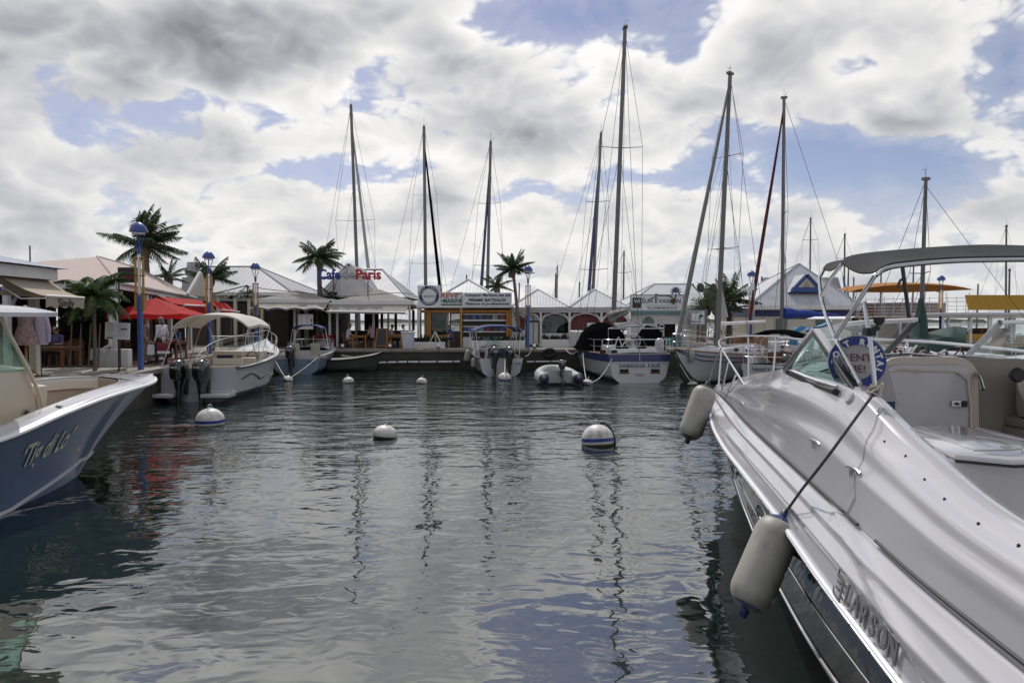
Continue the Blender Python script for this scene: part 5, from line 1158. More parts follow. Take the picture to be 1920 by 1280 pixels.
m = MB(); p = at(1668, 763, 4.55); m.box(p, (.075, .006, .075), .1); m.build('sticker', 'letter_navy', hs_, smooth=False)
# lines and fenders of the cruiser
knot = at(1641, 734, 4.14)
fender(at(1470, 968, 4.72), at(1396, 1142, 4.56), .148, 'big off-white fender with blue ends hung near the camera', True, [at(1478, 953, 4.52), at(1503, 918, 4.42), at(1506, 914, 4.40), at(1530, 884, 4.20), at(1560, 845, 4.06), at(1600, 790, 4.05), knot])
m = MB()
fender(at(1326, 722, 9.3), at(1290, 824, 9.15), .160, 'off-white fender hung at the white cruiser bow', False, [at(1331, 712, 9.4), at(1337, 690, 10.2), at(1352, 652, 11.7)])
rr = random.Random(3)
o = rope('mooring_line', [knot + Vector((rr.uniform(-.04, .05), rr.uniform(-.04, .04), rr.uniform(-.03, .05))) for k in range(40)], .007, 'rope_white', 'tangled white line knotted at the cruiser bimini strut foot')
m = MB()
m = MB(); m.prism([W(4.1, -.26, 2.10), W(4.1, .26, 2.10), W(4.75, .30, 2.17), W(4.75, -.30, 2.17)], (0, 0, .035)); hatch = m.build('deck_hatch', 'steel', lar, bevel=.01)
m = MB(); m.prism([W(4.15, -.22, 2.137), W(4.15, .22, 2.137), W(4.70, .25, 2.207), W(4.70, -.25, 2.207)], (0, 0, .006)); m.build('hatch_pane', 'hull_black', hatch, smooth=False)
m = MB(); m.box(W(.35, 0, 1.60), (.09, .12, .07)); m.build('navigation_light', 'rubber', lar, bevel=.015)
for k in range(22):      # rub rail screws
    u = 5.2 + k * .24; m = MB(); m.sphere(W(u, -(hr(u) + .036), zr(u) - .018), .007, 6, 4); m.build('rail_screw', 'dark_metal', lar)
# ------------------------------------------------------------------ blue centre-console boat at the left edge
PH, RO = R(15), R(4.0); tn = Vector((-7.06, 13.18, 0))
tig = thing('center_console_boat', 'dark blue boat with cream interior and painted name at left edge', 'boat', tn, -PH); tig.rotation_euler = (0, RO, -PH); worldly(tig)
MT = Matrix.Translation(tn) @ tig.rotation_euler.to_matrix().to_4x4()
def T(s, h, z): return MT @ Vector((h, -s, z))
gh = curve1([(0, .03), (.18, .24), (.5, .50), (1, .76), (1.7, .99), (2.45, 1.19), (3.36, 1.37), (4.15, 1.46), (6, 1.52), (9, 1.5)])
gz = curve1([(0, 1.63), (1, 1.625), (2, 1.585), (3, 1.47), (4, 1.28), (5, 1.16), (6.5, 1.08), (9, 1.02)])
wh = curve1([(1.6, .012), (2.2, .36), (3.2, .80), (3.9, 1.06), (5, 1.24), (9, 1.32)])
zks = curve1([(0, 1.50), (.3, 1.30), (.75, .95), (1.25, .46), (1.6, 0.0), (2.0, -.30), (3, -.40), (9, -.42)])
def tg(s, v):
    zk, zg = zks(s), gz(s) - .03; z = lerp(zk, zg, v); g = gh(s)
    if s < 1.6: return (g * max(0, v) ** 1.22 + .008, z)
    w_ = wh(s)
    if z < 0: return (w_ * ((z - zk) / (0 - zk)) ** .6, z)
    return (lerp(w_, g, (z / zg) ** 1.55), z)
ss = [9 * (i / 70) ** 1.3 for i in range(71)]
def hullpart(v0, v1, n, name, mm, parent=tig):
    m = MB()
    for sd in (-1, 1): m.grid([[T(s, sd * tg(s, lerp(v0, v1, j / n))[0], tg(s, lerp(v0, v1, j / n))[1]) for j in range(n + 1)] for s in ss])
    return m.build(name, mm, parent, angle=60)
hull = hullpart(0, 1, 26, 'hull', 'hull_blue')
ol = [T(9, -tg(9, j / 12)[0], tg(9, j / 12)[1]) for j in range(12, 0, -1)] + [T(9, tg(9, j / 12)[0], tg(9, j / 12)[1]) for j in range(13)]
m = MB(); m.quad(*ol); m.build('transom', 'hull_blue', tig, smooth=False)
def capz(s): return gz(s)
for sd in (-1, 1):
    m = MB(); m.tube([T(s, sd * (gh(s) + .012), gz(s) - .035) for s in ss], .032, 8); m.build('rub_rail', 'sign_white', tig)
    m = MB(); m.tube([T(s, sd * (gh(s) + .030), gz(s) - .055) for s in ss], .010, 6); m.build('rail_insert', 'rubber', tig)
    pts = []
    for s in [x for x in ss if x > 1.32]:
        zt_ = .36 - .27 * min(1, (s - 1.32) / 2.2); zk, zg = zks(s), gz(s) - .03; v = (zt_ - zk) / (zg - zk); h, z = tg(s, max(.02, v)); pts.append(T(s, sd * (h + .012), z))
    m = MB(); m.tube(pts, .030, 6); m.build('spray_rail', 'gelcoat', hull)
CW = curve1([(0, .03), (.6, .30), (1, .36), (2, .34), (3.4, .34), (9, .34)])
ins = [s for s in ss if s >= .95]
def inner(s): return max(.02, gh(s) - CW(s) - .25 * max(0, 1 - (s - .95) / .5) ** 2)
def lz(s, z): return max(z, zks(s) + .22)
def liner(s, z):
    zk, zg = zks(s), gz(s) - .03; v = max(0, (z - zk) / (zg - zk)); return max(.01, min(inner(s) - .03, tg(s, v)[0] - .07))
for sd in (-1, 1):
    m = MB(); m.grid([[T(s, sd * (gh(s) + .01), gz(s) - .012), T(s, sd * (gh(s) - .04), gz(s) + .02), T(s, sd * lerp(gh(s), inner(s), .6), gz(s) + .035), T(s, sd * inner(s), gz(s) + .03), T(s, sd * (inner(s) - .012), gz(s) - .03)] for s in ins]); m.build('gunwale_cap', 'gelcoat', tig, angle=50)
    m = MB(); m.grid([[T(s, sd * (inner(s) - .012), gz(s) - .03), T(s, sd * (inner(s) - .05), gz(s) - .16)] for s in ins]); m.build('coaming_bolster', 'cushion', tig, angle=50)
    m = MB(); m.grid([[T(s, sd * (inner(s) - .05), gz(s) - .16), T(s, sd * (inner(s) - .02), gz(s) - .20), T(s, sd * liner(s, lz(s, .9)), lz(s, .9)), T(s, sd * liner(s, lz(s, .55)), lz(s, .55))] for s in ins]); m.build('inner_liner', 'liner_tan', tig, angle=50)
    m = MB(); m.tube([T(s, sd * (inner(s) + .005), gz(s) + .03) for s in ins], .012, 5); m.build('liner_edge', 'liner_taupe', tig)
m = MB(); rows = []
for s in [x for x in ss if x <= .96] + [.96]: rows.append([T(s, (2 * j / 12 - 1) * (gh(s) + .01), gz(s) - .012 + .05 * (1 - abs(2 * j / 12 - 1) ** 4)) for j in range(13)])
m.grid(rows); fd = m.build('foredeck', 'gelcoat', tig, angle=60)
m = MB(); m.sheet([T(1.02, -.04, 1.25), T(1.02, .04, 1.25), T(1.02, inner(1.02) - .03, gz(1) - .15), T(1.02, inner(1.02) - .02, gz(1) + .02), T(1.02, -inner(1.02) + .02, gz(1) + .02), T(1.02, -inner(1.02) + .03, gz(1) - .15)], .02); m.build('bow_bulkhead', 'liner_tan', tig, smooth=False)
m = MB(); m.grid([[T(s, -liner(s, lz(s, .56)), lz(s, .56)), T(s, liner(s, lz(s, .56)), lz(s, .56))] for s in ins]); m.build('cockpit_floor', 'gelcoat_cream', tig)
m = MB(); m.prism([T(1.55, -.28, .95), T(1.55, .28, .95), T(3.0, .80, .95), T(3.0, .40, .95), T(2.1, .08, .95), T(2.1, -.08, .95), T(3.0, -.40, .95), T(3.0, -.80, .95)], (0, 0, .14)); m.build('bow_seat', 'cushion', tig, bevel=.04)
for s, sd in ((2.05, -1),):
    c = T(s, sd * (inner(s) - .055), gz(s) - .30); m = MB(); e = (T(s + .2, sd * inner(s + .2), gz(s) - .3) - T(s, sd * inner(s), gz(s) - .3)).normalized(); n_ = Vector((e.y, -e.x, 0)); n_ = n_ if n_.y < 0 else -n_; ring = [c + n_ * .03 + e * (.14 * math.cos(2 * math.pi * k / 20)) + Vector((0, 0, .07 * math.sin(2 * math.pi * k / 20))) for k in range(20)]; m.prism(ring, n_ * .02); m.build('speaker', 'rubber', tig)
s = 2.75; c = T(s, -(inner(s) - .075), gz(s) - .44); m = MB()
for k in range(8):
    a = k * math.pi / 4; d1 = Vector((math.cos(a) * .2, -.1, math.sin(a) * .17)); d2 = Vector((math.cos(a + .35) * .06, -.06, math.sin(a + .35) * .06)); d3 = Vector((math.cos(a - .35) * .06, -.06, math.sin(a - .35) * .06)); m.add([c + Vector((0, -.06, 0)), c + d2, c + d1 * .99, c + d3], [(0, 1, 2, 3)])
m.build('compass_decal', 'navy_vinyl', tig, smooth=False)
m = MB(); c = T(.45, .1, gz(.4) + .05); m.box(c, (.12, .05, .02), -.3); m.build('pull_up_cleat', 'steel', fd, smooth=False, bevel=.005)
m = MB(); s = 3.0; m.box(T(s, gh(s) - .16, gz(s) + .045), (.10, .05, .02), -.4); m.build('pull_up_cleat', 'steel', tig, smooth=False, bevel=.005)
m = MB(); s = 4.55; m.lathe([(.075, 0), (.075, .02), (.05, .025)], T(s, gh(s) - .17, gz(s) + .03), 16); m.lathe([(.05, 0), (.05, .02)], T(s - .35, gh(s) - .16, gz(s) + .035), 14); m.build('rod_holder', 'steel', tig)
# console with forward seat, windshield and hard top
def tbox(name, s0, s1, h0, h1, z0, z1, mm, bev=.05, parent=tig, slope=0.0):
    m = MB(); m.add([T(s, h, z) for s, h, z in ((s0, h0, z0), (s1, h0, z0), (s1, h1, z0), (s0, h1, z0), (s0 + slope, h0, z1), (s1, h0, z1), (s1, h1, z1), (s0 + slope, h1, z1))], [(0, 1, 2, 3), (4, 7, 6, 5), (0, 4, 5, 1), (1, 5, 6, 2), (2, 6, 7, 3), (3, 7, 4, 0)]); return m.build(name, mm, parent, bevel=bev)
con = tbox('console', 2.60, 4.15, -.52, .52, .56, 2.02, 'gelcoat_cream', .06, slope=.35)
tbox('console_seat_base', 1.95, 2.58, -.42, .45, .56, 1.12, 'gelcoat_cream', .05); tbox('console_seat', 1.92, 2.62, -.45, .48, 1.125, 1.24, 'cushion', .05)
tbox('console_seat_back', 2.58, 2.76, -.42, .46, 1.25, 1.72, 'cushion', .05)
m = MB(); q = [T(2.90, -.52, 2.0), T(2.90, .52, 2.0), T(3.40, .48, 2.72), T(3.40, -.48, 2.72)]; m.sheet(q, .006); m.build('windshield', 'clear_glass', con, smooth=False)
m = MB(); q = [T(2.90, .54, 1.98), T(4.05, .54, 1.98), T(4.05, .50, 2.72), T(3.40, .50, 2.72)]; m.sheet(q, .006); m.build('windshield', 'clear_glass', con, smooth=False)
m = MB(); c = T(3.0, .535, 1.35); n_ = (T(4, 1, 1) - T(4, 0, 1)).normalized()
for k in range(8):
    a = k * math.pi / 4; e = (T(5, 0, 1) - T(4, 0, 1)).normalized(); up = Vector((0, 0, 1)); f_ = lambda r_, a_: c + n_ * .012 + e * (r_ * math.cos(a_)) + up * (r_ * math.sin(a_)); m.add([c + n_ * .012, f_(.022, a + .4), f_(.09, a), f_(.022, a - .4)], [(0, 1, 2, 3)])
m.build('compass_decal', 'navy_vinyl', con, smooth=False)
for sd in (-1, 1):
    for s0, s1 in ((2.72, 3.45), (4.05, 4.2)):
        m = MB(); m.tube(cat_rom([T(s0, sd * .60, 1.15), T(s0 + .15, sd * .58, 1.7), T(s1, sd * .55, 2.78)], 5), .026, 8); m.build('top_support', 'gelcoat_cream', tig)
m = MB(); rows = []
for i in range(17):
    s = lerp(2.55, 5.4, i / 16); e = math.sqrt(max(0, 1 - (2 * i / 16 - 1) ** 6)); rows.append([T(s, (2 * j / 14 - 1) * .86 * (.5 + .5 * e), 2.86 + .07 * (1 - (2 * j / 14 - 1) ** 2) * e) for j in range(15)])
m.grid(rows); low = [[p - Vector((0, 0, .06)) for p in r_] for r_ in rows]; m.grid(low); loop = lambda q: q[0] + [r_[-1] for r_ in q[1:]] + q[-1][-2::-1] + [r_[0] for r_ in q[-2:0:-1]]; m.grid([loop(rows), loop(low)], closed=True); m.build('hard_top', 'gelcoat', tig, angle=60)
# name on the bow
mat('letter_cream', (.76, .75, .62), .5, var=.1)
def on_hull(s, v, out=.01):
    h, z = tg(s, v); a = T(s, h, z); h1, z1 = tg(s - .02, v + .0006); b_ = T(s - .02, h1, z1); h3, z3 = tg(s, v + .03); c = T(s, h3, z3); rgt = (b_ - a).normalized(); up = (c - a).normalized(); nrm = rgt.cross(up).normalized(); up = nrm.cross(rgt); a = a + nrm * out
    return Matrix(((rgt.x, up.x, nrm.x, a.x), (rgt.y, up.y, nrm.y, a.y), (rgt.z, up.z, nrm.z, a.z), (0, 0, 0, 1)))
nm = text('name_letters', "\u2018Tig di Lo\u2019", 'letter_cream', None, None, .50, .004, 'LEFT', shear=.16, offset=.009, space=1.06)
for vtx in nm.data.vertices:
    x, y, zo = vtx.co; s_ = 3.60 - x * .50; z_ = .845 + y + .045 * x; zk, zg = zks(s_), gz(s_) - .03; v_ = min(1, max(.01, (z_ - zk) / (zg - zk))); h_, zz = tg(s_, v_)
    vtx.co = INV[tig.name] @ T(s_, h_ + .010 + zo, zz)
nm.parent = tig
# dark water-line dock bumper rope
# ------------------------------------------------------------------ other boats
def motor_boat(name, label, loc, rz, H, mtop, mlow=None, split=.5):
    t = thing(name, label, 'boat', loc, rz); H.build(t, mtop, mlow, split); return t
# walkaround with two outboards and beige bimini
sx_, sy_ = wx(357, 22.3), 22.6
H = Hull(7.5, 2.85, 1.78, 1.12, .4, .95, .45, 1.4, 1.6, .05, .86)
t = motor_boat('walkaround_boat', 'white motor boat with beige bimini and twin black outboards by the lamp post', (sx_, sy_, 0), R(2.0), H, 'gelcoat', 'gelcoat', .34)
H.rail(t, .985, .03, 'rubber'); H.rail(t, .93, .012, 'galv', 'trim_strip', .012)
H.cockpit(t, .35, 4.6, .55, .20, 'gelcoat_cream', 'gelcoat_cream', mcap='gelcoat')
H.deck(t, 4.6, 7.45, 'gelcoat', 0, .16, .0, 'foredeck')
m = MB(); m.prism([(-1.30, -.02, .30), (1.30, -.02, .30), (1.32, .36, .30), (-1.32, .36, .30)], (0, 0, .06)); m.prism([(-1.34, -.75, .20), (-.45, -.75, .20), (-.45, .0, .2), (-1.34, .0, .20)], (0, 0, .12)); m.prism([(1.34, -.75, .20), (.45, -.75, .20), (.45, .0, .2), (1.34, .0, .20)], (0, 0, .12)); m.build('swim_platform', 'gelcoat', t, bevel=.03)
m = MB(); m.b2((-1.3, .28, .36), (-.52, .40, 1.08)); m.b2((.52, .28, .36), (1.3, .40, 1.08)); m.b2((-.51, .3, .36), (.51, .38, .72)); m.build('transom_wall', 'gelcoat', t, bevel=.03)
outboard(t, -.36, -.02, .52, 1.62); outboard(t, .36, -.02, .52, 1.62)
text('name_letters', 'TAR', 'sign_black', t, face_at((.86, .265, .88)), .20, .004, shear=.15); text('name_letters', 'S', 'sign_black', t, face_at((-.06, .265, .88)), .20, .004, shear=.15)
m = MB(); m.b2((.05, .95, .56), (1.0, 1.45, .98)); bs = m.build('bench_base', 'liner_tan', t, bevel=.03)
m = MB(); m.b2((.02, .90, .99), (1.04, 1.5, 1.12)); m.build('bench_cushion', 'cushion', t, bevel=.03)
m = MB(); m.b2((.02, 1.38, 1.13), (1.04, 1.50, 1.36)); m.build('bench_back', 'cushion', t, bevel=.03)
m = MB(); m.b2((-.92, 3.7, .56), (.95, 4.5, 1.52)); dash = m.build('dash', 'gelcoat_cream', t, bevel=.06)
m = MB(); m.b2((-.72, 3.66, .60), (-.12, 3.69, 1.36)); m.build('cabin_door', 'navy_vinyl', dash, smooth=False)
m = MB(); m.b2((.05, 3.6, .9), (.42, 3.69, 1.4)); m.build('instrument_box', 'liner_tan', dash, smooth=False, bevel=.02)
m = MB(); m.tube([(.68 + .19 * math.cos(k * math.pi / 10), 3.55 - .08 * math.sin(k * math.pi / 10), 1.34 + .18 * math.sin(k * math.pi / 10)) for k in range(20)], .016, 6, closed=True); m.tube([(.5, 3.56, 1.34), (.68, 3.62, 1.34), (.86, 3.56, 1.34)], .012, 5); m.build('steering_wheel', 'rubber', dash)
m = MB(); m.b2((.40, 3.0, .56), (.95, 3.25, 1.30)); m.build('helm_seat', 'cushion', t, bevel=.05)
pts0 = [Vector((1.08 * math.cos(a), 4.1 + .75 * math.sin(a), 1.56 + .08 * math.sin(a))) for a in [math.pi * k / 16 for k in range(17)]]; pts1 = [Vector((.95 * math.cos(a), 3.75 + .72 * math.sin(a), 2.08)) for a in [math.pi * k / 16 for k in range(17)]]
m = MB(); m.grid([pts0, pts1]); ws = m.build('windshield', 'clear_glass', t)
m = MB(); m.tube(pts1, .016, 5); m.build('windshield_rim', 'galv', ws)
bimini(t, 1.3, 3.7, 1.30, 3.00, 1.15, 'bimini_beige', 3, .42, 2.4, .08, 1.28)
for sd in (-1, 1):
    m = MB(); m.tube([(sd * 1.25, 1.45, 2.5), (sd * 1.32, .5, 1.15)], .013, 5); m.build('bimini_stay', 'steel', t)
    m = MB(); m.tube([(sd * 1.2, 3.9, 2.6), (sd * 1.1, 4.9, 1.5)], .013, 5); m.build('bimini_stay', 'steel', t)
rl = [Vector((sd_ * (H.hb(y) - .08), y, H.zsh(y) + .5 * min(1, (y - 3.2) / 1.2))) for sd_, y in [(-1, y) for y in (3.2, 4, 5, 6, 6.7, 7.2)]] + [Vector((0, 7.52, H.zb + .5))] + [Vector(((H.hb(y) - .08), y, H.zsh(y) + .5 * min(1, (y - 3.2) / 1.2))) for y in (7.2, 6.7, 6, 5, 4, 3.2)]
guard_rail(t, cat_rom(rl, 3), [((sd * (H.hb(y) - .08), y, H.zsh(y) + .5 * min(1, (y - 3.2) / 1.2)), (sd * (H.hb(y) - .10), y - .1, H.zsh(y))) for y in (4.3, 5.2, 6.0, 6.8) for sd in (-1, 1)], .016)
m = MB(); m.tube(cat_rom([H.pt(.6, .72) + Vector((.02, 0, 0)), H.pt(1.4, .80) + Vector((.02, 0, 0)), H.pt(2.2, .68) + Vector((.02, 0, 0)), H.pt(2.6, .60) + Vector((.02, 0, 0)), H.pt(4.5, .70) + Vector((.02, 0, 0))], 4), .022, 5); m.build('side_swoosh', 'rubber', t)

# small pale blue cuddy boat with blue bimini
sx_, sy_ = wx(556, 34.3), 34.2
H = Hull(6.2, 2.5, 1.45, .95, .35, .95, .45, 1.2, 1.6, .04, .86)
t = motor_boat('cuddy_boat', 'small pale blue motor boat with little blue bimini below the cafe', (sx_, sy_, 0), R(3), H, 'gelcoat', 'hull_lightblue', .86); H.rail(t, .985, .025, 'sign_white')
H.cockpit(t, .3, 3.2, .45, .18, 'gelcoat', 'gelcoat_cream'); H.deck(t, 3.2, 6.15, 'gelcoat', 0, .2, 0, 'foredeck')
m = MB(); m.b2((-1.1, .18, .45), (-.3, .3, .93)); m.b2((.3, .18, .45), (1.1, .3, .93)); m.build('transom_wall', 'gelcoat', t, bevel=.02)
outboard(t, -.2, .02, .62, 1.5); text('name_letters', 'Nina', 'letter_navy', t, face_at((.72, -.03, .62)), .17, .004, shear=.15)
pts0 = [Vector((1.0 * math.cos(a), 3.1 + .6 * math.sin(a), 1.22)) for a in [math.pi * k / 12 for k in range(13)]]; pts1 = [Vector((.9 * math.cos(a), 2.8 + .6 * math.sin(a), 1.68)) for a in [math.pi * k / 12 for k in range(13)]]
m = MB(); m.grid([pts0, pts1]); ws = m.build('windshield', 'clear_glass', t); m = MB(); m.tube(pts1, .018, 5); m.build('windshield_rim', 'galv', ws)
for x in (-.55, .5):
    m = MB(); m.b2((x - .24, 1.9, .46), (x + .24, 2.4, .80)); m.b2((x - .24, 1.9, .81), (x + .24, 2.02, 1.5)); m.build('helm_seat', 'liner_taupe', t, bevel=.06)
bimini(t, 2.2, 3.3, .74, 2.52, 1.0, 'bimini_blue', 2, .16, 2.7, .02, 1.05)
rl = [Vector((s_ * (H.hb(y) - .07), y, H.zsh(y) + .45)) for s_, y in [(-1, 2.8), (-1, 3.6), (-1, 4.6), (-1, 5.5)]] + [Vector((0, 6.2, H.zb + .45))] + [Vector(((H.hb(y) - .07), y, H.zsh(y) + .45)) for y in (5.5, 4.6, 3.6, 2.8)]
guard_rail(t, cat_rom(rl, 3), [((sd * (H.hb(y) - .07), y, H.zsh(y) + .45), (sd * (H.hb(y) - .09), y - .08, H.zsh(y))) for y in (2.9, 3.7, 4.6, 5.5) for sd in (-1, 1)], .016)

# dark tender alongside the quay
H = Hull(2.9, 1.5, .95, .62, .2, .9, .42, .7, 1.4, .03, .85)
t = motor_boat('dark_tender', 'low dark grey tender lying beneath the cafe quay', (wx(612, 36.3), 36.6, 0), R(-82), H, 'hull_under'); H.rail(t, .985, .03, 'tarp_black'); H.deck(t, .02, 2.85, 'rubber', .02, .10, .02, 'boat_cover')

# white open boat with blue bimini in the middle of the far quay
sx_, sy_ = wx(940, 33.0), 33.0
H = Hull(6.4, 2.25, 1.30, .88, .35, .95, .42, 1.3, 1.7, .02, .84)
t = motor_boat('open_boat', 'white open boat with faded blue bimini and twin outboards below the kiosk', (sx_, sy_, 0), R(9), H, 'gelcoat', 'gelcoat', .30); H.rail(t, .985, .03, 'rubber')
H.cockpit(t, .3, 5.4, .42, .17, 'gelcoat', 'gelcoat_cream'); H.deck(t, 5.4, 6.35, 'gelcoat', 0, .08, 0, 'foredeck')
m = MB(); m.b2((-1.0, .18, .42), (-.5, .3, .86)); m.b2((.5, .18, .42), (1.0, .3, .86)); m.build('transom_wall', 'gelcoat', t, bevel=.02)
outboard(t, -.36, .05, .62, 1.5); outboard(t, .36, .05, .62, 1.5)
m = MB(); m.b2((-.42, 2.7, .43), (.42, 3.4, 1.42)); con = m.build('console', 'gelcoat', t, bevel=.05)
m = MB(); m.sheet([(-.38, 3.2, 1.42), (.38, 3.2, 1.42), (.32, 3.0, 1.85), (-.32, 3.0, 1.85)], .006); m.build('windscreen', 'clear_glass', con, smooth=False)
m = MB(); m.tube([(.17 * math.cos(k * math.pi / 8), 2.62, 1.28 + .17 * math.sin(k * math.pi / 8)) for k in range(16)], .015, 5, closed=True); m.build('steering_wheel', 'rubber', con)
m = MB(); m.b2((-.45, 1.55, .43), (.45, 2.05, .9)); m.b2((-.45, 1.55, .91), (.45, 1.65, 1.3)); m.build('leaning_seat', 'navy_vinyl', t, bevel=.04)
bimini(t, 1.0, 3.9, 1.2, 2.52, .95, 'bimini_blue', 3, .26, 2.4, .06, 1.02)
for y in (.7, 4.2):
    for sd in (-1, 1): m = MB(); m.tube([(sd * 1.15, lerp(y, 2.4, .25), 2.3), (sd * 1.0, y, .95)], .014, 5); m.build('bimini_stay', 'steel', t)
rl = [Vector((-(H.hb(y) - .07), y, H.zsh(y) + .32)) for y in (3.6, 4.5, 5.4)] + [Vector((0, 6.35, H.zb + .35))] + [Vector((H.hb(y) - .07, y, H.zsh(y) + .32)) for y in (5.4, 4.5, 3.6)]
guard_rail(t, cat_rom(rl, 3), [((sd * (H.hb(y) - .07), y, H.zsh(y) + .32), (sd * (H.hb(y) - .09), y, H.zsh(y))) for y in (3.7, 4.6, 5.5) for sd in (-1, 1)], .014)
text('name_letters', 'Le Tatty', 'letter_navy', t, face_at((.72, -.02, .62)), .15, .004, shear=.2)
Mo = Matrix.Translation((sx_, sy_, 0)) @ Matrix.Rotation(R(9), 4, 'Z')
fender(Mo @ Vector((-1.2, 1.3, .85)), Mo @ Vector((-1.22, 1.3, .35)), .13, 'white fender on the open boat side near its stern', False, [Mo @ Vector((-1.02, 1.3, 1.0))])
fender(Mo @ Vector((-1.15, 4.2, 1.15)), Mo @ Vector((-1.3, 4.2, .45)), .2, 'fat white fender at the open boat bow', False, [Mo @ Vector((-.95, 4.2, 1.25))])

# inflatable dinghy
dx, dy = wx(1050, 28.6), 28.4
t = thing('inflatable_dinghy', 'grey inflatable dinghy with small outboard beside the navy-banded yacht', 'boat', (dx, dy, 0), R(4))
m = MB(); pts = [Vector((-.72, -.35, .30)), Vector((-.72, .3, .30)), Vector((-.72, 1.2, .32)), Vector((-.62, 1.9, .38)), Vector((-.3, 2.4, .46)), Vector((0, 2.5, .48)), Vector((.3, 2.4, .46)), Vector((.62, 1.9, .38)), Vector((.72, 1.2, .32)), Vector((.72, .3, .30)), Vector((.72, -.35, .30))]; cr = cat_rom(pts, 5); rs = [.23] * len(cr); rs[0] = rs[-1] = .15; rs[1] = rs[-2] = .21; m.tube(cr, rs, 14); m.build('tube', 'hypalon', t, angle=70)
for s_ in (-1, 1):
    m = MB(); m.tube([(s_ * .72, -.30, .30), (s_ * .72, -.52, .30)], [.215, .06], 12); m.build('tube_end', 'navy_vinyl', t)
m = MB(); m.tube([p + Vector((p.x * .30, .06 if p.y > 2 else 0, -.10)) for p in cr[2:-2]], .02, 5); m.build('green_strake', 'letter_green', t)
m = MB(); m.prism([(-.5, .02, .12), (.5, .02, .12), (.5, 2.1, .16), (-.5, 2.1, .16)], (0, 0, .04)); m.build('floor', 'grey_wall', t, smooth=False)
m = MB(); m.b2((-.5, .0, .1), (.5, .05, .62)); m.build('transom', 'grey_wall', t, smooth=False)
m = MB(); m.b2((-.55, .95, .42), (.55, 1.2, .46)); m.build('thwart', 'galv', t, smooth=False)
outboard(t, 0.05, -.0, .50, .95, R(-14))
m = MB(); m.bar((-.1, .9, .3), (-.05, .9, .62), .05); m.bar((.0, 1.1, .35), (.2, 1.3, .6), .04); m.build('fuel_can', 'yellow_paint', t)

# ------------------------------------------------------------------ yachts
def yacht(name, label, loc, rz, L, B, zb, zs, mtop, mlow, split, cabin=True, deckm='gelcoat', tr=.72):
    H = Hull(L, B, zb, zs, .5, tr, .46, 1.3, 1.15, .10, .84, 2.0); t = thing(name, label, 'yacht', loc, rz); H.build(t, mtop, mlow, split); H.deck(t, .02, L - .05, deckm, .0, .08, .02)
    H.rail(t, .99, .03, 'teak', 'toe_rail', -.01, .02); return t, H
def trunk(t, H, y0, y1, w, h, mm='gelcoat', n=10, ports=3):
    rows = []
    for i in range(n + 1):
        k = i / n; y = lerp(y0, y1, k); ww = min(w, H.hb(y) - .3) * (1 - .25 * k); z0 = H.zsh(y) - .02; hh = h * (1 - .55 * k * k); rows.append([Vector((-ww, y, z0)), Vector((-ww * .93, y, z0 + hh * .85)), Vector((-ww * .7, y, z0 + hh)), Vector((0, y, z0 + hh * 1.12)), Vector((ww * .7, y, z0 + hh)), Vector((ww * .93, y, z0 + hh * .85)), Vector((ww, y, z0))])
    m = MB(); m.grid(rows); m.quad(*rows[0][::-1]); m.quad(*rows[-1]); c = m.build('cabin_trunk', mm, t, angle=40)
    for i in range(ports):
        y = lerp(y0, y1, .15 + .25 * i); k = (y - y0) / (y1 - y0); ww = min(w, H.hb(y) - .3) * (1 - .25 * k)
        for sd in (-1, 1): portlight(c, (sd * (ww * .975), y, H.zsh(y) + h * .42), .20, .08, (sd, 0, .1))
    return c
def lifelines(t, H, y0, y1, n, hgt=.6):
    for sd in (-1, 1):
        ys = [lerp(y0, y1, i / n) for i in range(n + 1)]; pts = [Vector((sd * (H.hb(y) - .06), y, H.zsh(y) + hgt)) for y in ys]; m = MB(); m.tube(pts, .011, 4); m.tube([p - Vector((0, 0, hgt * .5)) for p in pts], .009, 4); ll = m.build('lifeline', 'wire', t)
        for p in pts: m = MB(); m.tube([p, p - Vector((0, 0, hgt + .02))], .014, 5); m.build('stanchion', 'steel', ll)
def pulpit(t, H, hgt=.65, bow=True):
    if bow: pts = [Vector((-(H.hb(H.L - 1.3) - .05), H.L - 1.3, H.zsh(H.L - 1.3) + hgt)), Vector((-.25, H.L - .2, H.zb + hgt)), Vector((0, H.L + .05, H.zb + hgt)), Vector((.25, H.L - .2, H.zb + hgt)), Vector((H.hb(H.L - 1.3) - .05, H.L - 1.3, H.zsh(H.L - 1.3) + hgt))]
    else: pts = [Vector((-(H.hb(.9) - .05), .9, H.zsh(.9) + hgt)), Vector((-(H.hb(.1) - .05), .06, H.zsh(0) + hgt)), Vector((0, .0, H.zsh(0) + hgt)), Vector((H.hb(.1) - .05, .06, H.zsh(0) + hgt)), Vector((H.hb(.9) - .05, .9, H.zsh(.9) + hgt))]
    p2 = cat_rom(pts, 4); o = guard_rail(t, p2, [(p, (p.x, p.y, H.zsh(max(0, min(H.L, p.y))))) for p in (pts[0], pts[1], pts[3], pts[4])], .015, 'steel', 'pulpit' if bow else 'pushpit'); m = MB(); m.tube([p - Vector((0, 0, hgt * .5)) for p in p2], .011, 5); m.build('lower_rail', 'steel', o)

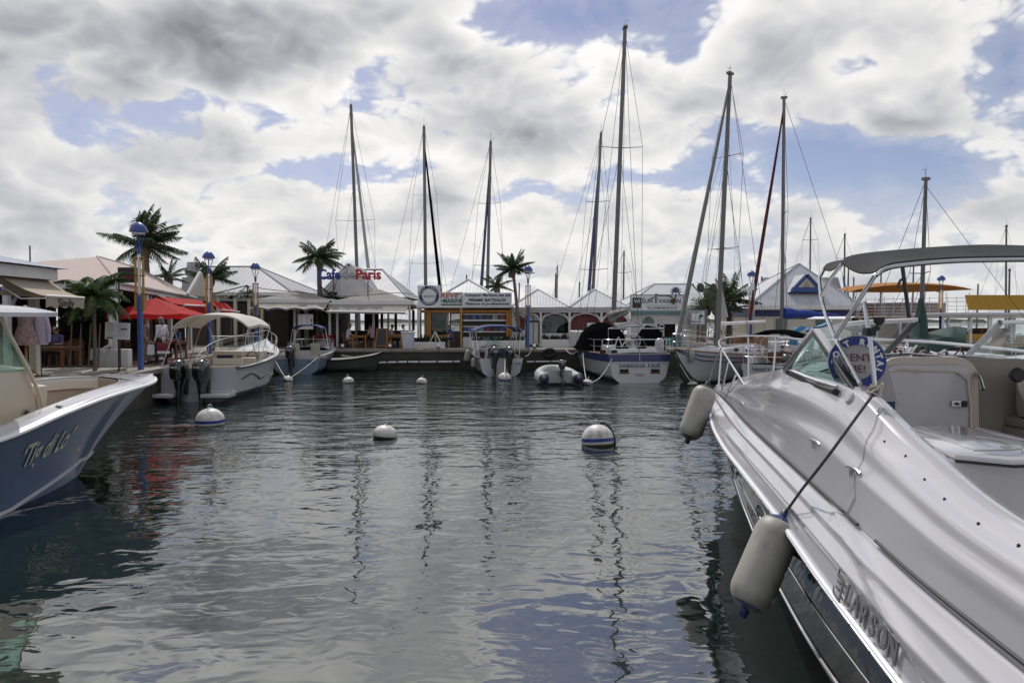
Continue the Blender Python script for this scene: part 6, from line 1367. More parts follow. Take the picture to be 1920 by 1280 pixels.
# navy-banded yacht seen from astern
sbx, sby = wx(1199, 29.5), 29.5
t, H = yacht('yacht', 'white yacht with navy band and black dodgers moored stern-on', (sbx, sby, 0), R(3), 12.4, 3.7, 1.65, 1.26, 'gelcoat', 'gelcoat', .3, tr=.74)
for sd in (-1, 1):
    m = MB(); m.grid([[H.pt(y, v, sd) + Vector((sd * .008, 0, 0)) for v in (.80, .86, .92, .985)] for y in [12.3 * i / 40 for i in range(41)]]); m.build('navy_stripe', 'navy_band', t)
m = MB(); m.grid([[H.pt(0, v, -1) + Vector((0, -.012, 0)) for v in (.80, .86, .92, .985)], [H.pt(0, v, 1) + Vector((0, -.012, 0)) for v in (.80, .86, .92, .985)]]); m.build('navy_stripe', 'navy_band', t)
m = MB(); m.tube([H.pt(0, .79, -1) + Vector((0, -.02, 0)), H.pt(0, .79, 1) + Vector((0, -.02, 0))], .014, 5); m.build('pin_stripe', 'sign_white', t)
text('name_letters', 'SABRINA FAIR', 'letter_navy', t, face_at((0.02, -.03, .74)), .235, .006, sx=1.25, offset=-.002); text('name_letters', 'WIEN', 'letter_grey', t, face_at((0.02, -.03, .36)), .16, .006)
for x in (-.66, .70):
    m = MB(); m.b2((x - .19, -.025, .45), (x + .19, -.012, .60)); wn = m.build('stern_port', 'hull_black', t, smooth=False); m = MB(); m.b2((x - .22, -.02, .40), (x + .22, -.008, .445)); m.build('sill', 'wood_brown', wn, smooth=False)
trunk(t, H, 3.6, 9.6, 1.35, .55); pulpit(t, H, .62, False); pulpit(t, H, .62, True); lifelines(t, H, 1.0, 11.0, 8)
m = MB(); m.b2((-1.15, .5, 1.15), (1.15, .75, 1.45)); m.b2((-1.15, .76, 1.15), (-.9, 3.4, 1.5)); m.b2((.9, .76, 1.15), (1.15, 3.4, 1.5)); m.build('cockpit_coaming', 'gelcoat', t, bevel=.04)
m = MB(); m.tube([(.33 * math.cos(k * math.pi / 12), 1.2, 1.78 + .33 * math.sin(k * math.pi / 12)) for k in range(24)], .016, 5, closed=True); m.tube([(0, 1.25, 1.1), (0, 1.22, 1.78)], .05, 6); m.build('steering_wheel', 'steel', t)
def dodger(x0, x1, y0, y1, zb, zt, name):
    rows = []
    for i in range(9):
        k = i / 8; y = lerp(y0, y1, k); rows.append([Vector((lerp(x0, x1, j / 10), y, zb + (zt - zb) * (math.sin(math.pi * j / 10) ** .42) * (.12 + .88 * min(1, k / .22) ** .5) * (1 - .55 * max(0, k - .5) * 2 * k) * (.86 + .14 * math.sin(math.pi * k)))) for j in range(11)])
    m = MB(); m.grid(rows); m.quad(*rows[0]); m.quad(*rows[-1]); m.build(name, 'tarp_black', t, angle=50)
dodger(-2.1, .35, 3.0, 5.6, 1.3, 2.62, 'boat_cover'); dodger(.75, 2.0, 2.4, 5.0, 1.3, 2.5, 'boat_cover')
ivs = (Matrix.Translation((sbx, sby, 0)) @ Matrix.Rotation(R(3), 4, 'Z')).inverted(); mb0 = ivs @ at(1149, 632, 36.4); mt_ = ivs @ at(1172, 54, 35.8); mast(t, mb0, mt_, .135, [(.62, 1.15)], (0, 12.35, 1.7), (0, .1, 1.4), 1.75, 1.4, boom=((0, 6.5, 2.75), (-.1, 2.0, 3.05)), boom_cover='sail_furled')
m = MB(); m.tube([(-1.3, .3, 1.3), (-1.3, .3, 2.35), (1.1, .3, 2.35), (1.1, .3, 1.3)], .022, 6); m.tube([(-1.3, .3, 2.35), (-.1, 1.0, 2.65), (1.1, .3, 2.35)], .018, 5); m.build('stern_arch', 'galv', t)
m = MB(); m.sheet([(-.9, .35, 2.37), (.1, .35, 2.42), (.1, 1.2, 2.62), (-.9, 1.2, 2.57)], .03); m.build('solar_panel', 'navy_vinyl', t, smooth=False)
m = MB(); m.tube([(.95, .25, 1.30), (.95, .25, 1.74)], [.2, .2], 12); m.sphere((.95, .25, 1.74), .2, 12, 8); m.build('horseshoe_buoy', 'gelcoat', t)
m = MB(); m.tube([(0, -.03, 1.5), (0, -.05, .95)], .03, 6); m.build('boarding_ladder', 'galv', t)
for k, (x0, y0, x1, y1) in enumerate(((-1.0, 2.6, -.6, 2.4), (-.4, 1.8, .3, 2.0), (.3, 2.6, .9, 2.3), (-1.5, 4, -1.2, 4.4), (.2, 3.2, .8, 3.0), (-.9, .9, -.5, 1.2))):
    m = MB(); m.tube(cat_rom([(x0, y0, 1.5), ((x0 + x1) / 2, (y0 + y1) / 2, 1.75 + .1 * (k % 3)), (x1, y1, 1.5)], 4), .03, 5); m.build('sheet_coil', 'rope_white' if k % 2 else 'rope_dark', t)
mat('liferaft', (.6, .6, .6), .4)
m = MB(); m.b2((-1.45, .8, 1.28), (-.85, 1.3, 1.62)); m.build('cockpit_locker', 'gelcoat', t, bevel=.05)
for x in (-1.5, -1.0):
    m = MB(); m.b2((x - .13, .47, 1.26), (x + .13, .49, 1.40)); m.build('locker_port', 'hull_black', t, smooth=False)

# white yacht with two dark hull lines, bow towards the left
bow2, st2 = Vector((wx(1266, 28.2), 28.2, 0)), Vector((13.0, 34.6, 0)); dv = bow2 - st2; L2_ = dv.length; rz2 = math.atan2(-dv.x, dv.y)
t, H = yacht('yacht', 'white yacht with double dark hull lines and grey furled jib, bow to the left', st2, rz2, L2_, 3.2, 1.50, 1.18, 'gelcoat', 'hull_under', .34)
for v in (.80, .90):
    a = H.line(v, .012); m = MB(); m.tube(a + [Vector((-p.x, p.y, p.z)) for p in a[::-1]], .022, 5); m.build('hull_line', 'letter_navy', t)
trunk(t, H, 2.6, 6.6, 1.05, .45); pulpit(t, H); pulpit(t, H, .62, False); lifelines(t, H, 1.0, L2_ - 1.4, 6)
iv2 = (Matrix.Translation(st2) @ Matrix.Rotation(rz2, 4, 'Z')).inverted()
mast(t, (0, L2_ * .60, 1.55), iv2 @ at(1369, 140, 31.0), .12, [(.36, .75), (.70, .75)], (0, L2_ - .05, 1.55), (0, .1, 1.2), 1.45, 1.3, furl='sail_furled', furl_r=.09, boom=((0, L2_ * .60 - .25, 2.55), (-.2, .9, 2.65)))
m = MB(); m.sheet([(.0, L2_ * .60 - .15, 2.9), (-.05, L2_ * .60 - .9, 2.85), (0, L2_ * .60 - .2, 4.6)], .03); m.build('storm_sail', 'sail_grey', t, smooth=False)
m = MB(); m.b2((-.7, 1.6, 1.15), (-.5, 2.5, 1.9)); m.b2((.5, 1.6, 1.15), (.7, 2.5, 1.9)); m.b2((-.49, 1.6, 1.6), (.49, 1.7, 1.9)); m.build('wheelhouse', 'teak', t, bevel=.02)
m = MB(); m.sphere(H.pt(L2_ * .62, .66, -1) + Vector((-.12, 0, 0)), .15, 12, 8, 1.0); m.build('side_fender', 'gelcoat', t)
M2 = Matrix.Translation(st2) @ Matrix.Rotation(rz2, 4, 'Z')
m = MB(); m.tube([H.pt(L2_ * .80, .98, 1) * 1, H.pt(L2_ * .80, .85, 1) + Vector((.1, 0, 0))], .01, 4); m.build('fender_line', 'rope_white', t)
m = MB(); m.lathe([(.05, 0), (.17, .12), (.2, .3), (.17, .5), (.05, .62)], H.pt(L2_ * .80, .30, 1) + Vector((.16, 0, 0)), 14); m.build('black_fender', 'rubber', t)
m = MB(); m.lathe([(.04, 0), (.12, .1), (.12, .45), (.04, .55)], H.pt(L2_ * .93, .60, -1) + Vector((-.16, 0, 0)), 14); m.build('white_fender', 'fender_white', t)
m = MB(); m.tube([(0.3, 1.0, 1.2), (.3, 1.0, 4.6)], .02, 5); m.build('flagpole', 'galv', t)
m = MB(); m.grid([[(0.3, 1.0, 4.6), (.3, 1.0, 4.25)], [(.55, .8, 4.55), (.55, .8, 4.2)], [(.8, .75, 4.3), (.8, .75, 3.95)]]); m.build('flag', 'sign_white', t)
# name on a second stern just behind the cruiser bow
s3 = Vector((wx(1438, 26.5), 26.5, 0))
t, H = yacht('yacht', 'small white yacht with wood deckhouse seen through the cruiser bow rail', s3, R(-38), 8.2, 2.7, 1.25, .98, 'gelcoat', 'gelcoat', .3)
text('name_letters', 'NANCY MIA', 'letter_navy', t, face_at((0, -.02, .78)), .20, .005)
trunk(t, H, 2.2, 5.4, .9, .45, 'teak'); pulpit(t, H, .6, False); lifelines(t, H, .9, 7.0, 5)
m = MB(); m.b2((-.8, .3, .9), (-.6, 2.1, 1.25)); m.b2((.6, .3, .9), (.8, 2.1, 1.25)); m.build('cockpit_coaming', 'gelcoat', t, bevel=.03)
bimini(t, .6, 2.6, .95, 2.35, 1.1, 'tarp_black', 3, .2, 1.6, .1, 1.1)
outboard(t, .8, -.05, .75, 1.1, R(-20))
rr = random.Random(8)
for k in range(9):
    x, y = rr.uniform(-1, 1), rr.uniform(.3, 5); m = MB(); m.tube(cat_rom([(x, y, 1.0), (x + rr.uniform(-.3, .3), y + .3, 1.4 + rr.random() * .3), (x + rr.uniform(-.4, .4), y + .6, 1.05)], 3), .03, 5); m.build('deck_gear', ['rope_white', 'sail_grey', 'rope_dark'][k % 3], t)

# yacht with royal blue sail cover and red furled jib
d3 = 36.2; mx = wx(1466, d3)
t, H = yacht('yacht', 'yacht with royal blue boom cover and dark red furled jib', (mx + 5.2, d3 + 1.2, 0), R(78), 9.8, 3.0, 1.5, 1.15, 'gelcoat', 'gelcoat', .3)
trunk(t, H, 2.6, 7, 1.0, .5); pulpit(t, H); lifelines(t, H, 1.0, 8.2, 5)
ml = Matrix.Translation((mx + 5.2, d3 + 1.2, 0)) @ Matrix.Rotation(R(78), 4, 'Z'); iv = ml.inverted()
def loc3(px, py, d): return iv @ at(px, py, d)
mast(t, loc3(1466, 632, d3), loc3(1470, 185, d3), .105, [(.52, .75)], loc3(1404, 608, d3 - .2), (0, .1, 1.3), 1.4, 1.3, furl='sail_red', furl_r=.085, boom=(loc3(1468, 596, d3), loc3(1572, 596, d3 + 1)), boom_cover='sail_blue')
m = MB(); rows = []
for i in range(9):
    k = i / 8; rows.append([loc3(lerp(1488, 1560, k), lerp(617, 602, k) + 7 * math.sin(math.pi * k) - 4 * math.sin(math.pi * j / 5), d3 - 2.5 + .9 * (j / 5)) for j in range(6)])
m.grid(rows); m.build('sun_tarp', 'tarp_sky', t)
m = MB(); m.grid([[loc3(1478, 645, d3 - 3), loc3(1494, 648, d3 - 3)], [loc3(1484, 622, d3 - 3), loc3(1497, 624, d3 - 3)], [loc3(1503, 610, d3 - 2.8), loc3(1513, 614, d3 - 2.8)]]); m.build('side_cloth', 'tarp_sky', t)

# another white yacht lying close behind the windscreen
s5 = Vector((wx(1545, 30.0), 30.0, 0)); t, H = yacht('yacht', 'white yacht with grey bimini and solar panel behind the cruiser windshield', s5, R(-50), 8.8, 2.9, 1.35, 1.05, 'gelcoat', 'gelcoat', .3)
trunk(t, H, 2.6, 6.2, .95, .5); pulpit(t, H, .6, False); lifelines(t, H, .9, 7.4, 5); bimini(t, .5, 2.6, 1.05, 2.55, 1.1, 'canvas_charcoal', 3, .2, 1.5, .1, 1.15)
m = MB(); m.sheet([(-.9, .2, 2.75), (.9, .2, 2.75), (.9, 1.0, 2.85), (-.9, 1.0, 2.85)], .03); m.build('solar_panel', 'sign_white', t, smooth=False)
for k in range(8):
    x, y = random.uniform(-1, 1), random.uniform(.3, 6); m = MB(); m.tube(cat_rom([(x, y, 1.05), (x + random.uniform(-.3, .3), y + .3, 1.5), (x + random.uniform(-.4, .4), y + .6, 1.1)], 3), .035, 5); m.build('deck_gear', ['rope_white', 'tarp_sky', 'rope_dark', 'sail_blue'][k % 4], t)
# yacht under a green tarpaulin with a slim mast (behind the cruiser)
d4 = 25.0; t4 = Vector((wx(1745, d4), d4, 0))
t, H = yacht('yacht', 'yacht under a green tarpaulin with slim mast behind the cruiser', t4, R(-70), 8.4, 2.7, 1.35, 1.1, 'gelcoat', 'gelcoat', .3); t.location = (wx(1640, d4), d4 + 1.5, 0); t.rotation_euler.z = R(-84)
iv4 = (Matrix.Translation(t.location) @ Matrix.Rotation(R(-84), 4, 'Z')).inverted()
def loc4(px, py, d): return iv4 @ at(px, py, d)
trunk(t, H, 2.4, 6, .9, .45); lifelines(t, H, .9, 7.2, 5)
mast(t, loc4(1727, 610, d4), loc4(1736, 338, d4), .085, [(.36, .55)], (0, 8.3, 1.5), (0, .1, 1.2), 1.25, 1.2)
m = MB(); rows = []
for i in range(11):
    k = i / 10; px = lerp(1704, 1812, k); top_ = lerp(622, 614, k) + 8 * math.sin(math.pi * k * 2) * .5; rows.append([loc4(px - 2, 655 - 6 * math.sin(k * 9), d4 - 1.2), loc4(px, lerp(top_, 655, .5) + 2 * math.sin(k * 7), d4 - 1.0), loc4(px, top_, d4 - .1), loc4(px + 3, top_ + 14, d4 + 1.0)])
m.grid(rows); m.build('tarpaulin', 'tarp_green', t)
m = MB(); m.tube([loc4(1724, 655, d4 - .5), loc4(1726, 600, d4 - .1), loc4(1727, 560, d4)], [.30, .22, .08], 8); m.build('mast_wrap', 'tarp_green', t)
rr = random.Random(4)
for k in range(16):
    px = rr.uniform(1668, 1800); m = MB(); m.tube(cat_rom([loc4(px, 664, d4 - 2), loc4(px + rr.uniform(-8, 14), rr.uniform(648, 658), d4 - 1.8), loc4(px + rr.uniform(4, 20), 664, d4 - 1.6)], 3), rr.uniform(.02, .06), 5); m.build('deck_gear', ['rope_white', 'sail_grey', 'rope_dark', 'sail_red', 'gelcoat'][k % 5], t)
m = MB(); m.tube(cat_rom([loc4(1706, 608, d4 - 3), loc4(1700, 560, d4 - 3), loc4(1694, 515, d4 - 3), loc4(1692, 498, d4 - 3)], 4), .06, 6); m.tube(cat_rom([loc4(1697, 527, d4 - 3), loc4(1690, 524, d4 - 3), loc4(1685, 532, d4 - 3), loc4(1684, 541, d4 - 3)], 4), .045, 6); m.build('wind_vane_pole', 'dark_metal', t)

# ------------------------------------------------------------------ yachts moored beyond the quay: hull, mast and rig each
def far_yacht(px_b, py_b, px_t, py_t, d, spread, label, r=.14, furl=None, furl_dx=0, hw=None, head=True, L=11.0, heading=90):
    b, tp = at(px_b, py_b, d), at(px_t, py_t, d); t = worldly(thing('moored_yacht', label, 'yacht', (b.x, d, 0), 0.0, 'yachts moored beyond the quay'))
    H = Hull(L, L * .29, 1.5, 1.15, .4, .74, .46, 1.2, 1.15, .08, .84); Ml = Matrix.Translation((b.x, d, 0)) @ Matrix.Rotation(R(heading), 4, 'Z') @ Matrix.Translation((0, -L * .55, 0))
    m = MB()
    for sd in (-1, 1): m.grid([[Ml @ H.pt(L * i / 14, v, sd) for v in (0, .2, .42, .6, .8, 1)] for i in range(15)])
    m.grid([[Ml @ H.pt(0, v, -1) for v in (0, .42, 1)], [Ml @ H.pt(0, v, 1) for v in (0, .42, 1)]]); m.build('hull', 'gelcoat', t); m = MB(); m.grid([[Ml @ Vector((H.hb(L * i / 14) * j, L * i / 14, H.zsh(L * i / 14) + .06 * (1 - j * j))) for j in (-1, 0, 1)] for i in range(15)]); m.build('deck', 'gelcoat', t)
    base = Vector((b.x + (b.x - tp.x) * 0, d, 1.3)); m = MB(); n = 8; bb = at(px_b, py_b, d); lean = (tp - bb) / max(.1, tp.z - bb.z); base = bb - lean * (bb.z - 1.3)
    m.tube([base.lerp(tp, i / n) for i in range(n + 1)], [r * lerp(1, .75, i / n) for i in range(n + 1)], 8); mo = m.build('mast', 'mast_alu', t)
    if head: m = MB(); m.tube([tp, tp + Vector((0, 0, .9))], .012, 4); m.tube([tp, tp + Vector((.25, 0, .3))], .012, 4); m.box(tp, (.12, .3, .25)); m.build('masthead', 'mast_alu', mo)
    hw = hw or 1.0; last = None
    for py, w_ in spread:
        k = (at(px_b, py, d).z - base.z) / (tp.z - base.z); p = base.lerp(tp, k); m = MB(); m.tube([p + Vector((-w_, 0, .05)), p, p + Vector((w_, 0, .12))], .028, 5); m.build('spreader', 'mast_alu', mo)
    if spread:
        for sd in (-1, 1):
            m = MB(); m.tube([base + Vector((sd * 1.5, 0, 0))] + [base.lerp(tp, (at(px_b, py, d).z - base.z) / (tp.z - base.z)) + Vector((sd * w_, 0, .08)) for py, w_ in sorted(spread, key=lambda q: -q[0])] + [tp], .013, 4); m.build('shroud', 'wire', mo)
            m = MB(); m.tube([base + Vector((sd * 2.6, 0, .1)), base.lerp(tp, .66 + .2 * (sd > 0))], .012, 4); m.build('stay', 'wire', mo)
        m = MB(); m.tube([base + Vector((-4.4, 0, .1)), tp], .013, 4); m.build('backstay', 'wire', mo)
    if furl:
        q = at(px_b + furl_dx, py_b, d); k = (q.z - 1.4) / (tp.z - q.z); q0 = q + (q - tp) * k; e = base.lerp(tp, .93); m = MB(); m.tube([q0.lerp(e, s) for s in (0, .05, .3, .7, 1)], [.1, .14, .15, .11, .05], 8); m.build('furled_jib', furl, mo)
    return t
far_yacht(669, 500, 658, 198, 62, [(414, 1.35 * 1.3)], 'tall grey mast behind the cafe sign, leftmost of the three', .17, 'sail_grey', 22)
far_yacht(798, 535, 795, 238, 62, [(366, 1.05), (494, 1.45)], 'mast with dark furled jib rising behind the boat rental board', .17, 'tarp_black', 27)
far_yacht(914, 540, 920, 266, 62, [(382, 1.0), (498, 1.35)], 'mast with navy furled jib behind the kiosk roof peak', .16, 'navy_band', -12)
far_yacht(1112, 545, 1127, 250, 60, [(379, 1.0), (506, 1.2)], 'mast with dark blue furled jib behind the arcade roofs', .15, 'navy_band', -8)
far_yacht(1348, 560, 1366, 250, 62, [(468, 1.2)], 'mast close behind the yacht with double hull lines', .15)
for k, (px, yb, yt, d, lab) in enumerate(((1041, 556, 514, 90, 'short far mast left of the first arcade peak'), (1044, 560, 500, 85, 'far mast standing just right of the first arcade peak'), (1086, 560, 528, 95, 'very short far mast between the arcade roofs'), (1169, 560, 472, 80, 'thin far mast between the arcade and the charter office'),
        (1519, 500, 410, 80, 'thin mast just right of the pavilion peak'), (1583, 540, 440, 78, 'thin mast at the pavilion right eave'), (1590, 545, 500, 78, 'shorter mast close to the pavilion right eave'), (1651, 560, 512, 85, 'short mast under the front of the grey bimini'), (1712, 540, 497, 85, 'thin mast above the orange ferry awning'), (1833, 560, 532, 85, 'short mast right of the orange ferry awning'), (1886, 560, 424, 75, 'thin tall mast at far right through the bimini'), (1892, 560, 506, 75, 'short mast beside the thin tall one at far right'), (1600, 560, 520, 90, 'tiny mast left of the ferry awning'), (874, 540, 515, 90, 'tiny mast behind the kiosk roof'), (973, 560, 530, 90, 'tiny mast left of the arcade lamp'))):
    far_yacht(px, yb, px + 1, yt, d, [(yt + (yb - yt) * .45, .9)] if yb - yt > 60 else [], lab, .12, L=9.0, head=yb - yt > 40)
# ------------------------------------------------------------------ lamp posts
def lamp_post(loc, label, s=1.0):
    t = thing('lamp_post', label, 'lamp post', loc, 0, 'blue and yellow quay lamps'); H = 4.72
    m = MB(); m.lathe([(.10, 0), (.10, .03), (.085, .05), (.085, 2.35), (.07, 2.40)], (0, 0, 0), 14); m.build('pole', 'blue_paint', t)
    m = MB(); m.tube([(0, 0, 2.38), (0, 0, 3.72)], .05, 10); m.build('upper_pole', 'sign_white', t)
    for x in (-1, 1):
        m = MB(); m.prism([(x * .115 - .045, -.03, 1.90), (x * .115 + .045, -.03, 1.90), (x * .115 + .045, -.03, 2.35), (x * .12 + .025, -.03, 2.6), (x * .12 + .025, -.03, 3.62), (x * .12 - .025, -.03, 3.62), (x * .12 - .025, -.03, 2.6), (x * .115 - .045, -.03, 2.35)], (0, .06, 0)); m.build('side_fin', 'yellow_paint', t, smooth=False)
    for z in (2.42, 3.0, 3.55):
        m = MB(); m.b2((-.16, -.04, z), (.16, .04, z + .035)); m.build('collar', 'wood_brown', t, smooth=False)
    m = MB(); m.lathe([(.05, 3.70), (.06, 3.8), (.045, 3.95)], (0, 0, 0), 10); m.build('neck', 'blue_paint', t)
    for k in range(4):
        a = k * math.pi / 2 + .35; m = MB(); m.tube([(.03 * math.cos(a), .03 * math.sin(a), 3.85), (.19 * math.cos(a), .19 * math.sin(a), 4.40)], .016, 5); m.build('arm', 'blue_paint', t)
    m = MB(); m.lathe([(.20, 4.38), (.275, 4.40), (.27, 4.45), (.21, 4.58), (.11, 4.68), (.01, 4.72)], (0, 0, 0), 24); m.build('dome', 'blue_paint', t, angle=60)
    m = MB(); m.lathe([(.19, 4.33), (.19, 4.378)], (0, 0, 0), 20); m.build('diffuser', 'sign_white', t)
    return t
L1 = lamp_post((wx(263, 21.8), 21.8, QZ), 'lamp post nearest the camera beside the blue boat')
for px, d, lab in ((393, 30.8, 'lamp post behind the beige bimini boat'), (480, 36.8, 'lamp post at the quay corner before the cafe'), (990, 38.6, 'lamp post standing in front of the white arcade'), (1408, 42.6, 'lamp post beside the red furled jib'), (1763, 47.0, 'lamp post in front of the orange ferry awning'), (1603, 66, 'lamp post just right of the pavilion roof')):
    c = copy_tree(L1); c.location = (wx(px, d), d, QZ); c['label'] = lab
# ------------------------------------------------------------------ palms and shrubs
def palm(loc, h, lean, fronds, flen, label, wind=(0.0, 0.0), seed=1, mm='leaf_palm', name='palm_tree', up=1.0, trunk_r=.16, droop=1.0, leaf=.42):
    rr = random.Random(seed); t = thing(name, label, 'palm tree', loc); top = Vector((lean[0], lean[1], h))
    tp = cat_rom([Vector((0, 0, 0)), Vector((lean[0] * .25, lean[1] * .25, h * .45)), top], 7); m = MB(); n = len(tp); m.tube(tp, [trunk_r * lerp(1.25, .78, i / (n - 1)) * (1 + .06 * (i % 2)) for i in range(n)], 10); m.build('trunk', 'palm_bark', t)
    m = MB(); m.lathe([(trunk_r * .8, -.5), (trunk_r * 1.5, -.25), (trunk_r * 1.5, .1), (trunk_r * .4, .5)], top, 10); m.build('crownshaft', 'palm_bark', t)
    for k in range(fronds):
        a = 2 * math.pi * k / fronds * 2.618 + rr.uniform(-.25, .25); el = lerp(1.25, -.25, (k / fronds) ** .9) * up + rr.uniform(-.12, .12); L_ = flen * rr.uniform(.82, 1.08); d = Vector((math.cos(a) * math.cos(el), math.sin(a) * math.cos(el), math.sin(el))); p = top + Vector((0, 0, .1)); pts = [p]; ns = 9
        for i in range(ns):
            d = (d + Vector((wind[0], wind[1], -.34 * droop)) * (1.0 / ns * (1.2 + i * .28))).normalized(); p = p + d * (L_ / ns); pts.append(p)
        m = MB(); m.tube(pts, [.03 * (1 - .85 * i / ns) for i in range(ns + 1)], 4)
        fine = cat_rom(pts, 5); nf = len(fine)
        for i in range(3, nf - 1):
            k2 = i / nf; t_ = (fine[i + 1] - fine[i - 1]).normalized(); side = t_.cross(Vector((0, 0, 1)));
            if side.length < .1: side = Vector((1, 0, 0))
            side.normalize(); ll = leaf * flen / 2.2 * math.sin(math.pi * min(1, .12 + k2 * .92)) ** .7 * rr.uniform(.8, 1.1)
            for s_ in (-1, 1):
                tip = fine[i] + (side * s_ * .8 + t_ * .45 + Vector((wind[0] * .5, wind[1] * .5, -.55 - .55 * rr.random()))).normalized() * ll; w_ = t_ * .020 * (flen / 1.6) ** .5; mid = fine[i].lerp(tip, .5) + Vector((0, 0, .04)); m.add([fine[i] - w_, fine[i] + w_, mid + w_ * .9, tip, mid - w_ * .9], [(0, 1, 2, 3, 4)])
        m.build('frond', mm, t, smooth=False, recalc=False)
    return t
def pal(px, py_top, d, lean=(0, 0), **k):
    p = at(px, py_top, d); return palm((p.x - lean[0], d, QZ), p.z - QZ, lean, **k)
pal(272, 462, 37.0, (-.1, 0), fronds=30, flen=2.35, label='tall windblown palm behind the nearest lamp post', wind=(.34, .05), seed=5, up=1.35, trunk_r=.20, leaf=.62, droop=.75)
pal(316, 524, 40.0, fronds=11, flen=1.4, label='small palm top showing over the pink roof', seed=6, up=1.15, wind=(.1, 0))
pal(394, 522, 36.0, fronds=11, flen=1.5, label='fan-leaved palm behind the second lamp post', seed=7, up=.9, leaf=.75, wind=(.15, 0), droop=.5)
pal(597, 487, 43.75, (-.1, .1), fronds=26, flen=2.0, label='palm standing beside the cafe sign', wind=(.10, 0), seed=9, trunk_r=.17, leaf=.55, droop=1.25)
pal(962, 507, 40.6, (-.35, 0), fronds=22, flen=1.4, label='slender leaning palm left of the arcade lamp', seed=12, trunk_r=.10, leaf=.55, droop=.9)
pal(932, 540, 44.5, fronds=13, flen=1.35, label='low bushy palm behind the permit board', seed=14, trunk_r=.14, leaf=.5)
pal(176, 560, 20.2, fronds=22, flen=1.35, label='potted palm under the boutique awning', seed=15, mm='leaf_light', trunk_r=.05, leaf=.55, droop=2.2)
pal(1368, 565, 45.0, fronds=22, flen=2.2, label='dense dark palm clump beside the charter office', seed=17, trunk_r=.18, leaf=.55, droop=.7)
pal(1345, 575, 44.0, fronds=18, flen=1.9, label='dark palm clump behind the cactus', seed=19, trunk_r=.18, leaf=.6, droop=.7)
pal(622, 560, 43.6, fronds=9, flen=1.1, label='little palm between the two cafe canopies', seed=23, trunk_r=.08, leaf=.55, droop=1.0)
# prickly pear
cb = at(1318, 640, 40.5); t = thing('cactus', 'big prickly pear cactus with flat oval pads', 'cactus', (cb.x, 40.5, QZ)); rr = random.Random(2)
mat('cactus_green', (.055, .075, .035), .6, var=.3, scale=4, bump=.5)
def pad(c, w, h, tilt, yaw, nm='pad'):
    m = MB(); M = Matrix.Translation(c) @ Matrix.Rotation(yaw, 4, 'Z') @ Matrix.Rotation(tilt, 4, 'Y'); m.lathe([(.05, 0), (w * .75, h * .2), (w, h * .55), (w * .8, h * .85), (.05, h)], (0, 0, 0), 14, M @ Matrix.Diagonal((1, .25, 1, 1))); return m.build(nm, 'cactus_green', t)
m = MB(); m.tube([(0, 0, 0), (.05, 0, 1.2), (.15, 0, 2.3)], [.22, .18, .12], 8); m.build('stem', 'palm_bark', t)
for px, py, w_, h_, ti in ((1317, 537, .30, .55, -.15), (1324, 552, .3, .6, .2), (1330, 546, .32, .6, .35), (1338, 556, .3, .6, .5), (1322, 566, .3, .55, -.3), (1332, 568, .34, .6, .1), (1344, 566, .3, .6, .4), (1312, 580, .28, .5, -.5), (1326, 582, .32, .6, .1), (1340, 582, .3, .55, .4), (1334, 538, .22, .5, .1)):
    q = at(px, py, 40.5); pad(Vector((q.x - cb.x, rr.uniform(-.3, .3), q.z - QZ - h_ * .6)), w_, h_, ti, rr.uniform(-.5, .5))
m = MB(); rr = random.Random(44)
for i in range(900):
    px, py = rr.uniform(1296, 1330), rr.uniform(558, 600); q = at(px, py, 40.9 + rr.uniform(-.5, .5)) - Vector((cb.x, 40.5, QZ)); a = rr.uniform(0, 6.3); d_ = Vector((math.cos(a), math.sin(a), rr.uniform(-.2, .8))).normalized() * .14; s_ = d_.cross(Vector((0, 0, 1))).normalized() * .035; m.add([q - s_, q + d_ * .5 - s_, q + d_, q + d_ * .5 + s_], [(0, 1, 2, 3)])
m.build('vine_leaves', 'leaf_light', t, smooth=False, recalc=False)['kind'] = 'stuff'
# climber on the terrace edge and dark hedge under the pavilion side
def shrub(px0, px1, y0, y1, d, dep, n, label, mm='leaf_dark', seed=1, sz=.16):
    rr = random.Random(seed); a, b = at(px0, y1, d), at(px1, y0, d); t = worldly(thing('shrub', label, 'shrub', ((a.x + b.x) / 2, d, QZ))); m = MB(); cl = [(rr.random(), rr.random() ** .8, rr.uniform(-1, 1)) for _ in range(14)]
    for i in range(n):
        c = rr.choice(cl); u, v, w_ = c[0] + rr.gauss(0, .08), c[1] + rr.gauss(0, .10), c[2] + rr.gauss(0, .3); v = max(0, min(1.08, v)); q = Vector((lerp(a.x, b.x, u), d + w_ * dep / 2, lerp(a.z, b.z, v))); an = rr.uniform(0, 6.3); d_ = Vector((math.cos(an), math.sin(an), rr.uniform(-.4, .7))).normalized() * sz * rr.uniform(.7, 1.3); s_ = d_.cross(Vector((0, 0, 1))).normalized() * sz * .26; m.add([q - s_, q + d_ * .5 - s_, q + d_, q + d_ * .5 + s_], [(0, 1, 2, 3)])
    m.build('crown', mm, t, smooth=False, recalc=False); m = MB()
    for k in range(4): x = lerp(a.x, b.x, (k + .5) / 4); m.tube([(x, d, QZ), (x + .1, d, lerp(QZ, b.z, .6))], [.04, .02], 5)
    m.build('stems', 'palm_bark', t); return t
shrub(592, 640, 580, 645, 42.0, 1.2, 1500, 'dark leafy shrub on the cafe terrace beside the menu board', seed=3)
shrub(425, 472, 543, 560, 40.8, .6, 900, 'green creeper along the low roof edge behind the red awnings', mm='leaf_light', seed=4, sz=.14)
shrub(1300, 1372, 568, 640, 42.5, 1.2, 2000, 'dark green hedge below the cactus and palms', seed=5)
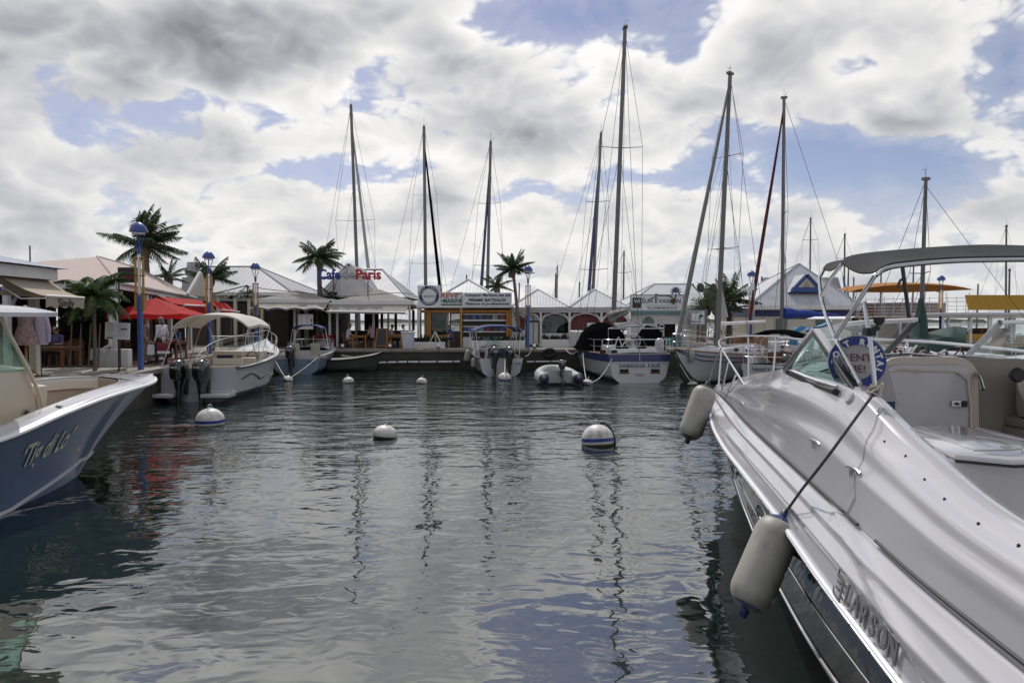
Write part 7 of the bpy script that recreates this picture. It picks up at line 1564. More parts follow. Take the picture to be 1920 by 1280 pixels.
shrub(120, 190, 548, 600, 22.0, 1.4, 1300, 'green bush behind the potted palm by the boutique', mm='leaf_dark', seed=6, sz=.18)
shrub(797, 842, 628, 648, 40.6, .4, 500, 'low dark bush in front of the kiosk counter', seed=7, sz=.10)

# ------------------------------------------------------------------ mooring buoys
def buoy(px, py_w, dia, label, band=True, sq=.92, tilt=0.0, seed=0):
    p = atz(px, py_w, 0); r = dia / 2; t = thing('mooring_buoy', label, 'buoy', (p.x, p.y + r * .5, 0), 0, 'white mooring buoys'); t.rotation_euler = (R(tilt), R(tilt * .6), seed); zc = r * .28
    m = MB(); m.lathe([(max(.003, r * math.sin(math.pi * i / 14)), zc - r * sq * math.cos(math.pi * i / 14)) for i in range(15)], (0, 0, 0), 26); m.build('float', 'buoy_white', t, angle=70)
    if band: m = MB(); m.lathe([(r * 1.004 * math.cos(a), zc + r * sq * math.sin(a)) for a in (-.10, -.03, .05, .12)], (0, 0, 0), 26); m.build('band', 'letter_blue', t, angle=70)
    m = MB(); m.lathe([(r * 1.006 * math.cos(a), zc + r * sq * math.sin(a)) for a in (-.62, -.5, -.38, -.27)], (0, 0, 0), 26); m.build('algae_collar', 'algae', t, angle=70)
    m = MB(); m.tube([(.06 * math.cos(k * math.pi / 6), 0, zc + r * sq + .03 + .06 * math.sin(k * math.pi / 6)) for k in range(12)], .013, 5, closed=True); m.lathe([(.06, 0), (.06, .02), (.03, .03)], (0, 0, zc + r * sq - .015), 10); m.build('eye', 'galv', t)
    return t
mat('algae', (.06, .055, .035), .8, var=.6, scale=8)
mat('buoy_white', (.62, .61, .60), .5, var=.08, scale=3, dirt=(.15, .13, .09), dirt_amt=.9, dirt_scale=5)
buoy(388, 798, .72, 'white buoy with blue band behind the twin outboards', seed=1); buoy(719, 822, .56, 'stained plain white buoy in the middle of the basin', False, .75, 8, 2); buoy(1123, 835, .70, 'white buoy with blue band and rope on top nearest the cruiser', True, .95, 6, 3)
buoy(652, 718, .48, 'small white buoy left of centre in the far basin', False, .8, 4, 4); buoy(790, 719, .46, 'small white buoy below the white bin', False, .8, -5, 5); buoy(946, 713, .60, 'white buoy right behind the open boat outboards', True, .9, 12, 6); buoy(538, 714, .44, 'small white buoy tied to the pale blue boat', True, .7, 15, 7); buoy(1102, 722, .46, 'small buoy between the dinghy and the navy-banded yacht', True, .75, 10, 8); buoy(1300, 723, .42, 'flat little buoy before the double-lined yacht', False, .5, 10, 9)
p = atz(1123, 835, 0); rope('buoy_rope', cat_rom([(p.x + .02, p.y + .30, .45), (p.x + .18, p.y + .28, .43), (p.x + .31, p.y + .22, .27), (p.x + .36, p.y + .18, .08), (p.x + .37, p.y + .2, -.1)], 4), .028, 'rope_dark', 'dark weedy rope hanging over the near banded buoy')
# mooring lines
def ml_(a, b, s, lab, r=.018, mm='rope_white'): rope('mooring_line', sag(a, b, s), r, mm, lab, 'rope', 'mooring lines')
q = atz(538, 712, .18); ml_((wx(512, 34), 34.0, .9), q, .05, 'white line from the pale blue boat port quarter to its buoy'); ml_((wx(594, 34), 34.0, .85), q, .05, 'white line from the pale blue boat starboard quarter to its buoy')
q = atz(1102, 716, .2); ml_((wx(1150, 29.6), 29.55, 1.2), q, .35, 'slack line from the navy-banded yacht to its buoy', .022); ml_((wx(1093, 31), 31.0, 1.2), q, .3, 'second slack line from the yacht side to the same buoy', .02)
ml_((wx(1266, 28.6), 28.6, 1.3), atz(1300, 720, .1), .1, 'thin line from the double-lined yacht bow to the flat buoy'); ml_((wx(947, 33), 33.0, .9), atz(946, 708, .35), .05, 'short line from the open boat to its buoy')
ml_((wx(1083, 31), 31.2, 1.3), (wx(1060, 38), 38.0, 1.15), .2, 'line from the yacht side to the quay'); ml_((wx(985, 33.5), 33.4, .95), (wx(998, 38), 38.0, 1.15), .1, 'line from the open boat to the quay beneath the lamp')

# ------------------------------------------------------------------ quay furniture
for k, px in enumerate((642, 731, 822, 1002, 1240)):
    t = thing('quay_light', ['small round light on the quay edge below the hat-wearing guest', 'small round light on the quay edge below the chalkboard', 'small round light on the quay edge by the white easel', 'small round light on the quay edge by the arcade lamp', 'small round light on the quay edge behind the navy-banded yacht'][k], 'quay light', (wx(px, 38.3), 38.3, QZ + .03), 0, 'quay edge lights')
    m = MB(); m.lathe([(.10, 0), (.10, .05), (.06, .06)], (0, 0, 0), 12); m.build('base', 'dark_metal', t); m = MB(); m.sphere((0, 0, .16), .10, 12, 8); m.build('globe', 'sign_white', t)
t = thing('quay_pipe', 'long white pipe slung along the quay wall above the water', 'pipe', (wx(760, 37.8), 37.8, .35))
m = MB(); m.tube([(wx(x, 37.75) - wx(760, 37.8), 0, z) for x, z in ((690, -.02), (720, .03), (760, .06), (800, .06), (862, .08))], .055, 8); m.build('pipe', 'white_paint', t)
m = MB(); m.tube([(wx(x, 37.75) - wx(760, 37.8), .02, z) for x, z in ((988, .06), (1020, .08), (1062, .10))], .05, 8); m.build('pipe', 'white_paint', t)
m = MB(); m.tube([(wx(x, 37.7) - wx(760, 37.8), -.08, z) for x, z in ((640, .42), (665, .30), (700, .06))], .05, 8); m.build('pipe', 'grey_wall', t)
for x in (705, 726, 745, 764, 786, 820, 850, 1003, 1032):
    m = MB(); m.b2((wx(x, 37.8) - wx(760, 37.8) - .03, -.08, -.06), (wx(x, 37.8) - wx(760, 37.8) + .03, .16, .16)); m.build('pipe_clamp', 'dark_metal', t, smooth=False)
t = thing('tyre_fender', 'black tyre hung on the quay edge right of the lamp', 'tyre', (wx(1030, 37.88), 37.84, .92)); m = MB(); m.tube([(.26 * math.cos(k * math.pi / 12) * 1.15, 0, .20 * math.sin(k * math.pi / 12)) for k in range(24)], .085, 8, closed=True); m.build('tyre', 'rubber', t, angle=80); m = MB(); m.tube([(0, .05, .25), (0, .12, .32)], .02, 5); m.build('hanger', 'rope_dark', t)
# bin
t = thing('waste_bin', 'tall white lidded bin on the quay edge', 'bin', (wx(765, 38.6), 38.6, QZ + .03)); m = MB(); m.add([(x * w_, y * w_, z) for w_, z in ((.26, 0), (.34, .85)) for x, y in ((-1, -1), (1, -1), (1, 1), (-1, 1))], [(0, 1, 2, 3), (4, 7, 6, 5), (0, 4, 5, 1), (1, 5, 6, 2), (2, 6, 7, 3), (3, 7, 4, 0)]); m.build('body', 'bin_white', t, bevel=.03) if False else None
mat('bin_white', (.60, .62, .68), .45, var=.05, dirt=(.42, .42, .44), dirt_amt=.4)
m.build('body', 'bin_white', t, bevel=.03); m = MB(); m.b2((-.37, -.37, .86), (.37, .37, .95)); m.build('lid', 'bin_white', t, bevel=.035)
# white A-shaped easel
t = thing('a_frame_easel', 'empty white A-shaped easel standing on the quay', 'easel', (wx(816, 38.8), 38.8, QZ + .03))
for s_ in (-1, 1): m = MB(); m.bar((s_ * .46, -.05, 0), (s_ * .015, 0, .95), .06, .05); m.build('leg', 'white_paint', t, smooth=False)
m = MB(); m.bar((0, .55, 0), (0, .03, .93), .05, .04); m.build('leg', 'white_paint', t, smooth=False)
# chalkboard
t = thing('chalkboard', 'brown-framed blank chalkboard standing between the guests', 'chalkboard', (wx(714, 39.0), 39.0, QZ + .03), R(-8))
for s_ in (-1, 1): m = MB(); m.bar((s_ * .33, .0, 0), (s_ * .29, .22, 1.12), .055, .04); m.build('frame_leg', 'orange_wood', t, smooth=False)
for s_ in (-1, 1): m = MB(); m.bar((s_ * .33, .6, 0), (s_ * .29, .26, 1.12), .05, .04); m.build('frame_leg', 'orange_wood', t, smooth=False)
m = MB(); m.bar((-.31, .03, .14), (.31, .03, .14), .05); m.build('rail', 'orange_wood', t, smooth=False); m = MB(); m.bar((-.31, .22, 1.12), (.31, .22, 1.12), .05); m.build('rail', 'orange_wood', t, smooth=False)
m = MB(); m.sheet([(-.28, .03, .18), (.28, .03, .18), (.26, .205, 1.09), (-.26, .205, 1.09)], .02); m.build('slate', 'dark_metal', t, smooth=False)
# menu boards
def menu_board(px, py0, py1, w_px, d, label, tilt=0.0, rz=0.0, lines=8, two=False, seed=1):
    a, b = at(px - w_px / 2, py1, d), at(px + w_px / 2, py0, d); w_, h_ = b.x - a.x, b.z - a.z; t = thing('menu_board', label, 'menu board', ((a.x + b.x) / 2, d, QZ), rz); z0 = a.z - QZ; Mt = Matrix.Rotation(tilt, 4, 'Y')
    m = MB(); m.box((0, 0, z0 + h_ / 2), (w_, .04, h_), 0, Mt); m.build('panel', 'sign_white', t, smooth=False); m = MB(); m.tube([(0, .04, 0), (0, .04, z0 + .2)], .03, 6); m.lathe([(.25, 0), (.25, .03), (.03, .06)], (0, .04, 0), 14); m.build('stand', 'dark_metal', t); rr = random.Random(seed)
    m = MB()
    for c in range(2):
        for k in range(lines):
            x0 = -w_ * .44 + c * w_ * .46; ll = w_ * rr.uniform(.2, .38); z = z0 + h_ * (.9 - .8 * k / lines); m.box(Mt @ Vector((x0 + ll / 2, -.023, z - z0 - h_ / 2)) + Vector((0, 0, z0 + h_ / 2)), (ll, .004, h_ * .02), 0, Mt)
    m.build('menu_print', 'letter_grey', t, smooth=False); m = MB()
    for x, z, ww in ((.28, .62, .26), (-.3, .08, .26)) if two else ((.40, .3, .08), (.40, .6, .08)): m.box(Mt @ Vector((x * w_, -.024, (z - .5) * h_)) + Vector((0, 0, z0 + h_ / 2)), (ww * w_, .006, h_ * (.07 if two else .2)), 0, Mt)
    m.build('menu_block', 'sign_black', t, smooth=False); return t
menu_board(220.5, 604.5, 636, 45, 20.6, 'tilted white menu board on a stand by the nearest lamp', R(2.5), two=True, seed=3)
menu_board(573, 589, 617, 28, 39.6, 'white menu board in front of the cafe above the blue bimini', 0, seed=4)
# dark name board with red letters by the first lamp
t, p, q = board('restaurant_sign', 'dark board with dim red lettering fixed beside the nearest lamp', 221, 261, 501, 530, 22.0, 'dark_metal'); rr = random.Random(9)
for row, (y0, n) in enumerate(((511, 8), (520, 10))):
    m = MB()
    for k in range(n):
        c = at(226 + k * (30 / n) + (2 if row == 0 else 0), y0, 21.99); m.box(c, (.028, .01, rr.uniform(.04, .085))); m.box(c + Vector((.018, 0, rr.uniform(-.03, .03))), (.03, .01, .02))
    m.build('lettering', 'letter_red', t, smooth=False)['kind'] = 'stuff'
m = MB(); x = at(222, 530, 22.0).x; m.tube([(x, 22.02, QZ), (x, 22.02, at(222, 502, 22).z)], .03, 6); m.build('post', 'dark_metal', t)
# mannequin on a platform
mp_ = Vector((wx(48, 16.9), 16.9, QZ)); t = thing('shop_platform', 'low wooden display platform outside the boutique', 'platform', (mp_.x - .1, mp_.y + .1, QZ)); m = MB(); m.b2((-.75, -.9, 0), (.8, .9, .18)); m.build('deck', 'concrete', t, bevel=.02); m = MB(); m.b2((-.7, -.85, .181), (.75, .85, .20)); m.build('top', 'capping', t, smooth=False)
t = thing('mannequin', 'dress form in a flowered dress on a wooden stand outside the boutique', 'mannequin', (mp_.x, mp_.y, QZ + .20))
mat('dress_print', (.30, .20, .20), .8, var=.9, scale=18, dirt=(.05, .06, .05), dirt_amt=.8, dirt_scale=14); mat('mauve_cloth', (.42, .36, .46), .8, var=.15)
m = MB(); m.tube([(0, 0, .1), (0, 0, 1.0)], .03, 8)
for k in range(3): a = k * 2.1 + .3; m.tube([(0, 0, .3), (.1 * math.cos(a), .1 * math.sin(a), .2), (.28 * math.cos(a), .28 * math.sin(a), 0)], .022, 5)
m.build('stand', 'orange_wood', t); m = MB(); m.lathe([(.30, .78), (.27, .9), (.20, 1.15), (.15, 1.3), (.17, 1.45), (.19, 1.55), (.12, 1.63), (.05, 1.66)], (0, 0, 0), 18, None, 1.1, .75); m.build('dress', 'dress_print', t); m = MB(); m.lathe([(.05, 1.64), (.05, 1.74), (.01, 1.76)], (0, 0, 0), 10); m.build('neck', 'cushion', t)
t = thing('hanging_jacket', 'pale mauve jacket hanging beside the dress form', 'jacket', (mp_.x + .27, mp_.y + .15, QZ + .2)); m = MB(); m.lathe([(.17, .78), (.16, 1.1), (.17, 1.4), (.12, 1.56), (.04, 1.62)], (0, 0, 0), 14, None, 1, .5); m.build('body', 'mauve_cloth', t); m = MB(); m.tube([(.12, 0, 1.5), (.2, 0, 1.2), (.2, 0, .85)], [.06, .05, .04], 8); m.build('sleeve', 'mauve_cloth', t); m = MB(); m.tube([(0, 0, 0), (0, 0, 1.75)], .015, 6); m.lathe([(.18, 0), (.18, .02), (.02, .03)], (0, 0, 0), 12); m.build('stand', 'dark_metal', t)
# white low wall by the menu, with drain pipe
t = thing('low_wall', 'low white plastered wall with grey drain pipe behind the menu board', 'wall', (wx(218, 23.2), 23.2, QZ)); m = MB(); m.b2((-.55, -.1, 0), (.45, .15, .62)); m.build('block', 'white_paint', t, bevel=.02); m = MB(); m.prism([(-.56, .0, 0.25), (-.95, .0, 0.25), (-.86, .0, .64), (-.56, .0, .64)], (0, .2, 0)); m.build('wing', 'white_paint', t, smooth=False)
m = MB(); m.tube(cat_rom([(-.15, -.12, 2.4), (-.15, -.12, .95), (-.18, -.14, .75), (-.33, -.16, .65), (-.36, -.16, .5)], 4), .05, 8); m.build('drain_pipe', 'white_paint', t)
# paved steps on the left bank
for k, (x0, x1, y0, y1, h_) in enumerate(((-15.2, -12.0, 17.6, 19.0, .16), (-14.9, -12.2, 19.1, 21.6, .10))):
    t = thing('stone_step', ['broad stone step outside the boutique', 'second lower stone step beyond the boutique'][k], 'step', ((x0 + x1) / 2, (y0 + y1) / 2, QZ)); m = MB(); m.b2(((x0 - x1) / 2, (y0 - y1) / 2, .001), ((x1 - x0) / 2, (y1 - y0) / 2, h_)); m.build('slab', 'capping', t, bevel=.02)
# ------------------------------------------------------------------ ferries on the right
mat('ferry_yellow', (.55, .30, .03), .5, var=.1, dirt=(.35, .18, .03), dirt_amt=.3); mat('ferry_orange', (.50, .22, .04), .7, var=.1, trans=.35); mat('ferry_brown', (.18, .09, .06), .6, var=.2)
t = worldly(thing('ferry', 'double-deck ferry with orange awning and white rails', 'ferry', (wx(1700, 50), 51, 0)))
FD = 49.5
def fx(px): return wx(px, FD)
H = Hull(15, 4.2, 1.5, 1.2, .5, .9, .5, 1.5, 1.2, .02, .9); Ml = Matrix.Translation((fx(1570), FD + 2.0, 0)) @ Matrix.Rotation(R(-90), 4, 'Z'); m = MB()
for sd in (-1, 1): m.grid([[Ml @ H.pt(15 * i / 14, v, sd) for v in (0, .2, .42, .6, .8, 1)] for i in range(15)])
m.grid([[Ml @ H.pt(0, v, -1) for v in (0, .42, 1)], [Ml @ H.pt(0, v, 1) for v in (0, .42, 1)]]); m.build('hull', 'ferry_yellow', t)
m = MB(); m.b2((fx(1575), FD, 1.18), (fx(1925), FD + 4, 1.26)); m.build('main_deck', 'grey_wall', t, smooth=False)
zu = at(0, 592, FD).z; m = MB(); m.b2((fx(1600), FD - .05, zu - .16), (fx(1930), FD + 4.1, zu)); m.build('upper_deck', 'gelcoat_cream', t, bevel=.04)
m = MB(); m.b2((fx(1585), FD + 1.2, 1.27), (fx(1745), FD + 3.2, zu - .17)); m.build('cabin', 'ferry_brown', t, smooth=False)
m = MB(); m.b2((fx(1752), FD + 3.4, 1.27), (fx(1925), FD + 3.5, 2.1)); m.build('far_bulwark', 'dark_wall', t, smooth=False)
for k in range(7):
    m = MB(); xk = fx(1762 + k * 24); m.b2((xk, FD + 1.0, 1.27), (xk + .5, FD + 2.6, 1.72)); m.b2((xk, FD + 1.0, 1.73), (xk + .1, FD + 2.6, 2.15)); m.build('deck_bench', 'ferry_brown', t, smooth=False)
m = MB(); m.b2((fx(1604), FD + 2.4, zu + .01), (fx(1812), FD + 3.6, at(0, 566, FD).z)); m.build('upper_cabin', 'grey_wall', t, smooth=False)
m = MB(); m.b2((fx(1600), FD + 1.6, zu + .02), (fx(1665), FD + 1.7, zu + .75)); m.build('bench', 'teak', t, smooth=False)
for py in (560, 567, 574, 580, 586):
    m = MB(); m.tube([at(1595, py + 2, FD), at(1815, py - (2 if py < 570 else 0), FD)], .022, 5); m.build('rail', 'sign_white', t)
for px in range(1606, 1815, 17):
    m = MB(); m.tube([(fx(px), FD, zu), (fx(px), FD, at(0, 556, FD).z)], .02, 5); m.build('rail_post', 'sign_white', t)
for px in (1614, 1645, 1690, 1735, 1780, 1820, 1860, 1905):
    m = MB(); m.b2((fx(px) - .07, FD + .1, 1.27), (fx(px) + .07, FD + .24, zu - .17)); m.build('deck_post', 'sign_white', t, smooth=False)
m = MB(); rows = []
for i in range(15):
    k = i / 14; rows.append([at(lerp(1592, 1826, k), lerp(547, 543, k) - 12 * math.sin(math.pi * k) ** .7, FD - .2) + Vector((0, (j / 4) * 4.0, .25 * math.sin(math.pi * j / 4) - .0)) for j in range(5)])
m.grid(rows); m.grid([[p - Vector((0, 0, .03)) for p in r_] for r_ in rows]); aw = m.build('awning', 'ferry_orange', t, recalc=False)
m = MB(); front = [r_[0] for r_ in rows]; m.grid([front, [p + Vector((0, .6, -.55 * math.sin(math.pi * i / 14) ** .8)) for i, p in enumerate(front)]]); m.build('awning_skirt', 'ferry_orange', aw, recalc=False)
for px in (1612, 1655, 1700, 1735, 1775, 1818):
    m = MB(); m.tube([(fx(px), FD + .2, zu), at(px, 548, FD + .2)], .025, 5); m.build('awning_post', 'sign_white', t)
m = MB(); m.b2((fx(1755), FD + .05, 1.28), (fx(1850), FD + .12, 1.75)); m.build('side_board', 'ferry_yellow', t, smooth=False)
t = worldly(thing('ferry', 'ferry with broad yellow panel on its upper deck at far right', 'ferry', (wx(1880, 44), 45, 0))); F2 = 44.0
H = Hull(14, 4, 1.5, 1.2, .5, .9, .5, 1.5, 1.2, .02, .9); Ml = Matrix.Translation((wx(1800, F2) - .5, F2 + 1.8, 0)) @ Matrix.Rotation(R(-90), 4, 'Z'); m = MB()
for sd in (-1, 1): m.grid([[Ml @ H.pt(14 * i / 14, v, sd) for v in (0, .2, .42, .6, .8, 1)] for i in range(15)])
m.grid([[Ml @ H.pt(0, v, -1) for v in (0, .42, 1)], [Ml @ H.pt(0, v, 1) for v in (0, .42, 1)]]); m.build('hull', 'ferry_yellow', t)
a, b = at(1810, 581, F2), at(1960, 553, F2); m = MB(); m.add([(a.x + .25, F2, a.z), (b.x, F2, a.z), (b.x, F2, b.z), (a.x, F2, b.z), (a.x + .25, F2 + .1, a.z), (b.x, F2 + .1, a.z), (b.x, F2 + .1, b.z), (a.x, F2 + .1, b.z)], [(0, 1, 2, 3), (7, 6, 5, 4), (0, 4, 5, 1), (1, 5, 6, 2), (2, 6, 7, 3), (3, 7, 4, 0)]); m.build('yellow_panel', 'ferry_yellow', t, smooth=False)
m = MB(); z2_ = at(0, 586, F2).z; m.b2((wx(1760, F2), F2 - .1, z2_ - .22), (b.x, F2 + 3.6, z2_)); m.build('upper_deck', 'gelcoat', t, bevel=.04)
for px in (1770, 1822, 1856, 1898, 1935):
    m = MB(); m.b2((wx(px, F2) - .06, F2 + .05, 1.25), (wx(px, F2) + .06, F2 + .17, z2_ - .23)); m.build('deck_post', 'sign_white', t, smooth=False)
m = MB(); m.b2((wx(1765, F2), F2, 1.2), (b.x, F2 + 3.5, 1.26)); m.build('main_deck', 'grey_wall', t, smooth=False)
m = MB(); c = at(1809, 612, F2 - .05); m.tube([c + Vector((.3 * math.cos(k * math.pi / 10), 0, .3 * math.sin(k * math.pi / 10))) for k in range(20)], .06, 6, closed=True); m.build('life_ring', 'sign_white', t)
# beige sailcloth canopy behind: distant low shore
m = MB(); rr = random.Random(21); top = []
x = -900
while x < 900: top.append((x, 3.0 + 5 * rr.random())); x += rr.uniform(14, 40)
mat('shore', (.05, .07, .05), .9, var=.3, scale=.05)
for (xa, za), (xb, zb) in zip(top, top[1:]): m.quad((xa, 1250, -1), (xb, 1250, -1), (xb, 1265, zb), (xa, 1265, za)); m.quad((xa, 1265, za), (xb, 1265, zb), (xb, 1330, -1), (xa, 1330, -1))
tag(m.build('hills', 'shore'), kind='structure')
# overhead cable from the grey roof over the canopies
rope('cable', cat_rom([at(464, 536, 43), at(500, 542, 42), at(560, 548, 41.5), at(640, 555, 41), at(700, 552, 41), at(745, 549, 41), at(775, 552, 41)], 5), .022, 'rubber', 'black cable looping above the cafe canopies', 'cable')
# ------------------------------------------------------------------ tables, chairs and people
def table(loc, rz, label, w=1.0, d=.7, h=.74, mm='orange_wood'):
    t = thing('table', label, 'table', loc, rz); m = MB(); m.b2((-w / 2, -d / 2, h - .04), (w / 2, d / 2, h)); m.build('top', mm, t, bevel=.008)
    m = MB(); m.b2((-w / 2 + .05, -d / 2 + .05, h - .12), (w / 2 - .05, d / 2 - .05, h - .041)); m.build('apron', mm, t, smooth=False)
    for x in (-1, 1):
        for y in (-1, 1): m = MB(); m.b2((x * (w / 2 - .06) - .03, y * (d / 2 - .06) - .03, 0), (x * (w / 2 - .06) + .03, y * (d / 2 - .06) + .03, h - .121)); m.build('leg', mm, t, smooth=False)
    return t
def chair(loc, rz, label, mm='wood_brown'):
    t = thing('chair', label, 'chair', loc, rz, 'terrace chairs'); m = MB(); m.b2((-.21, -.21, .42), (.21, .21, .45)); m.build('seat', mm, t, bevel=.008)
    for x in (-1, 1):
        m = MB(); m.bar((x * .19, .19, 0), (x * .19, .19, .419), .035); m.build('leg', mm, t, smooth=False); m = MB(); m.bar((x * .19, -.24, 0), (x * .19, -.19, .45), .035); m.bar((x * .19, -.19, .45), (x * .19, -.27, .9), .035); m.build('leg', mm, t, smooth=False)
    for z in (.58, .70, .82): m = MB(); m.bar((-.19, -.21 - (z - .45) * .16, z), (.19, -.21 - (z - .45) * .16, z), .02, .06); m.build('back_slat', mm, t, smooth=False)
    return t
mat('skin', (.40, .24, .17), .55, var=.08); mat('skin_tan', (.30, .165, .11), .55, var=.08)
mat('hair_grey', (.12, .115, .11), .7, var=.3, scale=20); mat('hair_auburn', (.16, .05, .025), .6, var=.4, scale=20); mat('hair_dark', (.02, .016, .013), .6, var=.3, scale=20)
mat('shirt_white', (.62, .62, .70), .8, var=.06, bump=.2, bscale=12); mat('shirt_pink', (.58, .36, .42), .8, var=.08, bump=.2, bscale=12); mat('shirt_grey', (.34, .34, .40), .8, var=.1); mat('shirt_blue', (.06, .14, .30), .8, var=.1); mat('shirt_mauve', (.10, .08, .20), .8, var=.1)
mat('trousers_navy', (.02, .025, .05), .8, var=.1); mat('shorts_khaki', (.30, .24, .16), .8, var=.1); mat('trousers_dark', (.012, .012, .014), .8, var=.1); mat('shoe', (.05, .04, .035), .6); mat('straw', (.42, .29, .15), .8, var=.2, scale=20); mat('eye_dark', (.01, .008, .008), .3); mat('lips', (.25, .08, .07), .5)
mat('floral', (.24, .18, .15), .8, var=.9, scale=14, dirt=(.06, .04, .04), dirt_amt=.8, dirt_scale=11)
def person(loc, rz, label, J, top, low, skin='skin', hair='hair_dark', hair_len=0.0, hat=None, long_sleeve=False, low_len=1.0, skirt=None, h=1.0):
    """J: joint positions in local axes (y forward). body is one surface, clothes regions are its materials"""
    t = thing('person', label, 'person', loc, rz); V = {k: Vector(v) * h for k, v in J.items()}
    mats = [skin, top, low, 'shoe', 'eye_dark', 'lips']; bones = []
    def bone(a, b, ra, rb, reg, cut=None): bones.append((V[a] if isinstance(a, str) else a, V[b] if isinstance(b, str) else b, ra * h, rb * h, reg, cut))
    up = (V['neck'] - V['chest']).normalized()
    bone('pelvis', 'chest', .135, .145, 1); bone('chest', 'neck', .135, .065, 1); bone('shl', 'shr', .075, .075, 1); bone('hipl', 'hipr', .105, .105, 2 if not skirt else 1); bone('neck', 'head', .052, .06, 0)
    hd = V['head']; f = (V['face'] - hd).normalized(); bone(hd - up * .03 * h, hd + up * .055 * h, .085, .088, 0); bone(hd - up * .07 * h + f * .02 * h, hd - up * .085 * h + f * .045 * h, .055, .04, 0); bone(hd - up * .005 * h + f * .085 * h, hd - up * .03 * h + f * .105 * h, .010, .016, 0)
    sdv = f.cross(up).normalized()
    for s_ in (-1, 1): bone(hd + sdv * s_ * .088 * h, hd + sdv * s_ * .095 * h - up * .02 * h, .016, .014, 0)
    for s in 'lr':
        bone('sh' + s, 'el' + s, .056, .044, 1); bone('el' + s, 'wr' + s, .042, .030, 1 if long_sleeve else 0); bone('wr' + s, 'ha' + s, .032, .036, 0)
        bone('hip' + s, 'kn' + s, .090, .062, 2); bone('kn' + s, 'an' + s, .056, .038, 2 if low_len > .9 else 0); bone('an' + s, 'to' + s, .042, .032, 3)
    m = MB()
    for a, b, ra, rb, reg, c in bones:
        n = 5; pts = [a.lerp(b, i / n) for i in range(n + 1)]; m.tube(pts, [lerp(ra, rb, i / n) for i in range(n + 1)], 10); m.sphere(a, ra, 10, 6); m.sphere(b, rb, 10, 6)
    if skirt:
        a, b = V['pelvis'], (V['anl'] + V['anr']) / 2; n = 6; m.tube([a.lerp(b, i / n * .93) for i in range(n + 1)], [lerp(.16, .23, i / n) * h for i in range(n + 1)], 16)
    me = bpy.data.meshes.new('tmp'); me.from_pydata(m.v, [], m.f); o = bpy.data.objects.new('tmp', me); COL.objects.link(o)
    md = o.modifiers.new('r', 'REMESH'); md.mode = 'VOXEL'; md.voxel_size = .020; sm = o.modifiers.new('s', 'SMOOTH'); sm.iterations = 3; sm.factor = .5
    bpy.context.view_layer.update(); dg = bpy.context.evaluated_depsgraph_get(); me2 = bpy.data.meshes.new_from_object(o.evaluated_get(dg)); bpy.data.objects.remove(o)
    vs = [v.co.copy() for v in me2.vertices]; fs = [tuple(p.vertices) for p in me2.polygons]; reg = []
    for p in me2.polygons:
        c = p.center; best, br = 9, 0
        for a, b, ra, rb, rg, cut in bones:
            ab = b - a; k = max(0, min(1, (c - a).dot(ab) / max(1e-9, ab.dot(ab)))); d = (c - (a + ab * k)).length - lerp(ra, rb, k)
            if d < best: best, br = d, rg
        if skirt and br in (2,) : br = 1
        if skirt and best > .03: br = 1
        reg.append(br)
    ex = MB()
    for s in 'lr':       # fingers and thumb, rooted in the palm
        wr, ha = V['wr' + s], V['ha' + s]; d = (ha - wr).normalized(); sd = d.cross(Vector((0, 0, 1)));
        sd = sd.normalized() if sd.length > .1 else Vector((1, 0, 0)); dn = d.cross(sd).normalized()
        for k, ln in enumerate((.060, .072, .068, .052)):
            r0 = ha + sd * ((k - 1.5) * .019 * h) + d * .01; ex.tube([r0, r0 + d * ln * .5 * h - dn * .006, r0 + d * ln * .85 * h - dn * .026], [.0095, .009, .006], 5)
        r0 = wr.lerp(ha, .45) + sd * .03 * h; ex.tube([r0, r0 + sd * .025 + d * .03, r0 + sd * .03 + d * .06 - dn * .01], [.011, .0105, .007], 5)
    nf = len(ex.f); o0 = len(vs); vs += [Vector(v) for v in ex.v]; fs += [tuple(i + o0 for i in f_) for f_ in ex.f]; reg += [0] * nf
    ex = MB()
    for s_ in (-1, 1): ex.sphere(hd + sdv * s_ * .034 * h + f * .078 * h + up * .012 * h, .012 * h, 6, 5)
    o0 = len(vs); vs += [Vector(v) for v in ex.v]; fs += [tuple(i + o0 for i in f_) for f_ in ex.f]; reg += [4] * len(ex.f)
    ex = MB(); c = hd - up * .062 * h + f * .090 * h; ex.tube([c - sdv * .026, c + f * .006, c + sdv * .026], [.004, .007, .004], 5); o0 = len(vs); vs += [Vector(v) for v in ex.v]; fs += [tuple(i + o0 for i in f_) for f_ in ex.f]; reg += [5] * len(ex.f)
    bm_ = bpy.data.meshes.new('body'); bm_.from_pydata(vs, [], fs); bm_.update(); bm_.shade_smooth()
    for n_ in mats: bm_.materials.append(MATS[n_])
    for p, r_ in zip(bm_.polygons, reg): p.material_index = r_
    bo = bpy.data.objects.new('body', bm_); COL.objects.link(bo); bo.parent = t; bpy.data.meshes.remove(me2)
    m = MB(); q = Vector((0, 0, 1)).rotation_difference(up).to_matrix().to_4x4(); Mh = Matrix.Translation(hd - f * .018 * h + up * .02 * h) @ q; r_ = .105 * h
    m.lathe([(r_ * math.sin(a), r_ * 1.08 * math.cos(a)) for a in (1.75, 1.45, 1.1, .75, .4, .02)], (0, 0, 0), 16, Mh)
    if hair_len: m.tube([hd - f * .05 * h, hd - f * .075 * h - up * .08 * h, hd - f * .07 * h - up * (.1 + hair_len * .5) * h, hd - f * .06 * h - up * (.1 + hair_len) * h], [.09 * h, .09 * h, .08 * h, .03 * h], 10)
    m.build('hair', hair, t, angle=70)
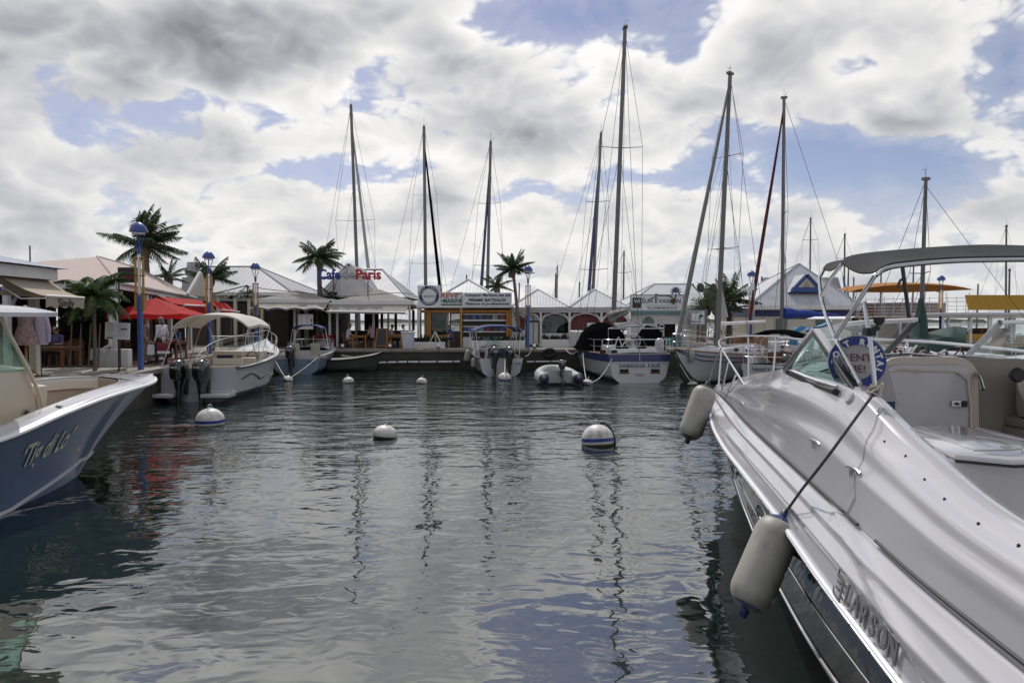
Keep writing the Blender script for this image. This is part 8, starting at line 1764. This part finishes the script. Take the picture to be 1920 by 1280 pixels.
    if hat: m = MB(); Mh = Matrix.Translation(hd + up * .07 * h) @ q; m.lathe([(.19 * h, 0), (.19 * h, .012), (.105 * h, .02), (.10 * h, .10), (.07 * h, .12), (.01, .125)], (0, 0, 0), 20, Mh); m.build('hat', hat, t)
    return t
def sit(lean=0.0, armf=.30, armz=.74, cross=False, hand_face=False):
    J = dict(pelvis=(0, 0, .55), chest=(0, .02 + lean * .3, .92), neck=(0, .04 + lean * .5, 1.10), head=(0, .07 + lean * .6, 1.26), face=(0, .20 + lean * .6, 1.25), shl=(-.17, .03 + lean * .4, 1.04), shr=(.17, .03 + lean * .4, 1.04),
             ell=(-.23, .10 + lean * .3, .80), elr=(.23, .10 + lean * .3, .80), wrl=(-.17, armf, armz + .04), wrr=(.17, armf, armz + .04), hal=(-.14, armf + .07, armz + .03), har=(.14, armf + .07, armz + .03), hipl=(-.09, .02, .53), hipr=(.09, .02, .53), knl=(-.12, .44, .52), knr=(.12, .44, .52), anl=(-.12, .46, .08), anr=(.12, .46, .08), tol=(-.13, .60, .04), tor=(.13, .60, .04))
    if cross: J.update(knr=(.02, .46, .60), anr=(-.16, .62, .30), tor=(-.18, .74, .26))
    if hand_face: J.update(ell=(-.20, .24, .84), wrl=(-.07, .22, 1.10), hal=(-.05, .20, 1.17))
    return J
def stand(stride=.0, bag=False):
    return dict(pelvis=(0, 0, .93), chest=(0, .0, 1.26), neck=(0, .01, 1.44), head=(0, .04, 1.58), face=(0, .18, 1.57), shl=(-.17, 0, 1.37), shr=(.17, 0, 1.37), ell=(-.24, -.03, 1.10), elr=(.24, -.03, 1.10), wrl=(-.25, .06, .88), wrr=(.25, .06, .88), hal=(-.25, .09, .80), har=(.25, .09, .80), hipl=(-.09, 0, .90), hipr=(.09, 0, .90), knl=(-.10, stride + .03, .49), knr=(.10, -stride * .4, .49), anl=(-.10, stride, .08), anr=(.10, -stride, .08), tol=(-.11, stride + .14, .04), tor=(.11, -stride + .14, .04))
def gx(px, d, dz=0.0): return (wx(px, d), d, QZ + dz)
table(gx(675.5, 39.9), 0, 'brown table between the hat-wearing guest and the pink-topped guest', .85)
table(gx(744, 39.9), 0, 'brown table between the two guests behind the bin', .7)
for px, rz, lab in ((652, -90, 'chair of the guest in the straw hat'), (699, 90, 'chair of the guest in the pink top'), (731, -90, 'chair of the grey-shirted guest'), (759, 90, 'chair of the guest behind the white bin')):
    chair(gx(px, 39.95), R(rz), lab)
person(gx(652.5, 39.95), R(-90), 'seated person in straw hat, white shirt and khaki shorts at the cafe', sit(.05, .34, .72, True), 'shirt_white', 'shorts_khaki', hat='straw', low_len=.5, hair='hair_grey')
person(gx(699, 39.95), R(90), 'seated person in pink top with hand at face beside the chalkboard', sit(.12, .34, .72, False, True), 'shirt_pink', 'trousers_dark', hair='hair_dark')
person(gx(731.5, 39.95), R(-90), 'seated person in grey shirt just right of the chalkboard', sit(.10, .34, .72), 'shirt_grey', 'trousers_dark', skin='skin_tan', hair='hair_dark')
person(gx(759, 39.95), R(90), 'seated grey-haired person in pale shirt behind the bin', sit(.05, .34, .72), 'shirt_white', 'trousers_navy', hair='hair_grey')
person(gx(848, 40.55), R(120), 'seated person in dark mauve shirt in front of the kiosk door', sit(.25, .36, .66), 'shirt_mauve', 'trousers_navy', hair='hair_grey'); 
t = thing('stool', 'low stool under the mauve-shirted person at the kiosk', 'stool', gx(848, 40.55)); m = MB(); m.lathe([(.17, .40), (.18, .43), (.17, .45)], (0, 0, 0), 14); m.build('seat', 'wood_brown', t)
for k in range(3): a = k * 2.1; m = MB(); m.tube([(.1 * math.cos(a), .1 * math.sin(a), .40), (.17 * math.cos(a), .17 * math.sin(a), 0)], .018, 5); m.build('leg', 'wood_brown', t)
person(gx(272, 24.6), R(-60), 'standing person with long auburn hair in long flowered dress behind the lamp', stand(.08), 'floral', 'floral', hair='hair_auburn', hair_len=.22, skirt=True)
person(gx(303, 24.4), R(70), 'standing person with grey hair, white shirt and navy trousers', stand(.10), 'shirt_white', 'trousers_navy', hair='hair_grey', hair_len=.05, long_sleeve=True, low_len=1.0)
bp_ = Vector(gx(306, 24.1)); t = thing('shoulder_bag', 'red and white bag carried by the white-shirted person', 'bag', (bp_.x, bp_.y, QZ + .42)); mat('bag_red', (.22, .03, .045), .7, var=.15)
m = MB(); m.b2((-.20, -.08, .10), (.20, .08, .40)); m.build('body', 'bag_red', t, bevel=.03); m = MB(); m.b2((-.195, -.085, 0), (.195, .085, .10)); m.build('base', 'sign_white', t, bevel=.02); m = MB(); m.tube(cat_rom([(-.14, 0, .40), (-.08, .02, .62), (.08, .02, .62), (.14, 0, .40)], 4), .012, 5); m.build('handle', 'bag_red', t)
t = thing('shopping_bag', 'white shopping bag held by the person in the flowered dress', 'bag', (wx(283, 24.3), 24.3, QZ + .38)); m = MB(); m.add([(-.13, -.05, 0), (.13, -.05, 0), (.13, .05, 0), (-.13, .05, 0), (-.11, -.02, .36), (.11, -.02, .36), (.11, .02, .36), (-.11, .02, .36)], [(0, 1, 2, 3), (4, 7, 6, 5), (0, 4, 5, 1), (1, 5, 6, 2), (2, 6, 7, 3), (3, 7, 4, 0)]); m.build('body', 'sign_white', t, smooth=False); m = MB(); m.tube([(-.07, 0, .36), (0, 0, .5), (.07, 0, .36)], .008, 5); m.build('handle', 'sign_white', t)
table(gx(106, 22.3), R(-15), 'dark table in the shade beyond the boutique', 1.3, .8, .74, 'wood_brown'); chair(gx(108, 23.2), R(180), 'chair behind the shaded table beyond the boutique')
person(gx(108, 23.2), R(180), 'person sitting in deep shade at the table beyond the boutique', sit(.05, .3, .76), 'shirt_mauve', 'trousers_dark')
table(gx(322, 28.5), R(-15), 'table under the red awning behind the white-shirted person', 1.0, .7, .74, 'wood_brown'); chair(gx(334, 29.1), R(150), 'chair of the blue-shirted diner under the red awning')
person(gx(334, 29.1), R(150), 'diner in blue shirt under the red awning', sit(.05, .3, .76), 'shirt_blue', 'trousers_dark', hair='hair_grey')
pz = at(1744, 592, 49.0); person((pz.x, FD + .7, 1.27), R(180), 'person in white top standing on the ferry lower deck', stand(.0), 'shirt_white', 'trousers_dark', skin='skin_tan', hair='hair_auburn', h=.95)
for k, (px, d, lab) in enumerate(((510, 43.2, 'cafe table in the dark behind the corner lamp'), (620, 42.8, 'cafe table beside the dark shrub'), (690, 46.0, 'cafe table at the back near the bright windows'), (740, 46.5, 'cafe table at the back behind the bin'))): table(gx(px, d), R(10 * k), lab, .8, .8, .74, 'wood_brown')
table(gx(607, 40.6), 0, 'red-clothed table beneath the cafe menu board', 1.2, .7, .74, 'canvas_red')

for k, (a_, b_) in enumerate(((2.0, 2.2), (4.4, 3.0), (7.2, 1.9), (9.6, 2.6))):
    p = rp(a_, b_, 0); table((p[0], p[1], QZ), R(15), ['dark dining table at the front of the pink-roofed restaurant', 'second dark dining table inside the pink-roofed restaurant', 'third dark dining table beneath the red awnings', 'fourth dark dining table at the far end of the restaurant'][k], .9, .9, .74, 'wood_brown')
    for s_, w_ in ((-1, 'near'), (1, 'far')):
        q = rp(a_ + s_ * .75, b_, 0); chair((q[0], q[1], QZ), R(15 + (0 if s_ < 0 else 180)), '%s-side chair at the %s dark dining table of the restaurant' % (w_, ['first', 'second', 'third', 'fourth'][k]))
